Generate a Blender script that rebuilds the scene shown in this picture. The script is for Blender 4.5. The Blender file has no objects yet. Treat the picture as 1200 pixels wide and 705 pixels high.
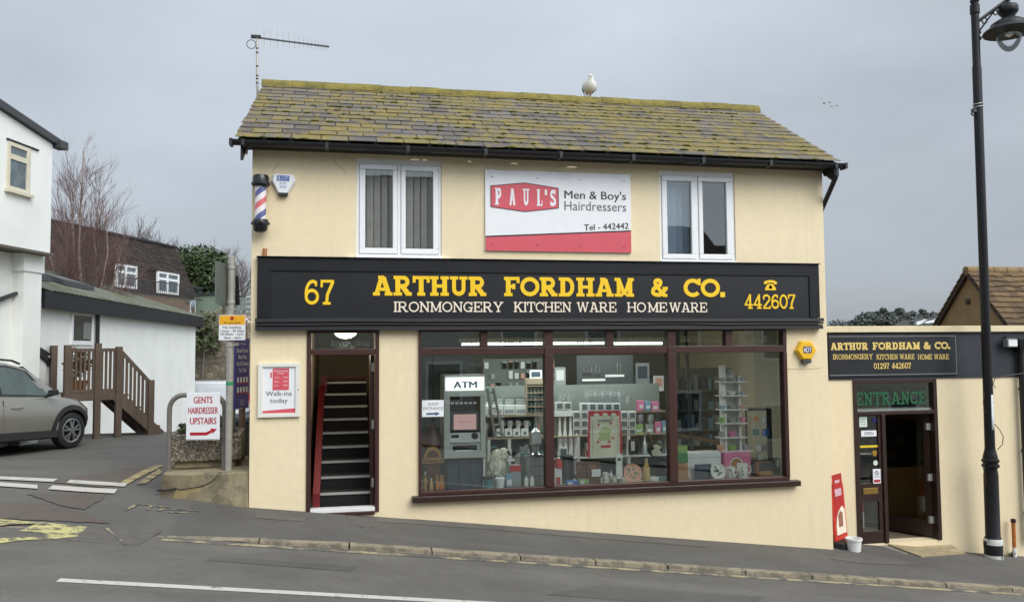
import bpy, bmesh, math, random
from mathutils import Vector, Matrix, noise
random.seed(11)
S = bpy.context.scene
COL = S.collection
RAD = math.radians

# ------------------------------------------------------------------ camera, sky, sun, exposure
F0 = 970.0
CAM = Vector((0.0, -10.4, 1.95))
_yw, _pt, _rl = RAD(11.33), RAD(3.31), RAD(-0.46)
FWD = Vector((math.sin(_yw) * math.cos(_pt), math.cos(_yw) * math.cos(_pt), math.sin(_pt)))
_r = Vector((math.cos(_yw), -math.sin(_yw), 0))
_u = _r.cross(FWD)
RGT = math.cos(_rl) * _r + math.sin(_rl) * _u
UPV = -math.sin(_rl) * _r + math.cos(_rl) * _u
cd = bpy.data.cameras.new('camera')
cam = bpy.data.objects.new('camera', cd)
COL.objects.link(cam)
cam.matrix_world = Matrix(((RGT.x, UPV.x, -FWD.x, CAM.x), (RGT.y, UPV.y, -FWD.y, CAM.y), (RGT.z, UPV.z, -FWD.z, CAM.z), (0, 0, 0, 1)))
cd.sensor_width = 36
cd.sensor_fit = 'HORIZONTAL'
cd.lens = F0 / 1200 * 36
cd.clip_start = 0.1
cd.clip_end = 3000
S.camera = cam

SUN_EL, SUN_AZ = RAD(44), RAD(150)          # azimuth clockwise from +Y
W = bpy.data.worlds.new('World')
S.world = W
W.use_nodes = True
nt = W.node_tree
N, L = nt.nodes, nt.links
bg = N['Background']
sky = N.new('ShaderNodeTexSky')
sky.sky_type = 'NISHITA'
sky.sun_disc = False
sky.sun_elevation = SUN_EL
sky.sun_rotation = SUN_AZ
sky.air_density = 1.0
sky.dust_density = 2.0
hs = N.new('ShaderNodeHueSaturation')
hs.inputs['Saturation'].default_value = 0.5
L.new(sky.outputs[0], hs.inputs['Color'])
tc = N.new('ShaderNodeTexCoord')
sep = N.new('ShaderNodeSeparateXYZ')
L.new(tc.outputs['Generated'], sep.inputs[0])
def wmath(op, a, b=None, clamp=False):
    m = N.new('ShaderNodeMath'); m.operation = op; m.use_clamp = clamp
    for i, v in enumerate((a, b)):
        if v is None: continue
        if isinstance(v, (int, float)): m.inputs[i].default_value = v
        else: L.new(v, m.inputs[i])
    return m.outputs[0]
elev = wmath('MAXIMUM', sep.outputs['Z'], 0.0)
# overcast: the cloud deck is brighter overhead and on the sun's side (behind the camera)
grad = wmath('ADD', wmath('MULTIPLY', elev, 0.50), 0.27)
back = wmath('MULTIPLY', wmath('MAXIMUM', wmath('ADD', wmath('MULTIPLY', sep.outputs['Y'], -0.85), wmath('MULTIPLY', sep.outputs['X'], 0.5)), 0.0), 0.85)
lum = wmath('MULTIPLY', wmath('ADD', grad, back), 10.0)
nz = N.new('ShaderNodeTexNoise')
nz.inputs['Scale'].default_value = 2.2
nz.inputs['Detail'].default_value = 5
nz.inputs['Roughness'].default_value = 0.5
mp = N.new('ShaderNodeMapping')
mp.inputs['Scale'].default_value = (1, 1, 2.6)
L.new(tc.outputs['Generated'], mp.inputs[0])
L.new(mp.outputs[0], nz.inputs['Vector'])
cloud = wmath('ADD', wmath('MULTIPLY', nz.outputs['Fac'], 0.75), 0.62)
lum = wmath('MULTIPLY', lum, cloud)
cc = N.new('ShaderNodeMix'); cc.data_type = 'RGBA'; cc.blend_type = 'MULTIPLY'
cc.inputs['Factor'].default_value = 1
cc.inputs['A'].default_value = (0.90, 1.0, 1.115, 1)
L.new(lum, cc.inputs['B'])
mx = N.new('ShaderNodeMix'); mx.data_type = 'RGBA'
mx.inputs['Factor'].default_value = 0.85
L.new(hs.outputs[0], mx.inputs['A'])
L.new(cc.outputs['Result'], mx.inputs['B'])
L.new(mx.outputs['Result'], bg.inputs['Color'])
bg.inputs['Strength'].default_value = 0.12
sd = bpy.data.lights.new('sun', 'SUN')
sd.energy = 1.75
sd.angle = RAD(40)
sd.color = (1.0, 0.955, 0.88)
sun = bpy.data.objects.new('sun', sd)
COL.objects.link(sun)
_sv = Vector((math.sin(SUN_AZ) * math.cos(SUN_EL), math.cos(SUN_AZ) * math.cos(SUN_EL), math.sin(SUN_EL)))
sun.rotation_euler = _sv.to_track_quat('Z', 'Y').to_euler()
sun.location = (0, 0, 30)
S.view_settings.view_transform = 'Standard'
S.view_settings.look = 'None'
S.view_settings.exposure = 0.35
S.view_settings.gamma = 1
S.view_settings.use_curve_mapping = False

# ------------------------------------------------------------------ measuring: a photo pixel to a point of the place
def ray(px, py):
    return RGT * ((px - 600) / F0) + UPV * ((352.5 - py) / F0) + FWD
def onY(px, py, Y=0.0):
    d = ray(px, py); return CAM + d * ((Y - CAM.y) / d.y)
def onD(px, py, dep):
    return CAM + ray(px, py) * dep
def sm(t):
    t = max(0.0, min(1.0, t)); return t * t * (3 - 2 * t)
def z0(x):
    x = max(x, -22.0)
    return -0.04 - 0.119 * min(x, 13.0) - 0.05 * max(0.0, min(x, 40) - 13.0)
def gz(x, y):
    z = z0(x)
    if y > -1.7: z -= .052 * (1 - sm((x + 1.75) / 1.5)) * sm((-.8 - y) / .7)
    w = sm((y - 0.2) / 6.0) * sm((0.4 - x) / 1.5)
    yard = 0.14 - 0.62 * sm((y - 9.6) / 3.2) - .6 * sm((y - 14) / 7)
    z = z * (1 - w) + yard * w
    if y > 27:
        z += (4.3 * sm((y - 27) / 0.6) + 0.05 * (y - 27)) * sm((2.0 - x) / 4)
    return z
def onG(px, py, off=0.0):
    d = ray(px, py); t = 4.0
    for _ in range(4000):
        p = CAM + d * t
        if p.z < gz(p.x, p.y) + off: break
        t += 0.02
    a, b = t - 0.02, t
    for _ in range(30):
        m = (a + b) / 2; p = CAM + d * m
        if p.z < gz(p.x, p.y) + off: b = m
        else: a = m
    return CAM + d * b
def rectY(x0, y0, x1, y1, Y=0.0):
    a, b, c, d = onY(x0, y0, Y), onY(x1, y0, Y), onY(x0, y1, Y), onY(x1, y1, Y)
    return (a.x + c.x) / 2, (b.x + d.x) / 2, (c.z + d.z) / 2, (a.z + b.z) / 2     # x0,x1,z0,z1

# ------------------------------------------------------------------ materials
def srgb(r, g, b):
    f = lambda c: (c / 255 / 12.92) if c / 255 <= 0.04045 else ((c / 255 + 0.055) / 1.055) ** 2.4
    return (f(r), f(g), f(b))
MATS = {}
class NT:
    def __init__(s, name):
        s.m = bpy.data.materials.new(name); s.m.use_nodes = True
        s.t = s.m.node_tree; s.n = s.t.nodes; s.l = s.t.links
        s.b = s.n['Principled BSDF']; s.out = s.n['Material Output']
        s.tc = s.n.new('ShaderNodeTexCoord')
    def lk(s, a, b): s.l.new(a, b)
    def math(s, op, a, b=None, clamp=False):
        m = s.n.new('ShaderNodeMath'); m.operation = op; m.use_clamp = clamp
        for i, v in enumerate((a, b)):
            if v is None: continue
            if isinstance(v, (int, float)): m.inputs[i].default_value = v
            else: s.lk(v, m.inputs[i])
        return m.outputs[0]
    def noise(s, scale, detail=4, rough=0.55, stretch=None, co='Object'):
        x = s.n.new('ShaderNodeTexNoise'); x.inputs['Scale'].default_value = scale
        x.inputs['Detail'].default_value = detail; x.inputs['Roughness'].default_value = rough
        if stretch:
            mp = s.n.new('ShaderNodeMapping'); mp.inputs['Scale'].default_value = stretch
            s.lk(s.tc.outputs[co], mp.inputs[0]); s.lk(mp.outputs[0], x.inputs['Vector'])
        else: s.lk(s.tc.outputs[co], x.inputs['Vector'])
        return x.outputs['Fac']
    def ramp(s, fac, stops, const=False):
        r = s.n.new('ShaderNodeValToRGB'); e = r.color_ramp.elements
        if const: r.color_ramp.interpolation = 'CONSTANT'
        while len(e) < len(stops): e.new(0.5)
        for k, (p, c) in zip(e, stops):
            k.position = p; k.color = (*c, 1) if len(c) == 3 else c
        s.lk(fac, r.inputs[0]); return r.outputs[0]
    def rampf(s, fac, a, b):
        m = s.n.new('ShaderNodeMapRange'); m.inputs[1].default_value = a; m.inputs[2].default_value = b
        s.lk(fac, m.inputs[0]); return m.outputs[0]
    def mix(s, fac, a, b, mode='MIX'):
        m = s.n.new('ShaderNodeMix'); m.data_type = 'RGBA'; m.blend_type = mode
        for nm, v in (('Factor', fac), ('A', a), ('B', b)):
            if isinstance(v, (int, float)): m.inputs[nm].default_value = v if nm == 'Factor' else (v, v, v, 1)
            elif isinstance(v, tuple): m.inputs[nm].default_value = (*v, 1)
            else: s.lk(v, m.inputs[nm])
        return m.outputs['Result']
    def bump(s, h, st=0.3, dist=0.02):
        b = s.n.new('ShaderNodeBump'); b.inputs['Strength'].default_value = st; b.inputs['Distance'].default_value = dist
        s.lk(h, b.inputs['Height']); s.lk(b.outputs[0], s.b.inputs['Normal'])
    def col(s, c):
        if isinstance(c, tuple): s.b.inputs['Base Color'].default_value = (*c, 1)
        else: s.lk(c, s.b.inputs['Base Color'])
    def rough(s, v):
        if isinstance(v, (int, float)): s.b.inputs['Roughness'].default_value = v
        else: s.lk(v, s.b.inputs['Roughness'])
def mat(name, c, rough=0.6, metal=0.0, var=0.12, scale=6.0, bump=0.0, bscale=60.0, stretch=None, spec=None, coat=0):
    if name in MATS: return MATS[name]
    t = NT(name)
    if var:
        n = t.noise(scale, 5, 0.6, stretch)
        lo = tuple(max(0, v * (1 - var)) for v in c); hi = tuple(min(1, v * (1 + var)) for v in c)
        t.col(t.ramp(n, [(0.3, lo), (0.7, hi)]))
        t.rough(t.rampf(n, -0.2, 1.2) if False else rough)
    else: t.col(c); t.rough(rough)
    t.b.inputs['Metallic'].default_value = metal
    if spec is not None: t.b.inputs['Specular IOR Level'].default_value = spec
    if coat: t.b.inputs['Coat Weight'].default_value = coat
    if bump: t.bump(t.noise(bscale, 4, 0.6, stretch), bump, 0.01)
    MATS[name] = t.m
    return t.m
def emit(name, c, st):
    t = NT(name); t.col(c); t.b.inputs['Emission Color'].default_value = (*c, 1); t.b.inputs['Emission Strength'].default_value = st
    MATS[name] = t.m; return t.m
def glass(name, tint=(0.8, 0.86, 0.84), base=0.06, rough=0.0, wob=0.0):
    t = NT(name)
    tr = t.n.new('ShaderNodeBsdfTransparent'); tr.inputs[0].default_value = (*tint, 1)
    gl = t.n.new('ShaderNodeBsdfGlossy'); gl.inputs['Roughness'].default_value = rough
    gl.inputs['Color'].default_value = (.93, .97, .96, 1)
    fr = t.n.new('ShaderNodeFresnel'); fr.inputs[0].default_value = 1.5
    f = t.math('ADD', t.math('MULTIPLY', fr.outputs[0], 0.8), base, True)
    if wob:
        b = t.n.new('ShaderNodeBump'); b.inputs['Strength'].default_value = wob; b.inputs['Distance'].default_value = 0.02
        t.lk(t.noise(1.3, 2), b.inputs['Height']); t.lk(b.outputs[0], gl.inputs['Normal'])
    mx = t.n.new('ShaderNodeMixShader'); t.lk(f, mx.inputs[0]); t.lk(tr.outputs[0], mx.inputs[1]); t.lk(gl.outputs[0], mx.inputs[2])
    t.lk(mx.outputs[0], t.out.inputs[0]); t.n.remove(t.b)
    MATS[name] = t.m; return t.m

def m_cream():
    t = NT('cream_render')
    n1 = t.noise(0.8, 5, 0.6); n2 = t.noise(9, 6, 0.7)
    c = t.ramp(n1, [(0.3, srgb(228, 210, 173)), (0.7, srgb(236, 220, 185))])
    c = t.mix(t.rampf(n2, 0.35, 0.85), c, srgb(222, 206, 172))
    # rain streaks and grime with a shape of their own
    st = t.noise(3.0, 4, 0.6, (5, 5, 0.25))
    c = t.mix(t.math('MULTIPLY', t.rampf(st, 0.55, 0.85), 0.2), c, srgb(180, 160, 124))
    # coursed blocks showing faintly through the paint
    br = t.n.new('ShaderNodeTexBrick'); mp = t.n.new('ShaderNodeMapping')
    mp.inputs['Rotation'].default_value = (RAD(90), 0, 0)
    t.lk(t.tc.outputs['Object'], mp.inputs[0]); t.lk(mp.outputs[0], br.inputs['Vector'])
    br.inputs['Scale'].default_value = 1.0; br.inputs['Brick Width'].default_value = 0.45; br.inputs['Row Height'].default_value = 0.225
    br.inputs['Mortar Size'].default_value = 0.006; br.inputs['Mortar Smooth'].default_value = 0.6
    h = t.math('ADD', t.math('MULTIPLY', br.outputs['Fac'], -0.13), t.math('MULTIPLY', t.noise(40, 5, 0.7), 0.35))
    h = t.math('ADD', h, t.math('MULTIPLY', n1, 0.8))
    t.col(c); t.rough(0.75); t.bump(h, 0.35, 0.012); MATS['cream'] = t.m
m_cream()
def m_asphalt(name, base, patch, gloss=0.85):
    t = NT(name)
    f = t.math('ADD', t.math('MULTIPLY', t.noise(150, 3, 0.8), .55), t.math('MULTIPLY', t.noise(45, 4, 0.8), .45)); n1 = t.noise(0.55, 6, 0.65); n2 = t.noise(3.5, 5, 0.7)
    lg = t.noise(0.8, 4, 0.6, (0.25, 2.2, 1))
    c = t.ramp(n1, [(0.35, base), (0.62, patch)])
    c = t.mix(t.math('MULTIPLY', t.rampf(n2, 0.45, 0.75), 0.35), c, tuple(v * 0.62 for v in base))
    c = t.mix(t.math('MULTIPLY', t.rampf(lg, 0.5, 0.72), 0.35), c, tuple(v * 1.35 for v in patch))
    c = t.mix(t.rampf(f, 0.3, 0.75), t.mix(1.0, c, (0.52, 0.52, 0.52), 'MULTIPLY'), t.mix(1.0, c, (1.5, 1.48, 1.44), 'MULTIPLY'))
    cr = t.n.new('ShaderNodeTexVoronoi'); cr.feature = 'DISTANCE_TO_EDGE'; cr.inputs['Scale'].default_value = 0.45
    mp = t.n.new('ShaderNodeMapping'); t.lk(t.tc.outputs['Object'], mp.inputs[0])
    w = t.n.new('ShaderNodeTexNoise'); w.inputs['Scale'].default_value = 2.0; w.inputs['Detail'].default_value = 5
    t.lk(mp.outputs[0], w.inputs['Vector'])
    va = t.n.new('ShaderNodeVectorMath'); va.operation = 'MULTIPLY_ADD'; va.inputs[1].default_value = (0.9, 0.9, 0.9)
    t.lk(w.outputs['Color'], va.inputs[0]); t.lk(mp.outputs[0], va.inputs[2]); t.lk(va.outputs[0], cr.inputs['Vector'])
    k = t.math('MULTIPLY', t.math('LESS_THAN', cr.outputs['Distance'], 0.004), t.rampf(n1, 0.5, 0.56))
    c = t.mix(t.math('MULTIPLY', k, 0.4), c, (0.012, 0.012, 0.011))
    t.col(c); t.rough(gloss); t.bump(f, 0.5, 0.006); MATS[name] = t.m
m_asphalt('road_asphalt', (0.098, 0.092, 0.082), (0.14, 0.132, 0.118))
m_asphalt('pavement_asphalt', (0.080, 0.076, 0.070), (0.112, 0.107, 0.098))
m_asphalt('yard_asphalt', (0.095, 0.091, 0.084), (0.125, 0.118, 0.107))
m_asphalt('red_asphalt', (0.098, 0.080, 0.068), (0.118, 0.097, 0.083))
def m_slate():
    t = NT('mossy_slate')
    geo = t.n.new('ShaderNodeNewGeometry')
    rnd = geo.outputs['Random Per Island']
    n1 = t.noise(1.1, 7, 0.7); n2 = t.noise(9, 6, 0.75); n3 = t.noise(45, 3, 0.7)
    base = t.ramp(rnd, [(0.0, srgb(84, 79, 76)), (0.5, srgb(100, 95, 92)), (1.0, srgb(114, 108, 103))])
    base = t.mix(t.math('MULTIPLY', t.rampf(n3, 0.4, 0.8), 0.4), base, srgb(70, 66, 64))
    lich = t.ramp(n2, [(0.25, srgb(90, 86, 48)), (0.5, srgb(120, 108, 52)), (0.75, srgb(150, 124, 58))])
    s = t.math('ADD', t.math('MULTIPLY', n1, 0.62), t.math('MULTIPLY', n2, 0.46))
    s = t.math('ADD', s, t.math('MULTIPLY', rnd, 0.05))
    s = t.math('ADD', s, t.math('MULTIPLY', n3, 0.12))
    c = t.mix(t.math('MULTIPLY', t.rampf(s, 0.58, 0.66), 0.88), base, lich)
    g = t.noise(2.7, 5, 0.7)
    c = t.mix(t.math('MULTIPLY', t.rampf(g, 0.66, 0.7), 0.8), c, srgb(60, 66, 28))
    w = t.noise(22, 3, 0.6)
    c = t.mix(t.math('MULTIPLY', t.rampf(w, 0.68, 0.74), 0.6), c, srgb(178, 176, 160))
    t.col(c); t.rough(0.85); t.bump(t.math('ADD', n2, n3), 0.5, 0.012); MATS['slate'] = t.m
m_slate()
def m_ridge():
    t = NT('lichened_ridge')
    n = t.noise(4, 6, 0.7)
    t.col(t.ramp(n, [(0.3, srgb(80, 74, 40)), (0.5, srgb(118, 108, 50)), (0.72, srgb(140, 124, 62))])); t.rough(0.9)
    t.bump(t.noise(30, 4), 0.5, 0.02); MATS['ridge'] = t.m
m_ridge()
def m_blackpaint():
    t = NT('weathered_black_paint')
    n = t.noise(3, 6, 0.7, (0.6, 1, 2.0)); s = t.noise(26, 4, 0.7)
    c = t.ramp(n, [(0.3, (0.007, 0.0075, 0.009)), (0.75, (0.014, 0.015, 0.018))])
    c = t.mix(t.math('MULTIPLY', t.rampf(s, 0.70, 0.76), 0.4), c, (0.08, 0.088, 0.094))
    t.b.inputs['Specular IOR Level'].default_value = .3; t.col(c); t.rough(0.5); t.bump(s, 0.2, 0.004); MATS['black'] = t.m
m_blackpaint()
def m_whitewall():
    t = NT('grubby_white_render')
    n = t.noise(0.9, 6, 0.65); st = t.noise(2.2, 5, 0.6, (4, 4, 0.3)); f = t.noise(30, 5, 0.7)
    c = t.ramp(n, [(0.3, srgb(222, 224, 220)), (0.7, srgb(235, 237, 233))])
    c = t.mix(t.math('MULTIPLY', t.rampf(st, 0.56, 0.85), 0.3), c, srgb(190, 184, 160))
    t.col(c); t.rough(0.8); t.bump(f, 0.3, 0.01); MATS['whitewall'] = t.m
m_whitewall()
def m_stone():
    t = NT('rubble_stone')
    v = t.n.new('ShaderNodeTexVoronoi'); v.inputs['Scale'].default_value = 4.0; t.lk(t.tc.outputs['Object'], v.inputs['Vector'])
    e = t.n.new('ShaderNodeTexVoronoi'); e.feature = 'DISTANCE_TO_EDGE'; e.inputs['Scale'].default_value = 4.0; t.lk(t.tc.outputs['Object'], e.inputs['Vector'])
    c = t.mix(0.5, t.ramp(v.outputs['Color'], [(0.2, srgb(84, 78, 66)), (0.8, srgb(140, 130, 112))]), t.ramp(t.noise(8), [(0.3, srgb(80, 74, 62)), (0.7, srgb(142, 134, 116))]))
    c = t.mix(t.rampf(e.outputs['Distance'], 0.05, 0.0), c, srgb(70, 66, 58))
    t.col(c); t.rough(0.9); t.bump(e.outputs['Distance'], 0.6, 0.05); MATS['stone'] = t.m
m_stone()
def m_concrete():
    t = NT('old_concrete')
    n = t.noise(3, 6, 0.7); f = t.noise(50, 4, 0.7); g = t.noise(1.7, 5, 0.7)
    c = t.ramp(n, [(0.3, srgb(118, 108, 88)), (0.5, srgb(146, 134, 108)), (0.7, srgb(162, 150, 122))])
    c = t.mix(t.math('MULTIPLY', t.rampf(g, 0.55, 0.62), 0.6), c, srgb(92, 88, 76))
    c = t.mix(t.math('MULTIPLY', t.rampf(f, 0.55, 0.75), 0.4), c, srgb(96, 88, 70))
    t.col(c); t.rough(0.9); t.bump(f, 0.6, 0.012); MATS['concrete'] = t.m
m_concrete()
def m_pebble():
    t = NT('exposed_aggregate')
    v = t.n.new('ShaderNodeTexVoronoi'); v.inputs['Scale'].default_value = 45; t.lk(t.tc.outputs['Object'], v.inputs['Vector'])
    c = t.ramp(v.outputs['Color'], [(0.1, srgb(76, 68, 60)), (0.5, srgb(122, 112, 98)), (0.9, srgb(168, 160, 146))])
    t.col(c); t.rough(0.9); t.bump(v.outputs['Distance'], 0.8, 0.02); MATS['pebble'] = t.m
m_pebble()
def m_cobble():
    t = NT('beige_paver')
    br = t.n.new('ShaderNodeTexBrick'); t.lk(t.tc.outputs['Object'], br.inputs['Vector'])
    br.inputs['Scale'].default_value = 1; br.inputs['Brick Width'].default_value = 0.2; br.inputs['Row Height'].default_value = 0.1; br.inputs['Mortar Size'].default_value = 0.006
    br.inputs['Color1'].default_value = (*srgb(172, 156, 122), 1); br.inputs['Color2'].default_value = (*srgb(150, 136, 106), 1); br.inputs['Mortar'].default_value = (*srgb(104, 94, 74), 1)
    t.col(t.mix(0.35, br.outputs['Color'], t.ramp(t.noise(30), [(0.3, srgb(120, 108, 84)), (0.7, srgb(176, 160, 128))]))); t.rough(0.9); MATS['cobble'] = t.m
m_cobble()
def m_barber():
    t = NT('barber_stripe')
    sp = t.n.new('ShaderNodeSeparateXYZ'); t.lk(t.tc.outputs['Object'], sp.inputs[0])
    a = t.math('DIVIDE', t.math('ARCTAN2', sp.outputs['Y'], sp.outputs['X']), 2 * math.pi)
    f = t.math('FRACT', t.math('ADD', t.math('MULTIPLY', sp.outputs['Z'], 3.3), t.math('MULTIPLY', a, -1.0)))
    wht, red, blu = srgb(226, 218, 220), srgb(206, 104, 104), srgb(84, 92, 140)
    c = t.ramp(f, [(0.0, wht), (0.25, red), (0.5, wht), (0.75, blu)], True)
    t.col(c); t.rough(0.25); t.b.inputs['Coat Weight'].default_value = 0.4; MATS['barber'] = t.m
m_barber()
def m_roofsheet():
    t = NT('mossy_corrugated_sheet')
    n = t.noise(1.5, 6, 0.7); n2 = t.noise(12, 5, 0.7)
    c = t.ramp(n2, [(0.3, srgb(86, 88, 84)), (0.7, srgb(120, 120, 112))])
    c = t.mix(t.math('MULTIPLY', t.rampf(n, 0.42, 0.6), 0.85), c, srgb(72, 80, 46))
    t.col(c); t.rough(0.9); t.bump(n2, 0.5, 0.02); MATS['roofsheet'] = t.m
m_roofsheet()
def m_tile(name, c0, c1, c2, rows=None):
    t = NT(name)
    geo = t.n.new('ShaderNodeNewGeometry')
    n = t.noise(3, 6, 0.7); n2 = t.noise(18, 4, 0.7)
    c = t.ramp(t.math('ADD', t.math('MULTIPLY', geo.outputs['Random Per Island'], 0.6), t.math('MULTIPLY', n, 0.4)), [(0.1, c0), (0.5, c1), (0.9, c2)])
    c = t.mix(t.math('MULTIPLY', t.rampf(n2, 0.55, 0.75), 0.4), c, c0)
    t.col(c); t.rough(0.85); t.bump(n2, 0.5, 0.02); MATS[name] = t.m
m_tile('clay_tile', srgb(60, 47, 33), srgb(92, 72, 48), srgb(116, 94, 62))
m_tile('brown_tile', srgb(46, 39, 36), srgb(62, 53, 48), srgb(76, 66, 60))
def m_worn(name, c, under, amt=0.5, scale=9):
    t = NT(name)
    n = t.noise(scale, 6, 0.75); f = t.noise(120, 2, 0.7)
    k = t.math('MULTIPLY', t.rampf(t.math('ADD', n, t.math('MULTIPLY', f, 0.25)), amt, amt + 0.1), 1.0)
    t.col(t.mix(k, c, under)); t.rough(0.8); t.bump(f, 0.3, 0.004); MATS[name] = t.m
m_worn('white_line', srgb(186, 183, 174), (0.10, 0.098, 0.09), 0.70)
m_worn('yellow_line', srgb(186, 178, 120), (0.08, 0.077, 0.07), 0.605, 7)
m_worn('faint_yellow', srgb(172, 156, 108), (0.08, 0.077, 0.07), 0.62, 5)
m_worn('kerb_stone', srgb(142, 132, 112), srgb(104, 98, 84), 0.60, 5)
m_worn('gutter_line', srgb(164, 152, 118), (0.09, 0.086, 0.078), 0.58, 4)
m_worn('faint_chalk', srgb(160, 152, 116), (0.06, 0.058, 0.054), 0.55, 14)
def m_leaf(name, a, b, c):
    t = NT(name)
    geo = t.n.new('ShaderNodeNewGeometry')
    t.col(t.ramp(geo.outputs['Random Per Island'], [(0.0, a), (0.55, b), (1.0, c)])); t.rough(0.6)
    MATS[name] = t.m
m_leaf('evergreen_leaf', (0.018, 0.034, 0.010), (0.04, 0.068, 0.018), (0.085, 0.115, 0.035))
m_leaf('bush_leaf', (0.03, 0.045, 0.015), (0.062, 0.082, 0.028), (0.12, 0.13, 0.06))
m_leaf('hazy_pine_leaf', (0.045, 0.058, 0.05), (0.068, 0.082, 0.07), (0.10, 0.11, 0.095))  # leaf colours lightened and greyed to carry the distance haze
m_leaf('silver_leaf', (0.22, 0.27, 0.32), (0.38, 0.44, 0.5), (0.6, 0.66, 0.72))
mat('birch_bark', srgb(150, 132, 122), 0.8, var=0.35, scale=7)
mat('twig', srgb(104, 80, 76), 0.8, var=0.2)
mat('grey_twig', srgb(104, 96, 96), 0.8, var=0.2)
mat('white_upvc', (0.80, 0.81, 0.82), 0.3, var=0.03)
mat('brown_frame', srgb(62, 36, 31), 0.42, var=0.16, scale=5, bump=0.1, stretch=(1, 1, 0.2))
mat('dark_brown', srgb(48, 30, 24), 0.4, var=0.15)
mat('gutter_black', (0.012, 0.012, 0.013), 0.35, var=0.2)
mat('dark', (0.015, 0.015, 0.016), 0.6, var=0.1)
mat('black_gloss', (0.012, 0.012, 0.013), 0.25, var=0.1)
mat('yellow_letter', srgb(240, 196, 26), 0.45, var=0.04)
mat('cream_letter', srgb(238, 224, 204), 0.5, var=0.04)
mat('gold_letter', srgb(226, 196, 116), 0.45, var=0.04)
mat('white_print', (0.78, 0.79, 0.81), 0.35, var=0.03)
mat('sign_red', srgb(205, 84, 96), 0.4, var=0.04)
mat('deep_red', srgb(172, 30, 48), 0.4, var=0.05)
mat('dark_print', (0.016, 0.016, 0.02), 0.5, var=0)
mat('grey_print', (0.12, 0.12, 0.13), 0.5, var=0)
mat('white_letter', (0.8, 0.79, 0.78), 0.45, var=0)
mat('blue_print', srgb(44, 84, 160), 0.4, var=0)
mat('steel_blue_print', srgb(74, 100, 132), 0.4, var=0)
mat('green_print', srgb(28, 84, 52), 0.5, var=0)
mat('alarm_yellow', srgb(236, 184, 38), 0.4, var=0.04)
mat('navy', srgb(34, 30, 92), 0.4, var=0)
mat('purple_sign', srgb(70, 62, 140), 0.45, var=0.05)
mat('amber_sign', srgb(232, 172, 26), 0.45, var=0.03)
mat('galvanised', srgb(176, 174, 166), 0.45, 0.35, var=0.14, scale=12)
mat('tube_grey', srgb(120, 116, 110), 0.45, 0.3, var=0.16, scale=14)
mat('steel', srgb(190, 192, 192), 0.25, 0.9, var=0.06)
mat('grey_plastic', srgb(120, 122, 120), 0.4, var=0.05)
mat('dark_grey', srgb(62, 64, 66), 0.5, var=0.08)
mat('timber', srgb(88, 74, 62), 0.75, var=0.25, scale=6, bump=0.2, stretch=(1, 1, 0.15))
mat('timber_pale', srgb(120, 98, 78), 0.75, var=0.2, scale=6)
mat('shelf_wood', srgb(150, 136, 116), 0.6, var=0.1)
mat('carpet', (0.006, 0.006, 0.007), 0.95, var=0.2)
mat('nosing', srgb(176, 176, 172), 0.35, 0.4, var=0.05)
mat('stair_red', srgb(96, 15, 24), 0.45, var=0.08)
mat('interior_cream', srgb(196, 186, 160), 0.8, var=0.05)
mat('interior_grey', srgb(150, 156, 150), 0.8, var=0.05)
mat('interior_dark', srgb(112, 120, 117), 0.8, var=0.08)
mat('lamp_black', (0.009, 0.009, 0.011), 0.45, var=0.2, scale=9, spec=.35)
mat('rust', srgb(172, 104, 44), 0.8, var=0.3, scale=14)
mat('pot_white', (0.74, 0.74, 0.73), 0.4, var=0.05)
mat('car_paint', srgb(150, 148, 139), 0.24, 0.5, var=0.0, coat=0.7)
mat('van_paint', srgb(214, 218, 224), 0.3, 0, var=0.02, coat=0.4)
mat('cladding', (0.02, 0.02, 0.021), 0.6, var=0.05)
mat('tyre', (0.014, 0.014, 0.015), 0.8, var=0.1)
mat('alloy', srgb(150, 152, 154), 0.3, 0.8, var=0)
mat('car_glass', (0.03, 0.04, 0.042), 0.06, var=0, spec=0.8)
mat('lens_red', srgb(170, 22, 26), 0.2, var=0)
mat('brass', srgb(150, 122, 62), 0.4, 0.6, var=0.1)
mat('blind_grey', srgb(212, 208, 202), 0.8, var=0.05)
mat('blind_blue', srgb(158, 178, 198), 0.8, var=0.05)
mat('fluff', srgb(232, 230, 216), 0.95, var=0.06, scale=30)
glass('shop_glass', (0.96, 0.985, 0.975), 0.06, 0.0, 0.03)
glass('house_glass', (0.94, 0.95, 0.95), 0.02, 0.0, 0.04)
glass('bowl_glass', (0.97, 0.98, 0.98), 0.0)
M = MATS
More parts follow.
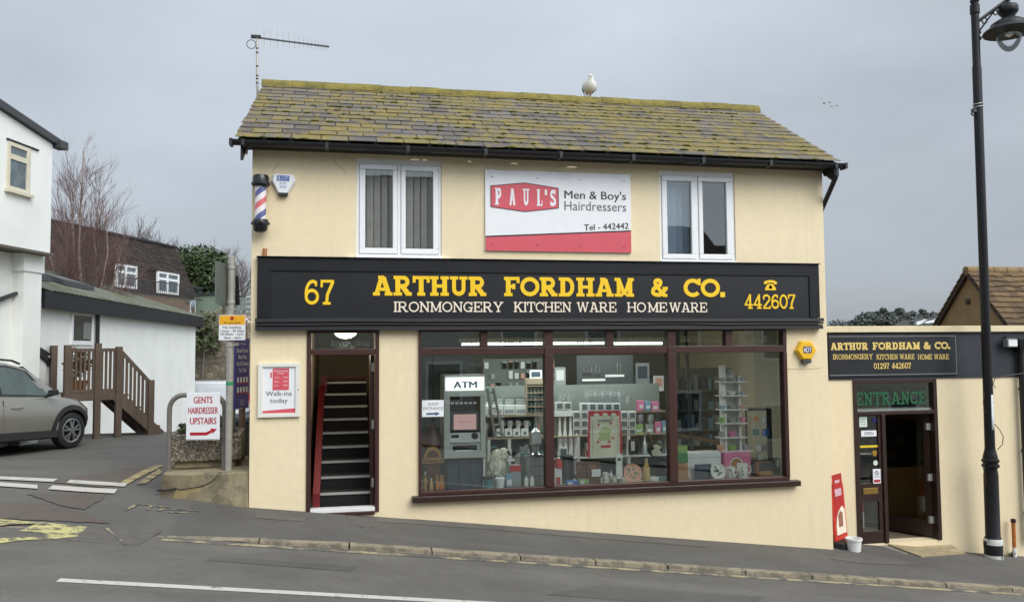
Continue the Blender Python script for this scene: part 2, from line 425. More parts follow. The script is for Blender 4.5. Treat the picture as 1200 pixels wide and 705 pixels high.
# ------------------------------------------------------------------ mesh building
def root_loc(o):
    v = Vector((0, 0, 0))
    while o is not None:
        v += o.location; o = o.parent
    return v
class MB:
    def __init__(s): s.v = []; s.f = []
    def poly(s, pts):
        i = len(s.v); s.v += [Vector(p) for p in pts]; s.f.append(tuple(range(i, i + len(pts)))); return s
    def mesh(s, vs, fs):
        i = len(s.v); s.v += [Vector(p) for p in vs]; s.f += [tuple(k + i for k in f) for f in fs]; return s
    def box(s, x0, x1, y0, y1, z0, z1):
        return s.mesh([(x0, y0, z0), (x1, y0, z0), (x1, y1, z0), (x0, y1, z0), (x0, y0, z1), (x1, y0, z1), (x1, y1, z1), (x0, y1, z1)],
                      [(0, 3, 2, 1), (4, 5, 6, 7), (0, 1, 5, 4), (1, 2, 6, 5), (2, 3, 7, 6), (3, 0, 4, 7)])
    def hexa(s, b, t):        # four bottom points, four top points, both counter-clockwise from above
        return s.mesh(list(b) + list(t), [(0, 3, 2, 1), (4, 5, 6, 7), (0, 1, 5, 4), (1, 2, 6, 5), (2, 3, 7, 6), (3, 0, 4, 7)])
    def bar(s, a, b, w, h=None, up=(0, 0, 1)):     # square bar a->b
        a, b = Vector(a), Vector(b); h = w if h is None else h
        d = (b - a).normalized(); up = Vector(up)
        if abs(d.dot(up)) > 0.95: up = Vector((0, 1, 0))
        x = d.cross(up).normalized() * w / 2; z = x.normalized().cross(d) * h / 2
        return s.mesh([a - x - z, a + x - z, a + x + z, a - x + z, b - x - z, b + x - z, b + x + z, b - x + z],
                      [(0, 1, 2, 3), (7, 6, 5, 4), (0, 4, 5, 1), (1, 5, 6, 2), (2, 6, 7, 3), (3, 7, 4, 0)])
    def prism(s, pts, off):   # polygon pts extruded by vector off
        n = len(pts); pts = [Vector(p) for p in pts]; off = Vector(off)
        return s.mesh(pts + [p + off for p in pts], [tuple(range(n))[::-1], tuple(range(n, 2 * n))] + [(i, (i + 1) % n, n + (i + 1) % n, n + i) for i in range(n)])
    def tube(s, pts, r, n=8, cap=True):
        pts = [Vector(p) for p in pts]; m = len(pts)
        rs = r if isinstance(r, (list, tuple)) else [r] * m
        t0 = (pts[1] - pts[0]).normalized()
        x = t0.cross(Vector((0, 0, 1)) if abs(t0.z) < 0.9 else Vector((1, 0, 0))).normalized()
        vs = []
        for i, p in enumerate(pts):
            t = (pts[min(i + 1, m - 1)] - pts[max(i - 1, 0)]).normalized()
            x = (x - t * x.dot(t)).normalized(); y = t.cross(x)
            for k in range(n):
                a = 2 * math.pi * k / n; vs.append(p + (x * math.cos(a) + y * math.sin(a)) * rs[i])
        fs = [(i * n + k, i * n + (k + 1) % n, (i + 1) * n + (k + 1) % n, (i + 1) * n + k) for i in range(m - 1) for k in range(n)]
        if cap: fs += [tuple(range(n))[::-1], tuple(range((m - 1) * n, m * n))]
        return s.mesh(vs, fs)
    def lathe(s, prof, c=(0, 0, 0), n=20, axis='z', sx=1, sy=1):
        vs = []; m = len(prof); c = Vector(c)
        for r, z in prof:
            for k in range(n):
                a = 2 * math.pi * k / n; p = Vector((r * math.cos(a) * sx, r * math.sin(a) * sy, z))
                if axis == 'y': p = Vector((p.x, -p.z, p.y))
                if axis == 'x': p = Vector((p.z, p.x, p.y))
                vs.append(c + p)
        fs = [(i * n + k, i * n + (k + 1) % n, (i + 1) * n + (k + 1) % n, (i + 1) * n + k) for i in range(m - 1) for k in range(n)]
        if prof[0][0] > 1e-6: fs.append(tuple(range(n))[::-1])
        if prof[-1][0] > 1e-6: fs.append(tuple(range((m - 1) * n, m * n)))
        return s.mesh(vs, fs)
    def ball(s, c, rx, ry=None, rz=None, n=12):
        ry = rx if ry is None else ry; rz = rx if rz is None else rz
        return s.mesh([Vector(c) + Vector((rx * math.sin(math.pi * i / n) * math.cos(2 * math.pi * k / n), ry * math.sin(math.pi * i / n) * math.sin(2 * math.pi * k / n), -rz * math.cos(math.pi * i / n))) for i in range(n + 1) for k in range(n)],
                      [(i * n + k, i * n + (k + 1) % n, (i + 1) * n + (k + 1) % n, (i + 1) * n + k) for i in range(n) for k in range(n)])
    def xf(s, mtx):
        s.v = [mtx @ p for p in s.v]; return s
    def build(s, name, m, parent=None, smooth=False, bevel=0.0, w=True, weld=False):
        off = root_loc(parent) if (parent is not None and w) else Vector((0, 0, 0))
        me = bpy.data.meshes.new(name)
        me.from_pydata([tuple(p - off) for p in s.v], [], s.f); me.materials.append(m if not isinstance(m, str) else MATS[m])
        if smooth or weld or True:
            b = bmesh.new(); b.from_mesh(me)
            if smooth or weld: bmesh.ops.remove_doubles(b, verts=b.verts, dist=1e-5)
            bmesh.ops.recalc_face_normals(b, faces=b.faces) if smooth or bevel else None
            b.to_mesh(me); b.free()
        if smooth:
            for p in me.polygons: p.use_smooth = True
            try: me.set_sharp_from_angle(angle=RAD(40))
            except Exception: pass
        o = bpy.data.objects.new(name, me); COL.objects.link(o)
        if parent is not None: o.parent = parent
        if bevel:
            md = o.modifiers.new('bevel', 'BEVEL'); md.width = bevel; md.segments = 2; md.limit_method = 'ANGLE'
        return o
def tag(o, label=None, cat=None, group=None, kind=None):
    if label: o['label'] = label
    if cat: o['category'] = cat
    if group: o['group'] = group
    if kind: o['kind'] = kind
    return o
def thing(name, label, cat, loc=(0, 0, 0), rz=0.0, group=None, rx=0.0, ry=0.0):
    o = bpy.data.objects.new(name, None); o.empty_display_size = 0.1; COL.objects.link(o)
    o.location = loc; o.rotation_euler = (rx, ry, rz)
    return tag(o, label, cat, group)
def struct(mb, name, m, **k): return tag(mb.build(name, m, **k), kind='structure')
def dup(root, loc=None, rz=None, label=None, group=None):
    r = root.copy(); COL.objects.link(r)
    if loc is not None: r.location = loc
    if rz is not None: r.rotation_euler = (root.rotation_euler.x, root.rotation_euler.y, rz)
    if label: r['label'] = label
    if group: r['group'] = group
    for ch in list(root.children):
        c = ch.copy(); COL.objects.link(c); c.parent = r
        for g in ch.children:
            d = g.copy(); COL.objects.link(d); d.parent = c
    return r

# ------------------------------------------------------------------ lettering
def font_mesh(txt):
    cu = bpy.data.curves.new('lettering', 'FONT'); cu.body = txt; cu.size = 1; cu.resolution_u = 3
    ob = bpy.data.objects.new('lettering', cu); COL.objects.link(ob)
    bpy.context.view_layer.update()
    dg = bpy.context.evaluated_depsgraph_get()
    me = bpy.data.meshes.new_from_object(ob.evaluated_get(dg))
    vs = [(v.co.x, v.co.y) for v in me.vertices]; fs = [tuple(p.vertices) for p in me.polygons]
    bpy.data.objects.remove(ob); bpy.data.curves.remove(cu); bpy.data.meshes.remove(me)
    return vs, fs
_capv, _ = font_mesh('H'); CAP = max(v[1] for v in _capv)
def sans(mb, txt, x0, x1, zb, cap, y, bold=0.0, slant=0.0, rise=0.0):
    """built-in face: cap height cap, fitted between x0 and x1, standing on zb, in the plane y"""
    vs, fs = font_mesh(txt)
    a, b = min(v[0] for v in vs), max(v[0] for v in vs)
    k = (x1 - x0) / (b - a)
    for j, dx in enumerate((0,) if bold <= 0.005 else (0, -bold, bold, -bold / 2, bold / 2)):
        mb.mesh([(x0 + (v[0] - a + dx) * k, y + .0002 * j, zb + v[1] * cap / CAP + rise * (v[0] - a) * k) for v in vs], fs)
def arc(cx, cy, rx, ry, a0, a1, n=12):
    return [(cx + rx * math.cos(RAD(a0 + (a1 - a0) * i / n)), cy + ry * math.sin(RAD(a0 + (a1 - a0) * i / n))) for i in range(n + 1)]
def glyph(ch, s, h):
    """slab-serif letters as pen strokes on a cap height of 1: s = stem, h = slab thickness -> (strokes, width)"""
    t = h / 2; m = (s + h) / 2; p = s / 2 + 0.10; top = 1 - t
    e = p + s / 2 + 0.10
    if ch == ' ': return [], 0.5
    if ch == 'A': return [([(.19, t), (.46, top)], s * .85), ([(.85, t), (.56, top)], s), ([(.28, .32), (.76, .32)], h), ([(0, t), (.38, t)], h), ([(.64, t), (1.06, t)], h), ([(.28, top), (.60, top)], h)], 1.06
    if ch in 'BRPD':
        W = .86; r = .24; st = [([(p, 0), (p, 1)], s), ([(0, top), (p, top)], h), ([(0, t), (e, t)], h)]
        if ch == 'D': return st[:2] + [([(0, t), (p, t)], h), ([(p, top)] + arc(.46, .5, .40 - s / 2 + .05, .5 - t, 90, -90) + [(p, t)], m)], .90 + s * .2
        st.append(([(p, top)] + arc(.5, (top + .48) / 2, .26, (top - .48) / 2, 90, -90) + [(p, .48)], m))
        if ch == 'B': st[2] = ([(0, t), (p, t)], h); st.append(([(p, .48)] + arc(.53, (t + .48) / 2, .27, (.48 - t) / 2, 90, -90) + [(p, t)], m))
        if ch == 'R': st += [([(.48, .48), (.80, t)], s), ([(.66, t), (1.0, t)], h)]; W = 1.0
        return st, W + .02
    if ch == 'C': return [(arc(.48, .5, .40, .5 - m / 2, 42, 318, 20), m), ([(.84, .64), (.84, 1)], h)], .9
    if ch == 'G': return [(arc(.48, .5, .40, .5 - m / 2, 42, 330, 20), m), ([(.84, .64), (.84, 1)], h), ([(.52, .42), (.98, .42)], h), ([(.80, .0), (.80, .42)], s * .9)], .98
    if ch == 'O' or ch == 'Q': return [(arc(.5, .5, .43, .5 - m / 2, 0, 360, 26), m)], 1.0
    if ch in 'EFL':
        st = [([(p, 0), (p, 1)], s), ([(0, t), (e, t)], h)]
        if ch == 'L': return [([(p, 0), (p, 1)], s), ([(0, top), (e, top)], h), ([(0, t), (.82, t)], h), ([(.80, 0), (.80, .34)], h)], .86
        st += [([(0, top), (.80, top)], h), ([(.78, .68), (.78, 1)], h), ([(p, .5), (.54, .5)], h), ([(.54, .36), (.54, .64)], h)]
        if ch == 'E': st[1] = ([(0, t), (.82, t)], h); st.append(([(.80, 0), (.80, .34)], h))
        return st, .88
    if ch in 'HKI':
        st = [([(p, 0), (p, 1)], s), ([(0, t), (e, t)], h), ([(0, top), (e, top)], h)]
        if ch == 'I': return st, e
        if ch == 'H': q = 1.0 - p + .04; return st + [([(q, 0), (q, 1)], s), ([(q - (e - p), t), (q + p, t)], h), ([(q - (e - p), top), (q + p, top)], h), ([(p, .5), (q, .5)], h)], q + p
        return st + [([(p, .36), (.76, top)], m), ([(.42, .58), (.82, t)], s), ([(.62, t), (1.02, t)], h), ([(.58, top), (.96, top)], h)], 1.02
    if ch == 'M': return [([(p, 0), (p, 1)], s * .8), ([(1.14 - p, 0), (1.14 - p, 1)], s), ([(p, .96), (.57, .10)], s * .85), ([(1.14 - p, .96), (.57, .10)], s * .7), ([(0, t), (e, t)], h), ([(1.14 - e, t), (1.14, t)], h), ([(0, top), (p, top)], h), ([(1.14 - p, top), (1.14, top)], h)], 1.14
    if ch == 'N': return [([(p, 0), (p, 1)], s * .75), ([(1.0 - p, 0), (1.0 - p, 1)], s * .75), ([(p, .95), (1.0 - p, .05)], s), ([(0, t), (e, t)], h), ([(1.0 - e, top), (1.0, top)], h), ([(0, top), (p, top)], h)], 1.0
    if ch == 'S': return [(arc(.42, .72, .28, .28 - m / 2, 20, 270, 12) + arc(.42, .28, .32, .28 - m / 2, 90, -160, 14)[1:], m), ([(.72, .70), (.72, 1)], h), ([(.09, 0), (.09, .30)], h)], .84
    if ch == 'T': return [([(.44, 0), (.44, 1)], s), ([(0, top), (.88, top)], h), ([(.05, .66), (.05, 1)], h), ([(.83, .66), (.83, 1)], h), ([(.22, t), (.66, t)], h)], .88
    if ch == 'U': return [([(p, 1), (p, .36)] + arc(.5, .36, .5 - p, .36 - m / 2, 180, 360, 14)[1:] + [(1 - p, 1)], m), ([(0, top), (e, top)], h), ([(1 - e, top), (1, top)], h)], 1.0
    if ch == 'W': return [([(.12, 1), (.40, 0)], s), ([(.40, 0), (.66, .95)], s * .7), ([(.66, .95), (.92, 0)], s), ([(.92, 0), (1.20, 1)], s * .7), ([(0, top), (.32, top)], h), ([(1.02, top), (1.34, top)], h), ([(.54, top), (.78, top)], h)], 1.34
    if ch == 'Y': return [([(.14, top), (.5, .42)], s), ([(.86, top), (.5, .42)], s * .8), ([(.5, .45), (.5, 0)], s), ([(0, top), (.34, top)], h), ([(.66, top), (1, top)], h), ([(.3, t), (.7, t)], h)], 1.0
    if ch == '&': return [([(.86, .42)] + arc(.40, .26, .32, .26 - m / 2, 0, -180, 10) + [(.12, .42), (.52, .64)] + arc(.40, .78, .17, .22 - m / 2, -20, 200, 12) + [(.26, .62), (.78, t)], m), ([(.68, .46), (1.0, .46)], h), ([(.7, t), (.96, t)], h)], 1.0
    if ch == '.': return [([(.12, 0), (.12, s * 1.05)], s)], .3
    if ch == "'": return [([(.12, .66), (.14, 1)], s * .8)], .26
    if ch == '0': return [(arc(.36, .5, .30, .5 - m / 2, 0, 360, 24), m)], .72
    if ch == '1': return [([(.32, 0), (.32, 1)], s), ([(.1, .84), (.32, .92)], h), ([(.08, t), (.56, t)], h)], .62
    if ch == '2': return [(arc(.36, .70, .28, .30 - m / 2, 165, -30, 12) + [(.12, h)], m), ([(.04, t), (.70, t)], h), ([(.68, 0), (.68, .22)], h), ([(.10, .62), (.10, .76)], h)], .74
    if ch == '3': return [(arc(.34, .74, .24, .26 - m / 2, 150, -90, 10) + arc(.34, .26, .28, .26 - m / 2, 90, -150, 12)[1:], m)], .70
    if ch == '4': return [([(.50, 0), (.50, 1)], s), ([(.50, .96), (.06, .28)], h * 1.1), ([(0, .27), (.74, .27)], h), ([(.30, t), (.70, t)], h)], .76
    if ch == '5': return [([(.62, top), (.14, top), (.12, .56)], h), (arc(.34, .32, .28, .32 - m / 2, 120, -150, 14), m)], .70
    if ch == '6': return [(arc(.36, .32, .28, .32 - m / 2, 0, 360, 20), m), ([(.08, .34)] + arc(.40, .46, .32, .54 - m / 2, 180, 62, 12), m), ([(.56, .74), (.56, .94)], h)], .72
    if ch == '7': return [([(.04, top), (.66, top)], h), ([(.06, .70), (.06, 1)], h), ([(.62, .94), (.34, .40), (.30, 0)], s * .9), ([(.12, t), (.50, t)], h)], .70
    if ch == '8': return [(arc(.34, .74, .22, .26 - m / 2, 0, 360, 16), m), (arc(.34, .26, .27, .26 - m / 2, 0, 360, 18), m)], .68
    if ch == '9': return [(arc(.36, .68, .28, .32 - m / 2, 0, 360, 20), m), ([(.64, .66)] + arc(.32, .54, .32, .54 - m / 2, 0, -118, 12), m), ([(.16, .06), (.16, .26)], h)], .72
    return [], .4
def slab(mb, txt, x0, x1, zb, cap, y, s=0.2, h=0.14, gap=0.08, depth=0.006, rise=0.0):
    adv = []; x = 0
    for ch in txt:
        g, w = glyph(ch, s, h); adv.append((g, x)); x += w + gap
    kx = (x1 - x0) / (x - gap); ns = 0
    for g, gx in adv:
        for pts, w in g:
            ns += 1
            P = [Vector((px, pz)) for px, pz in pts]; n = len(P); closed = (P[0] - P[-1]).length < 1e-4
            L_, R_ = [], []
            for i in range(n):
                if closed and i in (0, n - 1): d = (P[1] - P[0]).normalized() + (P[-1] - P[-2]).normalized(); a = d.normalized(); k = 1
                elif i == 0: a = (P[1] - P[0]).normalized(); k = 1
                elif i == n - 1: a = (P[-1] - P[-2]).normalized(); k = 1
                else:
                    u, v = (P[i] - P[i - 1]).normalized(), (P[i + 1] - P[i]).normalized(); a = (u + v).normalized(); k = min(1 / max(a.dot(u), .5), 1.5)
                nn = Vector((-a.y, a.x)) * w / 2 * k; L_.append(P[i] + nn); R_.append(P[i] - nn)
            cl = lambda q: (x0 + (gx + q.x) * kx, zb + min(1.0, max(0.0, q.y)) * cap + rise * (gx + q.x) * kx)
            for i in range(n - 1):
                yy = y - depth - .0002 * (ns % 9) - .00003 * (i % 5 + i // 5)
                q = [cl(L_[i]), cl(R_[i]), cl(R_[i + 1]), cl(L_[i + 1])]
                mb.poly([(a, yy, b) for a, b in q])
                mb.poly([(q[0][0], yy, q[0][1]), (q[3][0], yy, q[3][1]), (q[3][0], y, q[3][1]), (q[0][0], y, q[0][1])])
                mb.poly([(q[1][0], yy, q[1][1]), (q[2][0], yy, q[2][1]), (q[2][0], y, q[2][1]), (q[1][0], y, q[1][1])])
            for i in (0, n - 1):
                a, b = cl(L_[i]), cl(R_[i]); mb.poly([(a[0], yy, a[1]), (b[0], yy, b[1]), (b[0], y, b[1]), (a[0], y, a[1])])
def wall_grid(x0, x1, z0_, z1, holes, y0, y1, zbot=None):
    """a wall in the xz plane from y0 (front) to y1 (back) with rectangular openings"""
    xs = sorted({x0, x1, *[h[0] for h in holes], *[h[1] for h in holes]}); zs = sorted({z0_, z1, *[h[2] for h in holes], *[h[3] for h in holes]})
    xs = [v for v in xs if x0 <= v <= x1]; zs = [v for v in zs if z0_ <= v <= z1]
    solid = lambda i, j: 0 <= i < len(xs) - 1 and 0 <= j < len(zs) - 1 and not any(h[0] < (xs[i] + xs[i + 1]) / 2 < h[1] and h[2] < (zs[j] + zs[j + 1]) / 2 < h[3] for h in holes)
    mb = MB()
    for i in range(len(xs) - 1):
        for j in range(len(zs) - 1):
            if not solid(i, j): continue
            a, b, c, d = xs[i], xs[i + 1], zs[j], zs[j + 1]
            mb.poly([(a, y0, c), (b, y0, c), (b, y0, d), (a, y0, d)]); mb.poly([(b, y1, c), (a, y1, c), (a, y1, d), (b, y1, d)])
            if not solid(i - 1, j): mb.poly([(a, y1, c), (a, y0, c), (a, y0, d), (a, y1, d)])
            if not solid(i + 1, j): mb.poly([(b, y0, c), (b, y1, c), (b, y1, d), (b, y0, d)])
            if not solid(i, j - 1): mb.poly([(a, y1, c), (b, y1, c), (b, y0, c), (a, y0, c)])
            if not solid(i, j + 1): mb.poly([(a, y0, d), (b, y0, d), (b, y1, d), (a, y1, d)])
    return mb
def sheet(xs, ys, fz):
    mb = MB(); n = len(xs)
    mb.mesh([(x, y, fz(x, y)) for y in ys for x in xs], [(j * n + i, j * n + i + 1, (j + 1) * n + i + 1, (j + 1) * n + i) for j in range(len(ys) - 1) for i in range(n - 1)])
    return mb
def lin(a, b, n): return [a + (b - a) * i / n for i in range(n + 1)]
def patch(pix, off, thick=0.0):
    """a flat marking on the ground whose corners were measured in the photograph"""
    pts = [onG(x, y) for x, y in pix]
    return [(p.x, p.y, gz(p.x, p.y) + off) for p in pts]
def drape(mb, pts, off):
    b = bmesh.new(); b.faces.new([b.verts.new((p[0], p[1], 0)) for p in pts]); bmesh.ops.triangulate(b, faces=b.faces[:])
    for _ in range(3): bmesh.ops.subdivide_edges(b, edges=[e for e in b.edges if e.calc_length() > .15], cuts=1); bmesh.ops.triangulate(b, faces=b.faces[:])
    b.verts.index_update(); mb.mesh([(v.co.x, v.co.y, gz(v.co.x, v.co.y) + off) for v in b.verts], [tuple(v.index for v in f.verts) if f.normal.z > 0 else tuple(v.index for v in f.verts)[::-1] for f in b.faces]); b.free()
# ------------------------------------------------------------------ ground, road, pavement
KY = -1.62
ROADH = -0.042
def ex(a, b, n, p=2.2): return [a + (b - a) * (i / n) ** p for i in range(n + 1)]
gx = sorted(set([round(v, 3) for v in ex(-14, -400, 14) + lin(-14, 16, 60) + ex(16, 400, 14)]))
gy = sorted(set([round(v, 3) for v in ex(-14, -300, 10) + lin(-14, 30, 88) + ex(30, 500, 16)]))
mat('verge', srgb(104, 104, 84), 0.95, var=0.25, scale=0.3)
def base_z(x, y):
    d = max(0.0, math.hypot(x, y) - 60)
    z = gz(x, min(y, 60)) - 0.16
    return max(z - d * 0.01, -9.0) if y < 60 else max(z - d * 0.012, -9.0)
struct(sheet(gx, gy, base_z), 'ground', 'verge')
rx = lin(-30, 40, 140)
struct(sheet(rx, lin(-8.9, KY + 0.02, 16), lambda x, y: z0(x) + ROADH + 0.03 * math.sin(math.pi * (y + 8.9) / 7.3)), 'main_road', 'road_asphalt')
struct(sheet(rx, lin(-14.0, -8.9, 4), lambda x, y: z0(x) + 0.02), 'far_pavement', 'pavement_asphalt')
struct(sheet(lin(-12, -1.0, 60), lin(KY - 0.001, 26.9, 150), lambda x, y: gz(x, y) - 0.004), 'side_road', 'yard_asphalt')
pv = MB()
struct(sheet(lin(-1.75, 16, 100), lin(KY + 0.13, 0.0, 6) , lambda x, y: gz(x, y) ), 'pavement', 'pavement_asphalt')
struct(sheet(lin(6.3, 16, 40), lin(0.0, 0.6, 3), lambda x, y: gz(x, y)), 'forecourt', 'pavement_asphalt')
kb = MB(); x = -1.75; k = 0
while x < 18:
    ln = random.uniform(0.82, 0.98) * (1 if x < 5 else 1.0); a, b = x + 0.006, x + ln - 0.006; dz = random.uniform(-0.003, 0.003); dy = random.uniform(-0.003, 0.003)
    f = lambda xx, zz: gz(xx, KY) + zz
    kb.hexa([(a, KY + dy, f(a, -0.15)), (b, KY + dy, f(b, -0.15)), (b, KY + 0.128, f(b, -0.15)), (a, KY + 0.128, f(a, -0.15))],
            [(a, KY + dy + 0.012, f(a, 0.004 + dz)), (b, KY + dy + 0.012, f(b, 0.004 + dz)), (b, KY + 0.128, f(b, 0.006)), (a, KY + 0.128, f(a, 0.006))])
    x += ln
struct(kb, 'kerb', 'kerb_stone', bevel=0.008)
# flush channel across the mouth of the side road
ch = MB(); fk = lambda i: .001
for i in range(10):
    a, b = -3.9 + i * 0.215, -3.9 + (i + 1) * 0.215 - 0.01
    ch.hexa([(a, KY - 0.0, gz(a, KY) - 0.16), (b, KY, gz(b, KY) - 0.16), (b, KY + 0.11, gz(b, KY) - 0.16), (a, KY + 0.11, gz(a, KY) - 0.16)],
            [(a, KY, gz(a, KY) - fk(i)), (b, KY, gz(b, KY) - fk(i + 1)), (b, KY + 0.11, gz(b, KY) - fk(i + 1)), (a, KY + 0.11, gz(a, KY) - fk(i))])
struct(ch, 'flush_kerb', 'kerb_stone')
rz_ = lambda x, y: z0(x) + ROADH + 0.03 * math.sin(math.pi * (y + 8.9) / 7.3)
def road_poly(mb, pts, off=0.004):
    mb.poly([(x, y, rz_(x, y) + off) for x, y in pts])
def on_road(px, py):
    p = onG(px, py, ROADH + 0.02); return (p.x, p.y)
cl = MB(); a, b = on_road(68, 679.5), on_road(558, 705.5)
for i in range(20):
    x0_, x1_ = a[0] + (b[0] + 2.2 - a[0]) * i / 20, a[0] + (b[0] + 2.2 - a[0]) * (i + 1) / 20
    road_poly(cl, [(x0_, a[1] - 0.05), (x1_, a[1] - 0.05), (x1_, a[1] + 0.05), (x0_, a[1] + 0.05)])
struct(cl, 'road_marking', 'white_line')
gl_ = MB()
for i in range(60):
    x0_, x1_ = -1.75 + i * 0.3, -1.75 + (i + 1) * 0.3
    road_poly(gl_, [(x0_, KY - 0.15), (x1_, KY - 0.15), (x1_, KY - 0.06), (x0_, KY - 0.06)])
struct(gl_, 'kerbside_line', 'gutter_line')
# side road: worn give-way dashes, double yellow lines, reddish reinstatement strips
gw = MB()
for q in ([(-14, 559), (0, 558.5), (68, 561.5), (62, 565), (0, 562)], [(-20, 567), (0, 565.5), (44, 568.5), (44, 573), (0, 570), (-20, 570)], [(82, 562.5), (150, 566.5), (146, 570.5), (78, 566)], [(62, 569), (98, 571.5), (138, 573.5), (134, 578.5), (96, 576.5), (56, 573.5)]):
    drape(gw, patch(q, 0), 0.010)
struct(gw, 'give_way_marking', 'white_line')
yl = MB()
for q in ([(180, 545.5), (192, 545.5), (150, 567), (138, 567)], [(186, 549.5), (191, 553), (170, 567.5), (160, 567.5)]):
    drape(yl, patch(q, 0), 0.009)
struct(yl, 'double_yellow_line', 'faint_yellow')
def ragged(pts, step=.06, amp=.018):
    o = []
    for a, b in zip(pts, pts[1:] + pts[:1]):
        a, b = Vector(a), Vector(b); n = max(1, int((b - a).length / step)); d = (b - a).normalized() if (b - a).length > 1e-6 else Vector((1, 0, 0)); q = Vector((-d.y, d.x, 0))
        for i in range(n): p = a.lerp(b, i / n) + q * amp * noise.noise((a.x * 7 + i * .6, a.y * 5, 1)) * 2; o.append((p.x, p.y, gz(p.x, p.y) + .006))
    return o
ra = MB()
for q in ([(-30, 590), (60, 590), (130, 613), (60, 610), (-30, 606)], [(30, 578.5), (124, 578.5), (118, 586), (98, 597), (70, 592)], [(60, 565), (150, 548), (185, 545), (140, 565), (120, 571)]):
    drape(ra, ragged(patch(q, 0.006)), .005)
struct(ra, 'patched_asphalt', 'red_asphalt')
ym = MB()
for q in ([(-20, 611), (0, 610), (38, 614), (52, 616), (20, 617.5), (-20, 616)], [(22, 620), (48, 614), (102, 620.5), (90, 626.5), (66, 629.5), (52, 628.5), (50, 622)], [(-20, 632), (0, 629), (50, 627), (66, 629.5), (30, 631), (0, 635), (-20, 636)]):
    ym.poly([(p[0], p[1], rz_(p[0], p[1]) + 0.006) for p in [on_road(x, y) for x, y in q]])
struct(ym, 'yellow_marking', 'yellow_line')
# iron cover set in the road, split by a diagonal joint
cv = MB(); q = [on_road(*p) for p in ((78, 630.5), (98, 620.5), (190, 624), (162, 637.5), (148, 637))]
cv.prism([(x, y, rz_(x, y) - 0.03) for x, y in q], (0, 0, 0.036))
mat('iron_cover', srgb(92, 88, 82), 0.8, 0.1, var=0.2, scale=9, bump=0.4, bscale=90)
struct(cv, 'drain_cover', 'iron_cover', bevel=0.004)
cj = MB(); a, b = on_road(124, 621.5), on_road(147, 636.5)
d = (Vector(b) - Vector(a)).normalized() * 0.014; nrm = Vector((-d.y, d.x))
road_poly(cj, [tuple(Vector(a) - nrm), tuple(Vector(b) - nrm), tuple(Vector(b) + nrm), tuple(Vector(a) + nrm)], 0.010)
struct(cj, 'cover_joint', 'gutter_line')
pp = MB()
for q in ([(446, 606), (560, 612.5), (700, 625), (830, 637), (830, 641), (700, 631), (560, 619), (440, 611)], [(985, 648), (1060, 656), (1075, 662), (1010, 660), (970, 654)], [(300, 601), (360, 606), (356, 611), (300, 607)]): drape(pp, ragged(patch(q, 0), .12, .012), .004)
struct(pp, 'pavement_patch', 'yard_asphalt')
rp = MB()
for q in ([(700, 684), (900, 698), (860, 712), (640, 696)], [(250, 650), (420, 662), (410, 668), (240, 655)]):
    q = [on_road(*p) for p in q]; road_poly(rp, q, .003)
struct(rp, 'road_patch', 'pavement_asphalt')
# faint chalk outline on the pavement
ck = MB()
def gline(p, q, w=0.016):
    a, b = onG(*p), onG(*q); d = Vector((b.x - a.x, b.y - a.y)); d.normalize(); n = Vector((-d.y, d.x)) * w
    ck.poly([(v.x, v.y, gz(v.x, v.y) + 0.005) for v in (Vector((a.x, a.y)) - n, Vector((b.x, b.y)) - n, Vector((b.x, b.y)) + n, Vector((a.x, a.y)) + n)])
for p, q in (((147, 598), (161, 590.5)), ((161, 590.5), (178, 592)), ((178, 592), (173, 597.5)), ((182, 593), (200, 594.5)), ((185, 598.5), (192, 596)), ((192, 596), (214, 597.5)), ((196, 600), (226, 601)), ((212, 596), (234, 599.5))): gline(p, q)
struct(ck, 'chalk_marking', 'faint_chalk')
# ------------------------------------------------------------------ the shop building
BX0, BX1, BD = -1.13, 6.53, 5.6
EZ = 4.42
UWL = rectY(417.6, 187, 517.5, 300.8); UWR = rectY(773.2, 201, 861.5, 306.6)
DRX0, DRX1 = -0.47, 0.40
SWX0, SWX1, SWZ0, SWZ1 = 0.885, 5.90, 0.15, 2.20
shop = thing('shop_building', 'cream two storey shop with black fascia, brown shop window and mossy slate roof', 'shop', (2.7, 0, 0))
holes = [(DRX0, DRX1, 0.0, 2.20), (SWX0, SWX1, SWZ0, SWZ1), UWL, UWR]
wg = wall_grid(BX0, BX1, -1.3, EZ, holes, 0.0, 0.24)
wg.box(BX0, BX0 + 0.24, 0.2405, BD, -1.3, EZ); wg.box(BX1 - 0.24, BX1, 0.2405, BD, -1.3, EZ)
wg.box(BX0 + 0.2405, BX1 - 0.2405, BD - 0.24, BD, -1.3, EZ)
for xx in (BX0, BX1 - 0.24): wg.prism([(xx, 0.02, EZ), (xx, BD, EZ), (xx, BD / 2, 6.02)], (0.24, 0, 0))
wg.build('wall', 'cream', shop)
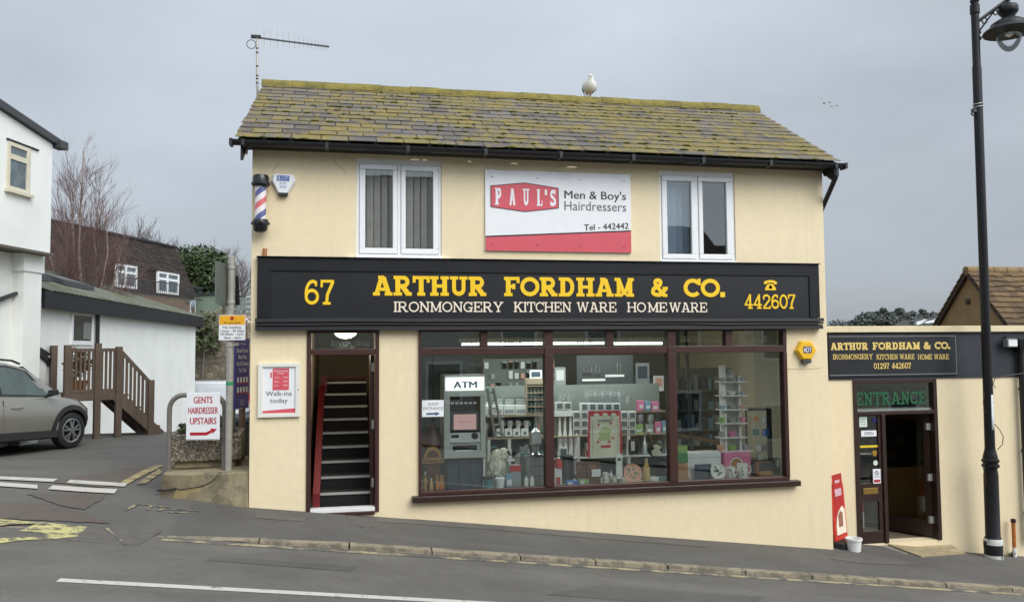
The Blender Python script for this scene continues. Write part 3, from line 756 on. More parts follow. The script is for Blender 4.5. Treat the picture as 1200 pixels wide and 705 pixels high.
# roof of single slates
RL, RR = onY(275, 164, -0.30), onY(985, 190, -0.30)
ez = (RL.z + RR.z) / 2 + 0.02
TL, TR = onY(309, 93, 2.85), onY(890, 124, 2.85)
rz = (TL.z + TR.z) / 2 - .085; TR.x -= .07
lx, rxx = (RL.x + TL.x) / 2, (RR.x + TR.x) / 2
E0, E1 = Vector((0, -0.30, ez)), Vector((0, 2.85, rz))
sl = MB(); rows = 14
dv = (E1 - E0) / rows; nrm = Vector((0, -dv.z, dv.y)).normalized()
for j in range(rows):
    p0 = E0 + dv * j; p1 = E0 + dv * (j + 1.35)
    if j == rows - 1: p1 = E0 + dv * rows
    xl, xr = RL.x + (TL.x - RL.x) * (j / rows), RR.x + (TR.x - RR.x) * (j / rows)
    x = xl - (0.17 if j % 2 else 0) ; first = True
    while x < xr - 0.02:
        wd = 0.335 + random.uniform(-0.02, 0.02); a, b = max(x + 0.005, xl + random.uniform(-.01, .01)), min(x + wd - 0.005, xr + random.uniform(-.01, .01))
        if b - a > 0.03:
            s1, s2 = random.uniform(-0.010, 0.010), random.uniform(-0.010, 0.010); lift = 0.007 + random.uniform(0, 0.006); th = 0.008
            if random.random() < 0.02: s1 -= 0.04
            q0 = p0 + dv.normalized() * s1; q1 = p0 + dv.normalized() * s2
            lo = [Vector((a, q0.y, q0.z)) + nrm * lift, Vector((b, q1.y, q1.z)) + nrm * lift, Vector((b, p1.y, p1.z)) - nrm * 0.004, Vector((a, p1.y, p1.z)) - nrm * 0.004]
            sl.hexa([v - nrm * 0 for v in lo], [v + nrm * th for v in lo])
        x += wd
for j in range(8):
    # rear slope
    a0, a1 = Vector((0, 2.85 + 0.40 * j, rz - 0.2 * j)), Vector((0, 2.85 + 0.40 * (j + 1), rz - 0.2 * (j + 1)))
    sl.hexa([(TL.x, a1.y, a1.z), (TR.x, a1.y, a1.z), (TR.x, a0.y, a0.z), (TL.x, a0.y, a0.z)], [(TL.x, a1.y, a1.z + .03), (TR.x, a1.y, a1.z + .03), (TR.x, a0.y, a0.z + .015), (TL.x, a0.y, a0.z + .015)])
roof = sl.build('roof', 'slate', shop)
# felt and boards under the slates
ub = MB(); ub.hexa([(RL.x + .03, -0.26, ez - .05), (RR.x - .03, -0.26, ez - .05), (TR.x - .03, 2.85, rz - .05), (TL.x + .03, 2.85, rz - .05)], [(RL.x + .03, -0.26, ez - .012), (RR.x - .03, -0.26, ez - .012), (TR.x - .03, 2.85, rz - .012), (TL.x + .03, 2.85, rz - .012)])
ub.build('roof_boarding', 'dark', roof)
ms = MB()
for _ in range(420):
    f_ = random.random() ** .8; x = RL.x + .1 + (RR.x - RL.x - .2) * random.random(); j = int(f_ * rows); c = E0 + dv * (j + random.uniform(-.03, .04)) + nrm * .016; x = min(max(x, RL.x + (TL.x - RL.x) * f_ + .05), RR.x + (TR.x - RR.x) * f_ - .05)
    if noise.noise((x * .9, f_ * 3, 2)) < -.12: continue
    r = random.uniform(.012, .034); ms.ball((x, c.y, c.z), r * random.uniform(1, 2.2), r, r * .55, 6)
o = ms.build('moss_clumps', mat('moss', srgb(92, 92, 40), .95, var=.4, scale=3), roof, smooth=True); o['kind'] = 'stuff'
rg = MB(); x = TL.x - 0.02
while x < TR.x:
    b = min(x + 0.46, TR.x + 0.02); dz = random.uniform(-.008, .008)
    pr = [(-0.15, -0.055), (-0.13, 0.0), (-0.07, 0.07), (0, 0.09), (0.07, 0.07), (0.13, 0.0), (0.15, -0.055), (0.11, -0.055), (0, 0.04), (-0.11, -0.055)]
    rg.prism([(x, 2.85 + py, rz + pz + dz) for py, pz in pr], (b - x - 0.004, 0, 0)); x = b
rg.build('ridge_tiles', 'ridge', roof)
# eaves: fascia board, soffit, gutter, verge boards, downpipe
ev = MB(); ev.box(RL.x + 0.10, RR.x - 0.12, -0.20, -0.17, EZ - 0.0, ez - 0.055); ev.box(RL.x + 0.10, RR.x - 0.12, -0.169, 0.03, EZ - 0.02, EZ + 0.02)
ev.build('eaves_board', 'black', shop, bevel=0.004)
for xx, tx in ((RL.x + 0.06, TL.x + 0.03), (RR.x - 0.09, TR.x - 0.06)):
    vb = MB(); vb.hexa([(xx, -0.24, ez - 0.26), (xx + .03, -0.24, ez - 0.26), (tx + .03, 2.85, rz - 0.25), (tx, 2.85, rz - 0.25)], [(xx, -0.24, ez - 0.06), (xx + .03, -0.24, ez - 0.06), (tx + .03, 2.85, rz - 0.06), (tx, 2.85, rz - 0.06)])
    x2 = BX0 - 0.06 if xx < 0 else BX1 + 0.02
    vb.prism([(xx - 0.01 if xx < 0 else xx + 0.02, -0.205, EZ + 0.10), (xx + 0.01 if xx < 0 else xx - 0.0, -0.205, EZ - 0.02), (x2, -0.205, EZ - 0.10 ), (x2 + 0.03, -0.205, EZ + 0.10)], (0, 0.20, 0))
    vb.build('verge_board', 'gutter_black', shop)
gt = MB(); pts = []
for k in range(9):
    a = RAD(180 + 180 * k / 8); pts.append((0.062 * math.cos(a), 0.062 * math.sin(a)))
prof = pts + [(0.056, 0.0)] + [(0.056 * math.cos(RAD(360 - 180 * k / 8)), 0.056 * math.sin(RAD(360 - 180 * k / 8))) for k in range(9)]
gt.prism([(RL.x - 0.04, -0.30 + py, ez - 0.035 + pz) for py, pz in prof], (RR.x - RL.x + 0.09, 0, 0))
for i in range(9):
    x = RL.x + 0.1 + i * (RR.x - RL.x - 0.2) / 8; gt.box(x - 0.02, x + 0.02, -0.367, -0.20, ez - 0.105, ez - 0.03)
gt.box(RL.x - 0.055, RL.x - 0.02, -0.37, -0.23, ez - 0.105, ez - 0.028); gt.box(RR.x + 0.03, RR.x + 0.065, -0.37, -0.23, ez - 0.105, ez - 0.028)
gt.build('gutter', 'gutter_black', shop)
dp = MB(); dp.tube([(RR.x - 0.08, -0.30, ez - 0.06), (RR.x - 0.08, -0.30, ez - 0.22), (RR.x - 0.09, -0.27, ez - 0.27), (BX1 + 0.06, 0.16, ez - 0.62), (BX1 + 0.055, 0.20, ez - 0.70), (BX1 + 0.055, 0.20, 2.2)], 0.034, 10)
dp.tube([(RR.x - 0.08, -0.30, ez - 0.10), (RR.x - 0.08, -0.30, ez - 0.20)], 0.044, 10)
dp.build('downpipe', 'gutter_black', shop, smooth=True)

# upstairs windows: white frames, two casements each, sill, hanging blinds behind
def upper_window(r, glassL, glassR, blinds):
    x0, x1, z0_, z1 = r
    f = MB(); w = 0.035
    f.box(x0, x1, 0.02, 0.10, z0_, z0_ + w); f.box(x0, x1, 0.02, 0.10, z1 - w - 0.03, z1)
    f.box(x0, x0 + w, 0.021, 0.10, z0_ + w, z1 - w - .03); f.box(x1 - w, x1, 0.021, 0.10, z0_ + w, z1 - w - .03)
    xm = (glassL[1] + glassR[0]) / 2
    f.box(xm - 0.02, xm + 0.02, 0.021, 0.10, z0_ + w, z1 - w - .03)
    fr = f.build('window', 'white_upvc', shop, bevel=0.004)
    for g, a, b in ((glassL, x0 + w + .003, xm - 0.023), (glassR, xm + 0.023, x1 - w - .003)):
        c = MB(); za, zb = z0_ + w + .003, z1 - w - 0.033
        c.box(a, b, 0.003, 0.075, za, g[2]); c.box(a, b, 0.003, 0.075, g[3], zb); c.box(a, g[0], 0.004, 0.075, g[2], g[3]); c.box(g[1], b, 0.004, 0.075, g[2], g[3])
        c.build('casement', 'white_upvc', fr, bevel=0.008)
        p = MB(); p.box(g[0], g[1], 0.035, 0.041, g[2], g[3]); p.build('pane', 'house_glass', fr)
    s = MB(); s.box(x0 - 0.10, x1 + 0.11, -0.07, 0.02, z0_ - 0.055, z0_ - 0.02); s.box(x0 - 0.0, x1 + 0.0, -0.03, 0.02, z0_ - 0.02, z0_ + 0.012)
    s.build('sill', 'white_upvc', fr, bevel=0.004)
    for g, kind in zip((glassL, glassR), blinds):
        if not kind: continue
        b = MB(); x = g[0] - 0.03
        while x < g[1] + 0.02:
            t = random.uniform(-.6, -.15)
            dx, dy = 0.045 * math.cos(t), 0.045 * math.sin(t)
            b.mesh([(x - dx, 0.20 - dy, g[2] - .03), (x + dx, 0.20 + dy, g[2] - .03), (x + dx, 0.20 + dy, g[3] + .03), (x - dx, 0.20 - dy, g[3] + .03)], [(0, 1, 2, 3)])
            x += 0.092
        b.box(g[0] - .05, g[1] + .05, 0.17, 0.22, g[3] + 0.03, g[3] + 0.06)
        b.build('blind', kind, fr)
    return fr
upper_window(UWL, rectY(428, 198.3, 460.3, 290.4), rectY(475.5, 200.3, 507.6, 291.4), ('blind_grey', 'blind_grey'))
wr = upper_window(UWR, rectY(782.3, 212, 810.7, 297.5), rectY(824.2, 213, 851.9, 297.8), ('blind_blue', None))
# the rooms upstairs
iw = MB(); iw.box(BX0 + .241, BX1 - .241, 2.6, 2.64, 2.45, EZ); iw.box(BX0 + .241, BX1 - .241, 0.241, BD - .241, 2.40, 2.449); iw.box(BX0 + .241, BX1 - .241, 0.241, BD - .241, EZ - .04, EZ - .001)
iw.box(2.6, 2.68, .241, 2.6, 2.449, EZ - .04)
iw.build('upstairs_room', 'interior_grey', shop)
pf = MB(); pf.box(4.95, 5.2, 2.57, 2.6, 3.35, 3.75); pf.build('wall_picture', 'dark_grey', shop)

# shop window: brown frame, mullions, transom lights
def fx(px, py=480): return onY(px, py, 0.0).x
SW = MB(); D0, D1 = -0.03, 0.09
zt0, zt1 = rectY(640, 405.5, 900, 413.5)[2:]          # transom bar
SW.box(SWX0, SWX1, D0 + .004, D1, SWZ1 - 0.03, SWZ1)
SW.box(SWX0, SWX1, D0, D1, zt0, zt1)
SW.box(SWX0, SWX1, D0 + .004, D1, SWZ0, SWZ0 + 0.045)
cols = [(SWX0, SWX0 + 0.032)] + [(fx(a), fx(b)) for a, b in ((638.2, 648.2), (782.8, 792.2))] + [(SWX1 - 0.055, SWX1)]
for i, (a, b) in enumerate(cols):
    e = 0.012 if i in (1, 2) else 0.006
    for c, d in ((SWZ0 + .045, zt0), (zt1, SWZ1 - .03)): SW.box(a, b, D0 - e, D1, c, d)
    SW.box(a, b, D0 - e, D0, zt0, zt1) if i in (1, 2) else None
tm = [(fx(562.8, 398), fx(571.2, 398)), (fx(710.4, 398), fx(718.6, 398)), (fx(849.4, 398), fx(857.4, 398))]
for a, b in tm: SW.box(a, b, D0 + .004, D1, zt1, SWZ1 - .03)
swf = SW.build('shop_window', 'brown_frame', shop, bevel=0.005)
sb = MB(); sb.box(SWX0 - 0.085, SWX1 + 0.12, -0.10, 0.10, SWZ0 - 0.075, SWZ0 - 0.001); sb.build('sill', 'dark_brown', swf, bevel=0.008)
for i in range(3):
    a, b = cols[i][1], cols[i + 1][0]
    p = MB(); p.box(a, b, 0.02, 0.026, SWZ0 + .045, zt0); p.build('pane', 'shop_glass', swf)
    m0, m1 = tm[i]
    for c, d in ((a, m0), (m1, b)):
        p = MB(); p.box(c, d, 0.02, 0.026, zt1, SWZ1 - .03); p.build('transom_pane', 'shop_glass', swf)
tl = MB()
zb_, zc_ = rectY(640, 393.5, 900, 400.5)[2:]
for t, a, b in (('CARDS', 537, 560), ('PAINT', 586, 612), ('DIY &', 676, 694), ('KEY CUTTING', 723, 774), ('GARDEN TOOLS', 797, 845), ('HOME', 876, 900)):
    slab(tl, t, fx(a, 397), fx(b, 397), zb_, zc_ - zb_, 0.0195, 0.16, 0.10, 0.12, 0.001)
mat('ghost_letter', srgb(88, 84, 60), 0.6, var=0)
tl.build('transom_lettering', 'ghost_letter', swf)

# street door to the stairs
DF = MB(); dt0, dt1 = rectY(366, 408.7, 436, 415.5)[2:]
DF.box(DRX0, DRX0 + 0.05, -0.02, 0.12, -0.02, 2.20); DF.box(DRX1 - 0.05, DRX1, -0.02, 0.12, -0.02, 2.20)
DF.box(DRX0 + .05, DRX1 - .05, -0.018, 0.12, 2.16, 2.2); DF.box(DRX0 + .05, DRX1 - .05, -0.018, 0.12, dt0, dt1)
DF.box(DRX0 + .05, DRX1 - .05, -0.03, 0.12, -0.05, -0.012)
dfr = DF.build('door_frame', 'brown_frame', shop, bevel=0.005)
p = MB(); p.box(DRX0 + .05, DRX1 - .05, 0.03, 0.036, dt1, 2.16); p.build('transom_pane', 'shop_glass', dfr)
tl = MB(); a = rectY(388, 398, 434, 405)
sans(tl, 'Barber Shop', a[0], a[1], a[2], a[3] - a[2], 0.028, 0.01)
mat('ghost_print', srgb(78, 88, 84), 0.6, var=0)
tl.build('transom_lettering', 'ghost_print', dfr)
p = MB(); p.box(DRX0 + .05, DRX1 - .05, -0.02, 0.13, -0.010, 0.035); p.build('threshold', 'pot_white', dfr, bevel=0.004)
dl = MB(); dl.box(DRX1 - 0.102, DRX1 - 0.056, 0.125, 0.92, 0.03, dt0 - 0.01)
dlf = dl.build('open_door', 'brown_frame', shop, bevel=0.004)
for py in (430, 497, 565):
    hg = MB(); z = onY(437, py, 0.1).z; hg.box(DRX1 - 0.088, DRX1 - 0.060, 0.100, 0.1235, z - .055, z + .055); hg.build('hinge', 'nosing', dlf)
# stairs up
ST = MB(); NS = MB(); rise, run = 0.162, 0.26; sx0, sx1 = DRX0 + 0.16, DRX1 - 0.1
for i in range(9):
    y0 = 0.27 + run * i; z1 = 0.02 + rise * (i + 1)
    ST.box(sx0, sx1, y0, y0 + run + 0.005 if i < 8 else y0 + 1.9, -0.06 + (0.001 * i), z1 - 0.03)
    ST.box(sx0, sx1, y0 + 0.02, y0 + run, z1 - .03, z1)
    NS.box(sx0 - 0.0, sx1, y0 - 0.012, y0 + 0.02, z1 - 0.026, z1 + 0.002)
st = ST.build('staircase', 'carpet', shop); NS.build('stair_nosing', 'nosing', st)
sg = MB(); y0, y1 = 0.14, 0.27 + run * 7.4
sg.hexa([(sx0 - 0.085, y0, -0.05), (sx0 - 0.002, y0, -0.05), (sx0 - 0.002, y1, -0.05), (sx0 - 0.085, y1, -0.05)], [(sx0 - 0.085, y0, 0.20), (sx0 - 0.002, y0, 0.20), (sx0 - 0.002, y1, 0.20 + rise * 7.6), (sx0 - 0.085, y1, 0.20 + rise * 7.6)])
sg.build('stair_string', 'stair_red', st)
np_ = MB(); np_.box(sx0 - 0.055, sx0 + 0.03, y1, y1 + 0.08, .8, 1.58); np_.build('newel_post', 'stair_red', st); np_ = MB(); np_.box(sx0, sx1, y1 + 0.72, y1 + 0.76, 1.482, 1.53); np_.build('landing_skirting', 'stair_red', st)
hw = MB(); hw.box(DRX0 - 0.06, DRX0 - 0.001, 0.241, 4.4, -0.1, 2.44); hw.box(DRX1 + 0.001, DRX1 + 0.06, 0.241, 4.4, -0.1, 2.44); hw.box(DRX0, DRX1, 4.4, 4.46, -0.1, 2.44); hw.box(DRX0, DRX1, 0.13, 4.4, -0.12, -0.06)
hw.box(DRX0 - .0, DRX1, 0.241, 4.4, 2.30, 2.34)
hw.build('stairwell_wall', 'interior_cream', shop)
rp = MB(); a = onY(366, 475, 0.6); rp.box(DRX0 + 0.001, DRX0 + 0.02, 0.55, 0.95, 0.55, 1.08); rp.build('fire_panel', 'stair_red', shop)
emit('globe_glow', (1.0, 0.93, 0.78), 3.0)
gp = onY(405, 388, 0.9)
gl = MB(); gl.lathe([(0.0, -0.13), (0.07, -0.12), (0.13, -0.085), (0.16, -0.03), (0.16, 0.0)], (gp.x, gp.y, gp.z + 0.03), 20)
gl.build('ceiling_light', 'globe_glow', shop, smooth=True)
ld = bpy.data.lights.new('globe_light', 'POINT'); ld.energy = 6; ld.shadow_soft_size = .12; ld.color = (1, .92, .78); lo = bpy.data.objects.new('globe_light', ld); COL.objects.link(lo); lo.location = (gp.x, gp.y, gp.z - .25)

# inside the shop
IN = MB(); ix0, ix1, iy = DRX1 + 0.0605, BX1 - 0.2405, 4.6
IN.box(ix0, ix1, iy, iy + 0.05, -0.25, 2.4); IN.box(ix0 + .001, ix1 - .001, 0.241, iy, -0.25, -0.2)
IN.build('shop_interior', 'interior_dark', shop)
IN = MB(); IN.box(ix0, ix1, 0.2412, iy, 2.34, 2.399); IN.build('shop_ceiling', 'interior_cream', shop)
WB = MB(); WB.box(ix0, SWX1 + .30, 0.092, 0.66, 0.10, SWZ0 + 0.02); WB.build('window_bed', 'shelf_wood', shop)
RV = MB(); RV.box(ix1 - 0.03, ix1 - 0.0005, 0.2415, 1.6, SWZ0 + .021, 2.338); RV.build('window_return', 'interior_cream', shop)
emit('tube_glow', (0.95, 1.0, 0.92), 1.6)
a, b = onY(541, 403, .75), onY(708, 402.5, .75); c = onY(712, 402.5, .75), onY(776, 402, .75)
def strip_light(a, b, label, pw=11):
    t = thing('strip_light', label, 'strip light', ((a.x + b.x) / 2, a.y, a.z), group=None)
    m = MB(); m.tube([(a.x, a.y, a.z), (b.x, a.y, a.z)], 0.019, 8); m.build('fluorescent_tube', 'tube_glow', t, smooth=True)
    m = MB(); m.box(a.x - .04, b.x + .04, a.y - .04, a.y + .04, a.z + 0.024, a.z + 0.075); m.build('batten', 'pot_white', t)
    for k in (0.12, 0.5, 0.88): m = MB(); m.tube([(a.x + (b.x - a.x) * k, a.y, a.z + .075), (a.x + (b.x - a.x) * k, a.y, 2.34)], 0.008, 6); m.build('hanger', 'dark', t)
    ld = bpy.data.lights.new('tube_light', 'AREA'); ld.shape = 'RECTANGLE'; ld.size = (b - a).length; ld.size_y = .06; ld.energy = pw * (b - a).length; ld.color = (.93, 1.0, .95); lo = bpy.data.objects.new('tube_light', ld); COL.objects.link(lo); lo.location = ((a.x + b.x) / 2, a.y + .05, a.z - .03); lo.rotation_euler = (RAD(25), 0, 0)
strip_light(a, b, 'long lit fluorescent tube hanging inside the shop window, left of the other')
strip_light(c[0], c[1], 'short lit fluorescent tube hanging inside behind the words KEY CUTTING')

# ------------------------------------------------------------------ signs and fittings on the facade
fs = rectY(302, 301, 957.5, 386)
fz0, fz1 = onY(302, 388, 0).z, onY(302, 301, 0).z
fzr0, fzr1 = onY(958, 385, 0).z, onY(956.7, 309, 0).z
fz0, fz1 = (fz0 + fzr0) / 2, (fz1 + fzr1) / 2
fx0, fx1 = onY(302, 345).x, onY(957.2, 345).x
px0, px1 = onY(318, 345).x, onY(945.5, 345).x
pz0 = (onY(318, 371).z + onY(946, 374).z) / 2; pz1 = (onY(318, 316.2).z + onY(945, 325.5).z) / 2
fas = thing('shop_sign', 'long black fascia sign with yellow letters reading ARTHUR FORDHAM & CO.', 'shop sign', ((fx0 + fx1) / 2, 0, fz0))
b = MB(); b.box(px0, px1, -0.055, -0.002, pz0, pz1); b.build('sign_panel', mat('fascia_panel', (0.009, 0.010, 0.0125), 0.4, var=0.25, scale=2.5), fas)
b = MB(); b.box(fx0, fx1, -0.072, -0.003, pz1, fz1 - .012); b.box(fx0, px0, -0.071, -0.003, pz0, pz1); b.box(px1, fx1, -0.071, -0.003, pz0, pz1); b.box(fx0 - .012, fx1 + .012, -0.10, 0.0, fz1 - .0118, fz1)
b.build('sign_frame', 'black', fas, bevel=0.006)
def wavy(z, zt, yf, amp):       # a moulding whose old paint and timber have sagged
    mb = MB(); n = 48; xs = lin(fx0 - 0.015, fx1 + 0.02, n); ph = random.uniform(0, 9)
    o = lambda x: amp * (noise.noise((x * 1.1, ph, 0)) )
    for i in range(n):
        a, c = xs[i], xs[i + 1]
        mb.hexa([(a, yf, z + o(a)), (c, yf, z + o(c)), (c, 0, z + o(c)), (a, 0, z + o(a))], [(a, yf + .01, zt + o(a) * .6), (c, yf + .01, zt + o(c) * .6), (c, 0, zt + o(c) * .6), (a, 0, zt + o(a) * .6)])
    return mb
h = (pz0 - fz0)
for k, (a0, a1, yf) in enumerate(((0.0, 0.42, -0.105), (0.42, 0.66, -0.12), (0.66, 1.0, -0.135))):
    mm = wavy(fz0 + h * a0 + 0.004, fz0 + h * a1 - 0.004, yf, 0.016 if 0 < k < 2 else 0.006); mm.build('moulding', 'black', fas, weld=True)
t = MB(); zA0, zA1 = (onY(437, 345.8).z + onY(848, 349).z) / 2, (onY(437, 323.2).z + onY(848, 327.2).z) / 2
for s_, a, c in (('ARTHUR', 436.9, 569.3), ('FORDHAM', 589.7, 741), ('&', 761.5, 780.5), ('CO.', 799.5, 848)):
    slab(t, s_, onY(a, 336).x, onY(c, 336).x, zA0, zA1 - zA0, -0.056, 0.265, 0.165, 0.06, 0.005)
r = rectY(357.1, 328.2, 392.3, 357.1); slab(t, '67', r[0], r[1], r[2], r[3] - r[2], -0.056, 0.16, 0.11, 0.06, 0.005)
r = rectY(870, 345, 929.5, 362); slab(t, '442607', r[0], r[1], r[2], r[3] - r[2], -0.056, 0.17, 0.11, 0.05, 0.008)
t.build('yellow_lettering', 'yellow_letter', fas)
t = MB(); zB0, zB1 = (onY(461, 365.3).z + onY(826, 366.2).z) / 2, (onY(461, 353.6).z + onY(826, 354.6).z) / 2
for s_, a, c in (('IRONMONGERY', 461, 588.7), ('KITCHEN', 601, 668), ('WARE', 674.5, 720.8), ('HO', 733, 755), ('ME', 757.2, 780), ('WARE', 782.3, 826.5)):
    slab(t, s_, onY(a, 360).x, onY(c, 360).x, zB0, zB1 - zB0, -0.056, 0.15, 0.10, 0.035, 0.006)
t.build('cream_lettering', 'cream_letter', fas)
# telephone symbol
t = MB(); r = rectY(892.5, 328.5, 908, 340.3); cx, cw, cz, chh = (r[0] + r[1]) / 2, (r[1] - r[0]) / 2, r[2], r[3] - r[2]
Y_ = -0.062
t.prism([(cx - .85 * cw, Y_, cz), (cx + .85 * cw, Y_, cz), (cx + .75 * cw, Y_, cz + .28 * chh), (cx + .38 * cw, Y_, cz + .62 * chh), (cx - .38 * cw, Y_, cz + .62 * chh), (cx - .75 * cw, Y_, cz + .28 * chh)], (0, .006, 0))
t.prism([(cx - cw, Y_, cz + .62 * chh)] + [(cx + cw * math.cos(RAD(a)), Y_, cz + chh * (.72 + .28 * math.sin(RAD(a)))) for a in range(170, 9, -20)] + [(cx + cw, Y_, cz + .62 * chh), (cx + .55 * cw, Y_, cz + .58 * chh), (cx + .5 * cw, Y_, cz + .74 * chh), (cx - .5 * cw, Y_, cz + .74 * chh), (cx - .55 * cw, Y_, cz + .58 * chh)], (0, .006, 0))
t.build('telephone_symbol', 'yellow_letter', fas)
t = MB(); t.lathe([(0.0, 0), (.24 * cw, 0.0)], (cx, -0.0635, cz + .3 * chh), 14, 'y'); t.build('dial', 'dark_print', fas)
for px, lab in ((540, None), (754.5, None)):
    t = MB(); x = onY(px, 340).x; t.box(x - .003, x + .003, -0.0562, -0.055, pz0, pz1); t.build('panel_joint', 'dark', fas)

# hairdresser board, hung a little askew like the photo's
c00, c10, c01, c11 = onY(569.5, 293, -.03), onY(739.9, 296.9, -.03), onY(567.8, 198.2, -.03), onY(738.8, 204.8, -.03)
w_, h_ = ((c10.x - c00.x) + (c11.x - c01.x)) / 2, ((c01.z - c00.z) + (c11.z - c10.z)) / 2
hb = thing('hairdresser_sign', "white and red board reading PAUL'S Men & Boy's Hairdressers between the upstairs windows", 'sign', ((c00.x + c10.x + c01.x + c11.x) / 4 - w_ / 2, -0.03, (c00.z + c10.z + c01.z + c11.z) / 4 - h_ / 2))
def hbp(px, py):          # photo pixel -> local place on the board
    p = onY(px, py, -.03); return p.x - hb.location.x, p.z - hb.location.z
m = MB(); m.box(0, w_, 0, 0.028, 0, h_); m.build('board', 'white_print', hb, w=False, bevel=.003)
m = MB(); zl, zr = hbp(570, 277)[1], hbp(739.5, 270.5)[1]
m.prism([(0.002, -0.002, 0.002), (w_ - .002, -0.002, 0.002), (w_ - .002, -0.002, zr), (.002, -0.002, zl)], (0, .0018, 0))
m.build('red_band', 'sign_red', hb, w=False); m = MB()
a, b = hbp(575, 216), hbp(654.5, 246); zc = (a[1] + b[1]) / 2
xa, xb = a[0], b[0]; hh = (hbp(575, 217.5)[1] - hbp(575, 242)[1]) / 2; hm = (hbp(614, 214.3)[1] - hbp(616, 248)[1]) / 2
hexp = [(xa, zc - hh), ((xa + xb) / 2, zc - hm), (xb, zc - hh * .96), (xb, zc + hh * .96), ((xa + xb) / 2, zc + hm), (xa, zc + hh)]
m.prism([(x, -0.003, z) for x, z in hexp], (0, .0028, 0))
m.build('red_hexagon', 'sign_red', hb, w=False)
m = MB()
for (x0_, za), (x1_, zb) in zip(hexp, hexp[1:] + hexp[:1]): m.bar((x0_, -.002, za), (x1_, -.002, zb), .008, .008, (0, 1, 0))
m.bar((0.002, -.003, zl), (w_ - .002, -.003, zr), .004, .016)
a, b = hbp(661.5, 231.5), hbp(733.5, 231.5)
z_, zz = hbp(661, 231)[1], hbp(661, 222)[1]
sans(m, "Men & Boy's", a[0], b[0], z_ - .015, zz - z_, -0.0035, 0.010)
a, b = hbp(684.5, 270), hbp(736.5, 268.5); sans(m, 'Tel - 442442', a[0], b[0], a[1], hbp(700, 263)[1] - hbp(700, 270)[1], -0.0035, 0.015, rise=(b[1] - a[1]) / (b[0] - a[0]) + .01)
m.build('black_lettering', 'dark_print', hb, w=False)
m = MB(); a, b = hbp(661.5, 246), hbp(733.8, 246.5); sans(m, 'Hairdressers', a[0], b[0], a[1], hbp(661, 235.5)[1] - a[1], -0.0035, -0.004); m.build('grey_lettering', 'grey_print', hb, w=False)
m = MB(); xs = [580, 597, 612.5, 629, 638.5, 644.5]; ws = [7.5, 7, 8, 6.5, 2.5, 7]
for chn, xq, wq in zip("PAUL'S", xs, ws):
    a, b = hbp(xq, 241), hbp(xq + wq, 241); slab(m, chn, a[0], b[0], zc - hh * .80, hh * 1.6, -0.0032, .34, .09, .0, .002)
m.build('white_lettering', 'white_print', hb, w=False)
m = MB()
for px in (576.5, 630, 680, 731):
    for py in (207 + (px - 576) * .035, 286 + (px - 576) * .02): q = hbp(px, py); m.lathe([(0, 0.0), (.006, .001), (.008, .004)], (q[0], -.005, q[1]), 8, 'y')
m.build('fixing_screw', 'dark_grey', hb, w=False)

# barber pole
r = rectY(295, 205, 316, 272, -.12); bx, bz0, bz1 = (r[0] + r[1]) / 2, r[2], r[3]; H = bz1 - bz0
bp = thing('barber_pole', 'striped red, white and blue barber pole with black caps on the wall corner', 'barber pole', (bx, -0.13, bz0))
m = MB(); m.lathe([(0.066, 0), (0.066, H * .6)], (0, 0, H * .2), 24); m.build('striped_cylinder', 'barber', bp, smooth=True, w=False)
m = MB(); m.lathe([(0.0, H * .0), (0.05, .0), (0.078, H * .03), (0.088, H * .09), (0.09, H * .13), (0.112, H * .13), (0.112, H * .165), (0.095, H * .17), (0.09, H * .215), (0.0, H * .215)], (0, 0, 0), 24)
m.build('base_cap', 'black_gloss', bp, smooth=True, w=False)
m = MB(); m.lathe([(0.0, H * .79), (0.09, H * .79), (0.112, H * .825), (0.112, H * .86), (0.098, H * .865), (0.098, H * .95), (0.085, H * .99), (0.05, H), (0, H)], (0, 0, 0), 24)
m.build('top_cap', 'black_gloss', bp, smooth=True, w=False)
m = MB(); m.box(-.02, .02, 0.05, 0.128, H * .84, H * .9); m.box(-.02, .02, 0.05, 0.128, H * .1, H * .16); m.build('bracket', 'dark', bp, w=False)

# two alarm boxes
r = rectY(317, 203.5, 346.5, 229.5, -.05)
al = thing('alarm_box', 'white and blue triangular alarm box beside the barber pole', 'alarm box', ((r[0] + r[1]) / 2, 0, r[2])); w_, h_ = (r[1] - r[0]) / 2, r[3] - r[2]
outer = [(-.36 * w_, .04 * h_), (.36 * w_, .04 * h_), (.98 * w_, .68 * h_), (.86 * w_, .93 * h_), (.62 * w_, h_), (-.62 * w_, h_), (-.86 * w_, .93 * h_), (-.98 * w_, .68 * h_)]
m = MB(); n = len(outer); k = 0.84; cz = .58 * h_
inn = [(x * k, cz + (z - cz) * k) for x, z in outer]
m.mesh([(x, -.001, z) for x, z in outer] + [(x, -.03, z) for x, z in outer] + [(x, -.062, z) for x, z in inn], [(i, (i + 1) % n, n + (i + 1) % n, n + i) for i in range(n)] + [(n + i, n + (i + 1) % n, 2 * n + (i + 1) % n, 2 * n + i) for i in range(n)] + [tuple(range(2 * n, 3 * n))])
m.build('case', 'white_print', al, w=False, bevel=.002)
m = MB(); m.box(-.5 * w_, .5 * w_, -.064, -.0625, .66 * h_, .90 * h_); m.build('blue_label', 'blue_print', al, w=False)
m = MB(); sans(m, 'LYME', -.14 * w_, .42 * w_, .80 * h_, .07 * h_, -.0648); sans(m, 'SECURITY', -.18 * w_, .45 * w_, .70 * h_, .06 * h_, -.0648); m.box(-.42 * w_, -.38 * w_, -.0648, -.0642, .69 * h_, .87 * h_); m.box(-.30 * w_, -.26 * w_, -.0648, -.0642, .69 * h_, .87 * h_); m.build('white_lettering', 'white_letter', al, w=False)
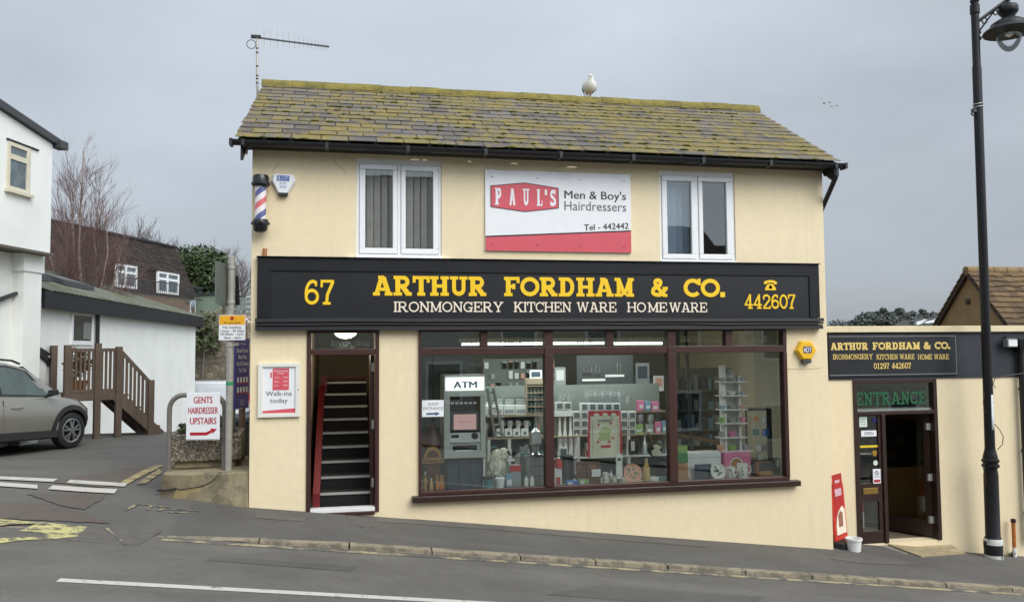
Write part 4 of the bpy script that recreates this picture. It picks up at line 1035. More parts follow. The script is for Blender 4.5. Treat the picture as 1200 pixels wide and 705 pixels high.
m = MB(); sans(m, '01297', -.26 * w_, .26 * w_, .50 * h_, .10 * h_, -.0636); sans(m, '33329', -.28 * w_, .28 * w_, .34 * h_, .10 * h_, -.0636); m.build('number_lettering', 'blue_print', al, w=False)
m = MB(); m.prism([(-.34 * w_, -.066, .0 * h_), (.34 * w_, -.066, .0), (.42 * w_, -.066, .14 * h_), (-.42 * w_, -.066, .14 * h_)], (0, .06, 0)); m.build('siren_lens', 'dark', al, w=False, bevel=.004)
r = rectY(933.3, 399.5, 957.5, 425.5, -.06)
al = thing('alarm_box', 'yellow hexagonal alarm box on the wall right of the shop window', 'alarm box', ((r[0] + r[1]) / 2, 0, r[2])); w_, h_ = (r[1] - r[0]) / 2, r[3] - r[2]
outer = [(-.42 * w_, .16 * h_), (.42 * w_, .16 * h_), (w_, .58 * h_), (.5 * w_, h_), (-.5 * w_, h_), (-w_, .58 * h_)]; n = 6; cz = .58 * h_; inn = [(x * .86, cz + (z - cz) * .86) for x, z in outer]
m = MB(); m.mesh([(x, -.001, z) for x, z in outer] + [(x, -.05, z) for x, z in outer] + [(x, -.075, z) for x, z in inn], [(i, (i + 1) % n, n + (i + 1) % n, n + i) for i in range(n)] + [(n + i, n + (i + 1) % n, 2 * n + (i + 1) % n, 2 * n + i) for i in range(n)] + [tuple(range(2 * n, 3 * n))])
m.build('case', 'alarm_yellow', al, w=False, bevel=.003)
m = MB(); m.box(-.38 * w_, .42 * w_, -.0768, -.0755, .46 * h_, .76 * h_); m.build('badge', 'navy', al, w=False)
m = MB(); sans(m, 'ADT', -.34 * w_, .38 * w_, .50 * h_, .22 * h_, -.0775, .03); m.build('white_lettering', 'white_letter', al, w=False)
m = MB(); m.prism([(-.34 * w_, -.07, 0), (.34 * w_, -.07, 0), (.46 * w_, -.07, .155 * h_), (-.46 * w_, -.07, .155 * h_)], (0, .065, 0)); m.build('siren_lens', 'dark_grey', al, w=False, bevel=.004)

# poster case
r = rectY(302.2, 425.3, 351.5, 488.5, -.03)
pc = thing('poster_case', 'white framed wall poster case reading Walk-ins today, left of the street door', 'poster', (r[0], 0, r[2])); w_, h_ = r[1] - r[0], r[3] - r[2]
m = MB(); t = .11 * w_
m.box(0, w_, -.04, -.001, 0, t * .85); m.box(0, w_, -.04, -.001, h_ - t * .85, h_); m.box(0, t, -.04, -.001, t * .85, h_ - t * .85); m.box(w_ - t, w_, -.04, -.001, t * .85, h_ - t * .85)
m.build('frame', mat('case_frame', srgb(222, 222, 212), .35, var=.04), pc, w=False, bevel=.004)
m = MB(); m.box(t, w_ - t, -.020, -.002, t * .85, h_ - t * .85); m.build('poster', 'white_print', pc, w=False)
m = MB(); m.prism([(t + .002, -.022, t * .9), (w_ - t - .002, -.022, t * .9), (w_ - t - .002, -.022, t * .9 + .085 * h_), (t + .002, -.022, t * .9 + .045 * h_)], (0, .0015, 0)); m.build('red_band', 'sign_red', pc, w=False); m = MB(); m.box(.345 * w_, .735 * w_, -.0225, -.0205, .50 * h_, .905 * h_); m.build('price_list', 'sign_red', pc, w=False)
m = MB(); m.box(.29 * w_, .33 * w_, -.0225, -.0205, .73 * h_, .83 * h_); m.build('red_emblem', 'sign_red', pc, w=False)
m = MB(); sans(m, 'Hairdressing', .375 * w_, .70 * w_, .845 * h_, .03 * h_, -.0232); sans(m, 'Prices', .46 * w_, .62 * w_, .80 * h_, .03 * h_, -.0232)
for k in range(3): sans(m, ('Gents', 'Boys', 'Senior')[k], .39 * w_, .50 * w_, (.725 - .075 * k) * h_, .022 * h_, -.0232); sans(m, ('10.00', '8.50', '8.00')[k], .60 * w_, .70 * w_, (.725 - .075 * k) * h_, .026 * h_, -.0232)
m.build('price_lettering', 'white_letter', pc, w=False)
m = MB(); sans(m, 'Walk-ins', .185 * w_, .80 * w_, .395 * h_, .085 * h_, -.0215, .004); sans(m, 'today', .285 * w_, .71 * w_, .265 * h_, .085 * h_, -.0215, .004); m.build('lettering', 'dark_print', pc, w=False)
m = MB(); m.lathe([(0, 0), (.008, 0.001)], (w_ - t * .4, -.042, .5 * h_), 8, 'y'); m.build('lock', 'dark', pc, w=False)
# rusty stub of pipe above the fascia
a, b = onY(309.5, 291, -.02), onY(308.5, 301, -.02); m = MB(); m.tube([a, b], .012, 8); m.tube([a + Vector((.03, 0, 0)), b + Vector((.03, 0, 0))], .008, 8); o = m.build('pipe_stub', 'rust'); tag(o, 'short rusty pipe stub rising from the left end of the black fascia', 'pipe')

# flaked paint on the eaves and hairline cracks in the render
m = MB()
for a, b, py in ((480, 492, 187.5), (494, 501, 187.8), (598, 607, 192), (664, 676, 196.2), (548, 553, 189.8)):
    p, q_ = onY(a, py, -.205), onY(b, py + .4, -.205); m.prism([(p.x, -.2035, p.z), (q_.x, -.2035, q_.z), (q_.x - .01, -.2035, q_.z + .012), ((p.x + q_.x) / 2, -.2035, p.z + .02), (p.x + .01, -.2035, p.z + .010)], (0, .003, 0))
o = m.build('flaked_paint', 'cream', shop); o['kind'] = 'stuff'
mat('crack_line', srgb(150, 132, 100), .9, var=0)
for pts in ([(327, 190), (324, 196), (319, 200)], [(391, 184), (394, 193), (403, 199), (406, 204)], [(923, 432), (946, 432.5), (962, 431)]):
    m = MB(); w3 = [onY(x + random.uniform(-.3, .3), y, -.001) for x, y in pts]
    for a, b in zip(w3, w3[1:]): m.bar(a, b, .004, .004, (0, 1, 0))
    m.build('wall_crack', 'crack_line', shop)
# ------------------------------------------------------------------ the single storey annex on the right
AY = 0.55
def A(px, py, y=AY): return onY(px, py, y)
az_cop1 = (A(975, 380).z + A(1195, 383.5).z) / 2; az_cop0 = (A(975, 387).z + A(1195, 390.8).z) / 2; az_fr0 = (A(975, 442.6).z + A(1195, 443.5).z) / 2
ax0, ax1 = BX1 + 0.001, 13.5
dx0, dx1 = (A(1000, 446).x + A(1003.5, 636).x) / 2, (A(1096, 446).x + A(1104, 630).x) / 2
dzb = (A(1025, 637).z + A(1095, 632).z) / 2
ann = thing('shop_annex', 'low cream annex with navy frieze and brown ENTRANCE door right of the shop', 'shop', (9.0, AY, -1.0))
wg = wall_grid(ax0, ax1, -1.9, az_fr0, [(dx0, dx1, dzb, az_fr0)], AY, AY + 0.22)
wg.box(ax1 - .22, ax1, AY + .2205, AY + 5, -1.9, az_fr0); wg.box(ax0, ax1 - .221, AY + 4.8, AY + 5, -1.9, az_fr0)
wg.build('wall', 'cream', ann)
m = MB(); m.box(ax0, ax1, AY - 0.02, AY + .22, az_fr0 + .001, az_cop0 - .001); m.build('frieze', mat('navy_paint', (0.022, 0.025, 0.034), .55, var=.25, scale=3), ann)
m = MB(); m.box(ax0, ax1 + .02, AY - .08, AY + .3, az_cop0, az_cop1); m.build('coping', mat('coping_cream', srgb(222, 206, 170), .75, var=.08, scale=3, bump=.2), ann, bevel=.006)
m = MB(); m.box(ax0, ax1, AY + .301, AY + 5, az_cop0 - .12, az_cop0 - .05); m.build('flat_roof', 'dark_grey', ann)
# doorway
DFm = MB(); fw = .06; tz0 = (A(1005, 481).z + A(1085, 481).z) / 2; tz1 = tz0 - .055; top = az_fr0 - .001
DFm.box(dx0, dx0 + fw, AY - .02, AY + .1, dzb, top); DFm.box(dx1 - fw, dx1, AY - .02, AY + .1, dzb, top); DFm.box(dx0 + fw, dx1 - fw, AY - .018, AY + .1, top - .06, top); DFm.box(dx0 + fw, dx1 - fw, AY - .018, AY + .1, tz1, tz0)
mx_ = A(1037, 560).x; DFm.box(mx_ - .03, mx_ + .03, AY - .016, AY + .1, dzb, tz1)
dfm = DFm.build('door_frame', 'dark_brown', ann, bevel=.005)
p = MB(); p.box(dx0 + fw, dx1 - fw, AY + .03, AY + .036, tz0, top - .06); p.build('transom_pane', 'shop_glass', dfm)
t = MB(); a, b = A(1004, 475), A(1086, 458); slab(t, 'ENTRANCE', a.x, b.x, a.z, b.z - a.z, AY + .028, .24, .16, .06, .003); t.build('entrance_lettering', 'green_print', dfm)
t = MB(); t.box(dx0 + fw, dx1 - fw, AY + .037, AY + .30, tz0 + .001, tz0 + .03); t.build('ledge', 'pot_white', dfm)
# fixed half of the door
FL = MB(); a, b = dx0 + fw, mx_ - .03
zs = [A(1020, y).z for y in (632, 622, 587, 566, 487)]
FL.box(a, b, AY + .01, AY + .055, dzb, zs[1]); FL.box(a, b, AY + .01, AY + .055, zs[2], zs[3]); FL.box(a, b, AY + .01, AY + .055, zs[4], tz1)
FL.box(a, a + .05, AY + .01, AY + .055, zs[1], zs[2]); FL.box(b - .07, b, AY + .01, AY + .055, zs[1], zs[2]); FL.box(a, a + .04, AY + .01, AY + .055, zs[3], zs[4]); FL.box(b - .05, b, AY + .01, AY + .055, zs[3], zs[4])
fl = FL.build('fixed_door', 'dark_brown', ann, bevel=.004)
p = MB(); p.box(a + .05, b - .07, AY + .03, AY + .036, zs[1], zs[2]); p.box(a + .04, b - .05, AY + .03, AY + .036, zs[3], zs[4]); p.build('door_pane', 'shop_glass', fl)
p = MB(); q = A(1012, 579), A(1029, 571); p.box(q[0].x, q[1].x, AY + .002, AY + .0095, q[0].z, q[1].z); p.build('letterbox', 'brass', fl, bevel=.003)
def notice(name, px0, py0, px1, py1, y, m, label, lines=(), lm='dark_print', cat='notice', group=None, th=.002):
    r = rectY(px0, py0, px1, py1, y)
    t = thing(name, label, cat, (r[0], y, r[2]), group=group)
    b = MB(); b.box(0, r[1] - r[0], -th, 0, 0, r[3] - r[2]); b.build('card', m, t, w=False)
    if lines:
        l = MB(); w_, h_ = r[1] - r[0], r[3] - r[2]
        for s_, fa, fb, fz, fc in lines: sans(l, s_, fa * w_, fb * w_, fz * h_, fc * h_, -th - .0008)
        l.build('lettering', lm, t, w=False)
    return t
mat('pale_green_card', srgb(206, 222, 212), .5, var=.03); mat('sticker_yellow', srgb(226, 196, 40), .5, var=.03)
GY = AY + .0285
notice('notice', 1002.5, 488, 1016, 500, GY, 'pale_green_card', 'pale green notice at the top of the fixed door pane', (('OPENING', .1, .9, .7, .14), ('HOURS', .2, .8, .45, .14), ('9 - 5.30', .15, .85, .18, .14)), 'grey_print')
notice('notice', 1009, 504, 1027, 511, GY - .004, 'white_print', 'white card reading OPEN in the fixed door pane', (('OPEN', .2, .8, .25, .5),), 'dark_print', 'open sign')
m = MB(); q = A(1024.5, 492, GY); m.lathe([(0, 0.0), (.04, .0), (.04, .002)], (q.x, GY, q.z), 14, 'y'); tag(m.build('sticker', 'navy'), 'round navy sticker beside the pale green door notice', 'sticker')
notice('sticker', 1003, 521.5, 1029, 524, GY, 'sticker_yellow', 'long yellow strip sticker across the fixed door pane', cat='sticker')
q = A(1025, 531, GY); t = thing('sticker', 'small brown and gold shield sticker below the yellow strip', 'sticker', (q.x, GY, q.z)); m = MB(); m.prism([(-.035, -.002, .04), (.035, -.002, .04), (.035, -.002, -.01), (0, -.002, -.045), (-.035, -.002, -.01)], (0, .002, 0)); m.build('shield', mat('shield_brown', srgb(170, 126, 30), .5, var=0), t, w=False); m = MB(); sans(m, 'ups', -.022, .022, -.008, .022, -.003); m.build('lettering', 'dark_brown', t, w=False)
m = MB(); sans(m, 'UPS Access Point', 0, A(1021, 530, GY).x - A(1006, 530, GY).x, 0, .018, 0); o = m.build('sticker_lettering', 'white_letter', w=False); o.location = (A(1006, 530, GY).x, GY - .001, A(1006, 532, GY).z); tag(o, 'tiny white lettering left of the shield sticker on the door pane', 'lettering')
m = MB(); q = A(1026, 542, GY); m.lathe([(0, 0.0), (.038, .0), (.038, .002)], (q.x, GY, q.z), 14, 'y'); tag(m.build('sticker', 'pale_green_card'), 'round pale sticker above the no smoking notice', 'sticker')
t = notice('notice', 1023, 549, 1032, 566, GY - .03, 'white_print', 'white and red no smoking notice low on the fixed door', (('NO SMOKING', .1, .9, .42, .07),), 'dark_print')
m = MB(); w_, h_ = [A(1032, 549, GY).x - A(1023, 549, GY).x, A(1023, 549, GY).z - A(1023, 566, GY).z]; m.box(.1 * w_, .9 * w_, -.0035, -.0025, .08 * h_, .26 * h_); m.build('red_band', 'deep_red', t, w=False)
m = MB(); pts = [(w_ * .5 + .03 * math.cos(RAD(a)), -.004, h_ * .72 + .03 * math.sin(RAD(a))) for a in range(0, 361, 30)]; m.tube(pts, .004, 5); m.bar((w_ * .5 - .02, -.004, h_ * .72 + .02), (w_ * .5 + .02, -.004, h_ * .72 - .02), .006); m.build('symbol', 'grey_print', t, w=False)
# open leaf, swung inwards on the right-hand hinges
hx, hy = dx1 - fw - .002, AY + .1; dw = (dx1 - fw) - (mx_ + .03); ang = RAD(180 - 62)
leaf = MB(); zl = [dzb + .02, A(1070, 600).z - .02, A(1070, 560).z, tz1 - .02]
def lb(u0, u1, z0_, z1): leaf.box(u0, u1, -.045, 0, z0_, z1)
zb0, zb1 = dzb + .25, tz1 - .12
lb(0, .10, dzb + .02, tz1 - .01); lb(dw - .09, dw, dzb + .02, tz1 - .01); lb(.10, dw - .09, dzb + .02, zb0); lb(.10, dw - .09, zb1, tz1 - .01)
leaf.xf(Matrix.Translation((hx, hy, 0)) @ Matrix.Rotation(ang, 4, 'Z'))
lf = leaf.build('open_door', 'dark_brown', ann, bevel=.004)
g = MB(); g.box(.10, dw - .09, -.025, -.02, zb0, zb1); g.xf(Matrix.Translation((hx, hy, 0)) @ Matrix.Rotation(ang, 4, 'Z')); g.build('door_pane', 'shop_glass', lf)
g = MB(); zz = A(1063, 560).z; g.box(dw - .07, dw - .03, .0, .02, zz - .09, zz + .09); g.tube([(dw - .05, .02, zz), (dw - .05, .06, zz), (dw - .16, .06, zz)], .010, 8); g.xf(Matrix.Translation((hx, hy, 0)) @ Matrix.Rotation(ang, 4, 'Z')); g.build('handle', 'nosing', lf)
for py in (500, 560, 610): g = MB(); z = A(1090, py).z; g.box(dx1 - fw - .075, dx1 - fw - .004, AY + .06, AY + .102, z - .05, z + .05); g.build('hinge', 'nosing', lf)
# annex room: floor, back wall, counter, shelf units seen through the door
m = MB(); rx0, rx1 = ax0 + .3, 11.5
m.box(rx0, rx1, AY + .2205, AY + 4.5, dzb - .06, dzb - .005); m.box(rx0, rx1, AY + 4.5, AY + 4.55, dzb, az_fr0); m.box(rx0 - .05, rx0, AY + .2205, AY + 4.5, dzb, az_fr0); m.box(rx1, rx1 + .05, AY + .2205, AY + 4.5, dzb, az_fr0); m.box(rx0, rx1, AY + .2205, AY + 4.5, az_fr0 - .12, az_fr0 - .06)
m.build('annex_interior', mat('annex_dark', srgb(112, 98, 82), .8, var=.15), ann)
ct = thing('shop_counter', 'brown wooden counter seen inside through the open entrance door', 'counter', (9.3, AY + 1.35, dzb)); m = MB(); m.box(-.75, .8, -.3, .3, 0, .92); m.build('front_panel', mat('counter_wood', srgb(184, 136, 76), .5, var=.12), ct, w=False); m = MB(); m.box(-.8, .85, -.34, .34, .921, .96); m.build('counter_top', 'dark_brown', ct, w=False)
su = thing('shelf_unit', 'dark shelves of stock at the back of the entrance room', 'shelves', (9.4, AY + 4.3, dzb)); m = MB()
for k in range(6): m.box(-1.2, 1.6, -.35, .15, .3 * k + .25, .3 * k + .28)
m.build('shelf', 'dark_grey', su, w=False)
for j in range(3):
    m = MB()
    for k in range(6):
        x = -1.15 + .1 * j
        while x < 1.5:
            w_ = random.uniform(.06, .16); hgt = random.uniform(.1, .22); m.box(x, x + w_, -.32, -.1, .3 * k + .281, .3 * k + .281 + hgt); x += w_ + random.uniform(.14, .4)
    o = m.build('stock', (mat('stock_a', srgb(150, 70, 50), .5), mat('stock_b', srgb(170, 160, 140), .5), mat('stock_c', srgb(50, 110, 120), .5))[j], su, w=False); o['kind'] = 'stuff'
fe = thing('fire_extinguisher', 'red and white extinguisher standing behind the lower pane of the fixed door', 'extinguisher', (A(1008, 622, AY + .2).x, AY + .2, A(1008, 622).z))
m = MB(); m.lathe([(.06, .24), (.06, .40), (.035, .46), (.02, .50), (0, .5)], n=14); m.build('body', 'deep_red', fe, w=False, smooth=True); m = MB(); m.lathe([(.06, 0), (.06, .239)], n=14); m.build('label_band', 'pot_white', fe, w=False)
# step and paved ramp
mm = MB(); a_, b_, c_, d_ = A(1039, 634.5, AY + .02), A(1103, 631, AY + .02), onG(1132, 648.5), onG(1080, 652.5)
z1 = dzb - .01
mm.hexa([(a_.x, AY + .1, -1.3), (d_.x, d_.y, -1.3), (c_.x, c_.y, -1.3), (b_.x + .05, AY + .1, -1.3)], [(a_.x, AY + .1, z1), (d_.x, d_.y, gz(d_.x, d_.y) + .012), (c_.x, c_.y, gz(c_.x, c_.y) + .012), (b_.x + .05, AY + .1, z1)])
tag(mm.build('entrance_ramp', 'cobble', weld=True), 'sloping ramp of beige pavers at the entrance door', 'ramp')
mm = MB(); mm.hexa([(dx0 - .05, AY + .0, -1.3), (dx0 - .1, AY - .5, -1.3), (a_.x - .02, AY - .5, -1.3), (a_.x - .01, AY, -1.3)], [(dx0 - .05, AY, dzb - .03), (dx0 - .1, AY - .5, gz(dx0, .0) + .006), (a_.x - .02, AY - .5, gz(a_.x, .0) + .006), (a_.x - .01, AY, dzb - .03)])
tag(mm.build('concrete_apron', mat('apron', srgb(126, 122, 114), .9, var=.15, scale=8, bump=.3)), 'grey concrete apron sloping up to the fixed door', 'apron')
# the annex sign
s0, s1 = (A(970.5, 392, AY - .03).x + A(970.5, 440, AY - .03).x) / 2, A(1120.5, 420, AY - .03).x
s0 = max(s0, BX1 + .02)
r = rectY(972, 392, 1120.5, 440.5, AY - .03)
an = thing('shop_sign', 'small black sign with gold letters ARTHUR FORDHAM & CO. above the entrance door', 'shop sign', (s0, AY - .022, r[2])); w_, h_ = s1 - s0, r[3] - r[2]
m = MB(); m.box(0, w_, -.025, 0, 0, h_); m.build('board', mat('sign_black', (.018, .019, .022), .35, var=.15), an, w=False, bevel=.003)
m = MB(); t = .012; m.box(.004, w_ - .004, -.027, -.0255, .02, .02 + t); m.box(.004, w_ - .004, -.027, -.0255, h_ - .03, h_ - .03 + t); m.box(w_ - t - .006, w_ - .006, -.0268, -.0255, .033, h_ - .031); m.build('border', 'grey_plastic', an, w=False)
def ap(px, py): p = onY(px, py, AY - .047); return p.x - an.location.x, p.z - an.location.z
m = MB()
for s_, a, b in (('ARTHUR', 973.5, 1017), ('FORDHAM', 1022.5, 1078), ('&', 1082.5, 1090.5), ('CO.', 1095.5, 1113.5)):
    p, q = ap(a, 409.5), ap(b, 409.5); zt = ap(a, 400)[1]; zb_ = (ap(973, 408.7)[1] + ap(1113, 410)[1]) / 2
    slab(m, s_, p[0], q[0], zb_, .90 * (zt - p[1]), -.026, .29, .17, .06, .003)
p, q = ap(1024, 432), ap(1067.5, 432); slab(m, '01297 442607', p[0], q[0], p[1], ap(1024, 425.2)[1] - p[1], -.026, .18, .12, .06, .003)
for s_, a, b in (('IRONMONGERY', 976, 1022.5), ('KITCHEN WARE', 1027, 1071.5), ('HOME WARE', 1075.5, 1112)):
    p, q = ap(a, 421), ap(b, 421); slab(m, s_, p[0], q[0], p[1], ap(a, 415)[1] - p[1], -.026, .16, .11, .06, .003)
m.build('gold_lettering', 'gold_letter', an, w=False)
# downpipe with hopper on the annex, floodlight, rusty gas pipe
dpx = A(1193, 450).x
t = thing('downpipe', 'black downpipe with hopper head on the annex wall behind the lamp post', 'downpipe', (dpx, AY - .08, -1.0))
m = MB(); m.tube([(0, 0, A(1193, 410).z + 1.0), (.0, 0, -.0)], .045, 10); 
for py in (455, 527, 600): m.lathe([(.055, -.02), (.055, .02)], (0, 0, A(1193, py).z + 1.0), 10)
m.build('pipe', 'gutter_black', t, w=False, smooth=True)
m = MB(); zc = A(1193, 401).z + 1; m.hexa([(-.06, -.07, zc - .14), (.06, -.07, zc - .14), (.06, .06, zc - .14), (-.06, .06, zc - .14)], [(-.14, -.12, zc + .06), (.14, -.12, zc + .06), (.14, .06, zc + .06), (-.14, .06, zc + .06)]); m.build('hopper', 'gutter_black', t, w=False, bevel=.008)
q = A(1187, 402, AY - .18); t = thing('floodlight', 'small grey floodlight under the coping beside the black hopper', 'floodlight', (q.x, AY - .12, q.z)); m = MB(); m.box(-.09, .09, -.06, .04, -.06, .07); m.build('housing', 'grey_plastic', t, w=False, bevel=.012); m = MB(); m.box(-.075, .075, -.064, -.0605, -.045, .05); m.build('lens', 'pot_white', t, w=False); m = MB(); m.box(-.02, .02, .04, .10, .02, .10); m.build('bracket', 'dark', t, w=False)
a, b = A(1189, 648, AY - .10), A(1187.5, 610, AY - .10)
t = thing('gas_pipe', 'rusty upright stub of gas pipe at the foot of the annex wall', 'pipe', (a.x, a.y, gz(a.x, a.y))); m = MB(); m.tube([(0, 0, 0), (0, 0, b.z - t.location.z)], .028, 10); m.build('pipe', 'rust', t, w=False); m = MB(); m.lathe([(.036, 0), (.036, .05), (.0, .06)], (0, 0, b.z - t.location.z - .02), 10); m.build('pipe_cap', 'dark_brown', t, w=False); m = MB(); m.tube([(0, 0, 0), (0, 0, .14)], .030, 10); m.build('painted_foot', 'pot_white', t, w=False)
def tuft(x, y, n, h, nm, label, m):
    mb = MB()
    for _ in range(n):
        a = random.uniform(0, 6.28); r = random.uniform(0, .09); p = Vector((x + r * math.cos(a), y + .4 * r * math.sin(a), gz(x, y))); d = Vector((random.uniform(-.5, .5), random.uniform(-.5, .2), 1)).normalized() * h * random.uniform(.5, 1.1); s_ = Vector((math.cos(a), math.sin(a), 0)) * .008
        mb.mesh([p - s_, p + s_, p + d * .6 + s_, p + d], [(0, 1, 2, 3)])
    return tag(mb.build(nm, m), label, 'weed')
tuft(A(1180, 646).x, AY - .08, 40, .09, 'weed', 'tuft of weeds between lamp post and rusty gas pipe', 'bush_leaf')

# red pavement board and white tub in the corner
q0 = onG(984, 646); bl = thing('pavement_sign', 'red and cream pavement sign standing in the corner by the entrance', 'pavement sign', (6.80, .27, gz(6.80, .27)), rz=RAD(35))
H = .88
m = MB(); m.hexa([(-.20, -.04, .1), (.20, -.04, .1), (.20, .0, .1), (-.20, .0, .1)], [(-.21, .01, H - .05), (.21, .01, H - .05), (.21, .05, H - .05), (-.21, .05, H - .05)]); m.hexa([(-.21, .01, H - .05), (.21, .01, H - .05), (.21, .05, H - .05), (-.21, .05, H - .05)], [(-.17, .016, H), (.17, .016, H), (.17, .054, H), (-.17, .054, H)])
m.build('frame', mat('board_red', srgb(206, 62, 44), .4, var=.06), bl, w=False, bevel=.008)
def onb(u, v, e=.004): return (u * .8, -.04 + .05 * (v - .1) / (H - .15) - e, v)
m = MB(); m.poly([onb(-.20, .16), onb(.20, .16), onb(.21, 1.0), onb(-.21, 1.0)]); m.build('poster', mat('board_poster', srgb(176, 42, 40), .5, var=.2, scale=4), bl, w=False)
m = MB(); pts = [onb(-.20, .18, .006), onb(.2, .18, .006), onb(.2, .50, .006), onb(.1, .56, .006), onb(-.05, .50, .006), onb(-.15, .42, .006), onb(-.2, .3, .006)]; m.poly(pts); m.build('cream_swirl', 'cream_letter', bl, w=False)
m = MB(); m.poly([onb(-.1, .28, .008), onb(.08, .28, .008), onb(.10, .46, .008), onb(.0, .50, .008), onb(-.1, .44, .008)]); m.build('cone_picture', mat('cone_brown', srgb(150, 100, 80), .6, var=.2), bl, w=False)
m = MB(); m.poly([onb(-.14, .70, .006), onb(.14, .70, .006), onb(.14, .80, .006), onb(-.14, .80, .006)]); m.poly([onb(-.1, .88, .006), onb(.1, .88, .006), onb(.1, .92, .006), onb(-.1, .92, .006)]); m.build('white_panel', mat('faded_white', srgb(206, 170, 176), .5, var=.1), bl, w=False)
m = MB(); m.box(-.23, .23, -.16, .20, -.03, .10); m.build('base', 'cladding', bl, w=False, bevel=.02)
q = onG(1001, 645); tb = thing('tub', 'white plastic tub on the pavement beside the red sign', 'tub', (q.x, q.y, gz(q.x, q.y))); m = MB(); m.lathe([(0, 0), (.085, 0), (.10, .15), (.112, .15), (.112, .175), (.095, .175), (.085, .02), (0, .02)], n=20); m.build('pail', 'pot_white', tb, w=False, smooth=True)

# ------------------------------------------------------------------ street lamp
q = onG(1164.5, 653); LX, LY, LZ = q.x, q.y, gz(q.x, q.y)
dL = (Vector((LX, LY, LZ)) - CAM).dot(FWD)
def lz(px, py): return (CAM + ray(px, py) * dL)
lp = thing('street_lamp', 'tall black street lamp with bell shade and clear bowl on bracket', 'street lamp', (LX, LY, LZ))
top = lz(1142.2, 8); lean = top - Vector((LX, LY, LZ)); Hh = lean.z
def pc_(z): return Vector((lean.x * z / Hh, lean.y * z / Hh, z))
zz = lambda py: (lz(1160, py).z - LZ)
def section(prof, name, m, n=20, smooth=True):
    mb = MB(); vs = []
    for r_, z in prof:
        c = pc_(z)
        for k in range(n): a = 2 * math.pi * k / n; vs.append(c + Vector((r_ * math.cos(a), r_ * math.sin(a), 0)))
    M_ = len(prof); mb.mesh(vs, [(i * n + k, i * n + (k + 1) % n, (i + 1) * n + (k + 1) % n, (i + 1) * n + k) for i in range(M_ - 1) for k in range(n)] + [tuple(range((M_ - 1) * n, M_ * n))])
    return mb.build(name, m, lp, smooth=smooth, w=False)
K = dL / F0
section([(.125, -.1), (.125, zz(632)), (.115, zz(630)), (.10, zz(628)), (.098, zz(556)), (.088, zz(550)), (.088, zz(548)), (.118, zz(546.5)), (.118, zz(544)), (.10, zz(543)), (.10, zz(541.5)), (.118, zz(540.5)), (.118, zz(538)), (.10, zz(537)), (.10, zz(535)), (.085, zz(530)), (.072, zz(526)), (.072, zz(524))], 'base_column', 'lamp_black')
section([(.070, zz(525)), (.064, zz(400)), (.062, zz(250)), (.062, zz(80)), (.054, zz(76)), (.054, zz(17)), (.066, zz(16)), (.064, zz(6)), (.05, zz(5)), (.05, zz(3.5)), (.062, zz(2)), (.05, zz(-3)), (.0, zz(-6))], 'shaft', 'lamp_black')
wp = MB()
m_worn('worn_white_paint', srgb(206, 206, 200), (0.02, 0.02, 0.022), 0.66, 5)
section([(.127, -.05), (.127, .05)], 'painted_foot', 'worn_white_paint'); section([(.128, zz(637)), (.128, zz(632.5)), (.118, zz(630.2))], 'painted_band', 'worn_white_paint')
q0 = pc_(zz(640))
for sx in (-.15, .12): mb = MB(); mb.box(q0.x + sx, q0.x + sx + .03, q0.y - .02, q0.y + .02, zz(640), zz(633)); mb.build('hinge_lug', 'lamp_black', lp, w=False)
# bracket and lantern
c_l = lz(1182, 30); c_l = c_l - Vector((LX, LY, LZ))
out = Vector((c_l.x, c_l.y, 0)) - Vector((pc_(c_l.z).x, pc_(c_l.z).y, 0))
b0, b1 = pc_(zz(27.5)), Vector((c_l.x, c_l.y, zz(-1)))
mb = MB(); mb.tube([b0, b1], .024, 8); mb.tube([pc_(zz(42)), b0.lerp(b1, .66)], .013, 6)
for f_, rr in ((.28, .036), (.62, .030)):
    cen = b0.lerp(b1, f_) - Vector((0, 0, .06)); od = out.normalized(); mb.tube([cen + od * rr * math.cos(RAD(a)) + Vector((0, 0, 1.2 * rr * math.sin(RAD(a)))) for a in range(0, 361, 30)], .009, 6, False)
mb.ball(b1 + Vector((0, 0, .01)), .05, .05, .045); mb.ball(pc_(zz(45)) + od * .05, .035); mb.ball(pc_(zz(38)) + od * .05, .03)
mb.build('bracket', 'lamp_black', lp, w=False, smooth=True)
def lant(prof, name, m): 
    b = MB(); b.lathe([(r_ , zz(py)) for r_, py in prof], (c_l.x, c_l.y, 0), 28); return b.build(name, m, lp, w=False, smooth=True)
lant([(.02, 0), (.03, 3), (.12, 6.5), (.135, 9), (.135, 14), (.12, 16), (.09, 19), (.085, 22), (.16, 24), (.235, 28), (.25, 32), (.33, 36), (.345, 38), (.34, 39.0)], 'lantern_hood', 'lamp_black')
lant([(.338, 38.6), (.30, 36.6), (.2, 33.8), (.1, 33), (0.0, 33)], 'reflector', mat('reflector_cream', srgb(176, 160, 124), .5, var=.2, scale=8))
lant([(.16, 35), (.168, 40), (.165, 45), (.145, 51), (.105, 56.5), (.06, 60), (0, 61.5)], 'glass_bowl', 'bowl_glass')
lant([(.02, 33.5), (.045, 36), (.05, 42), (.0, 45)], 'bulb', 'pot_white')
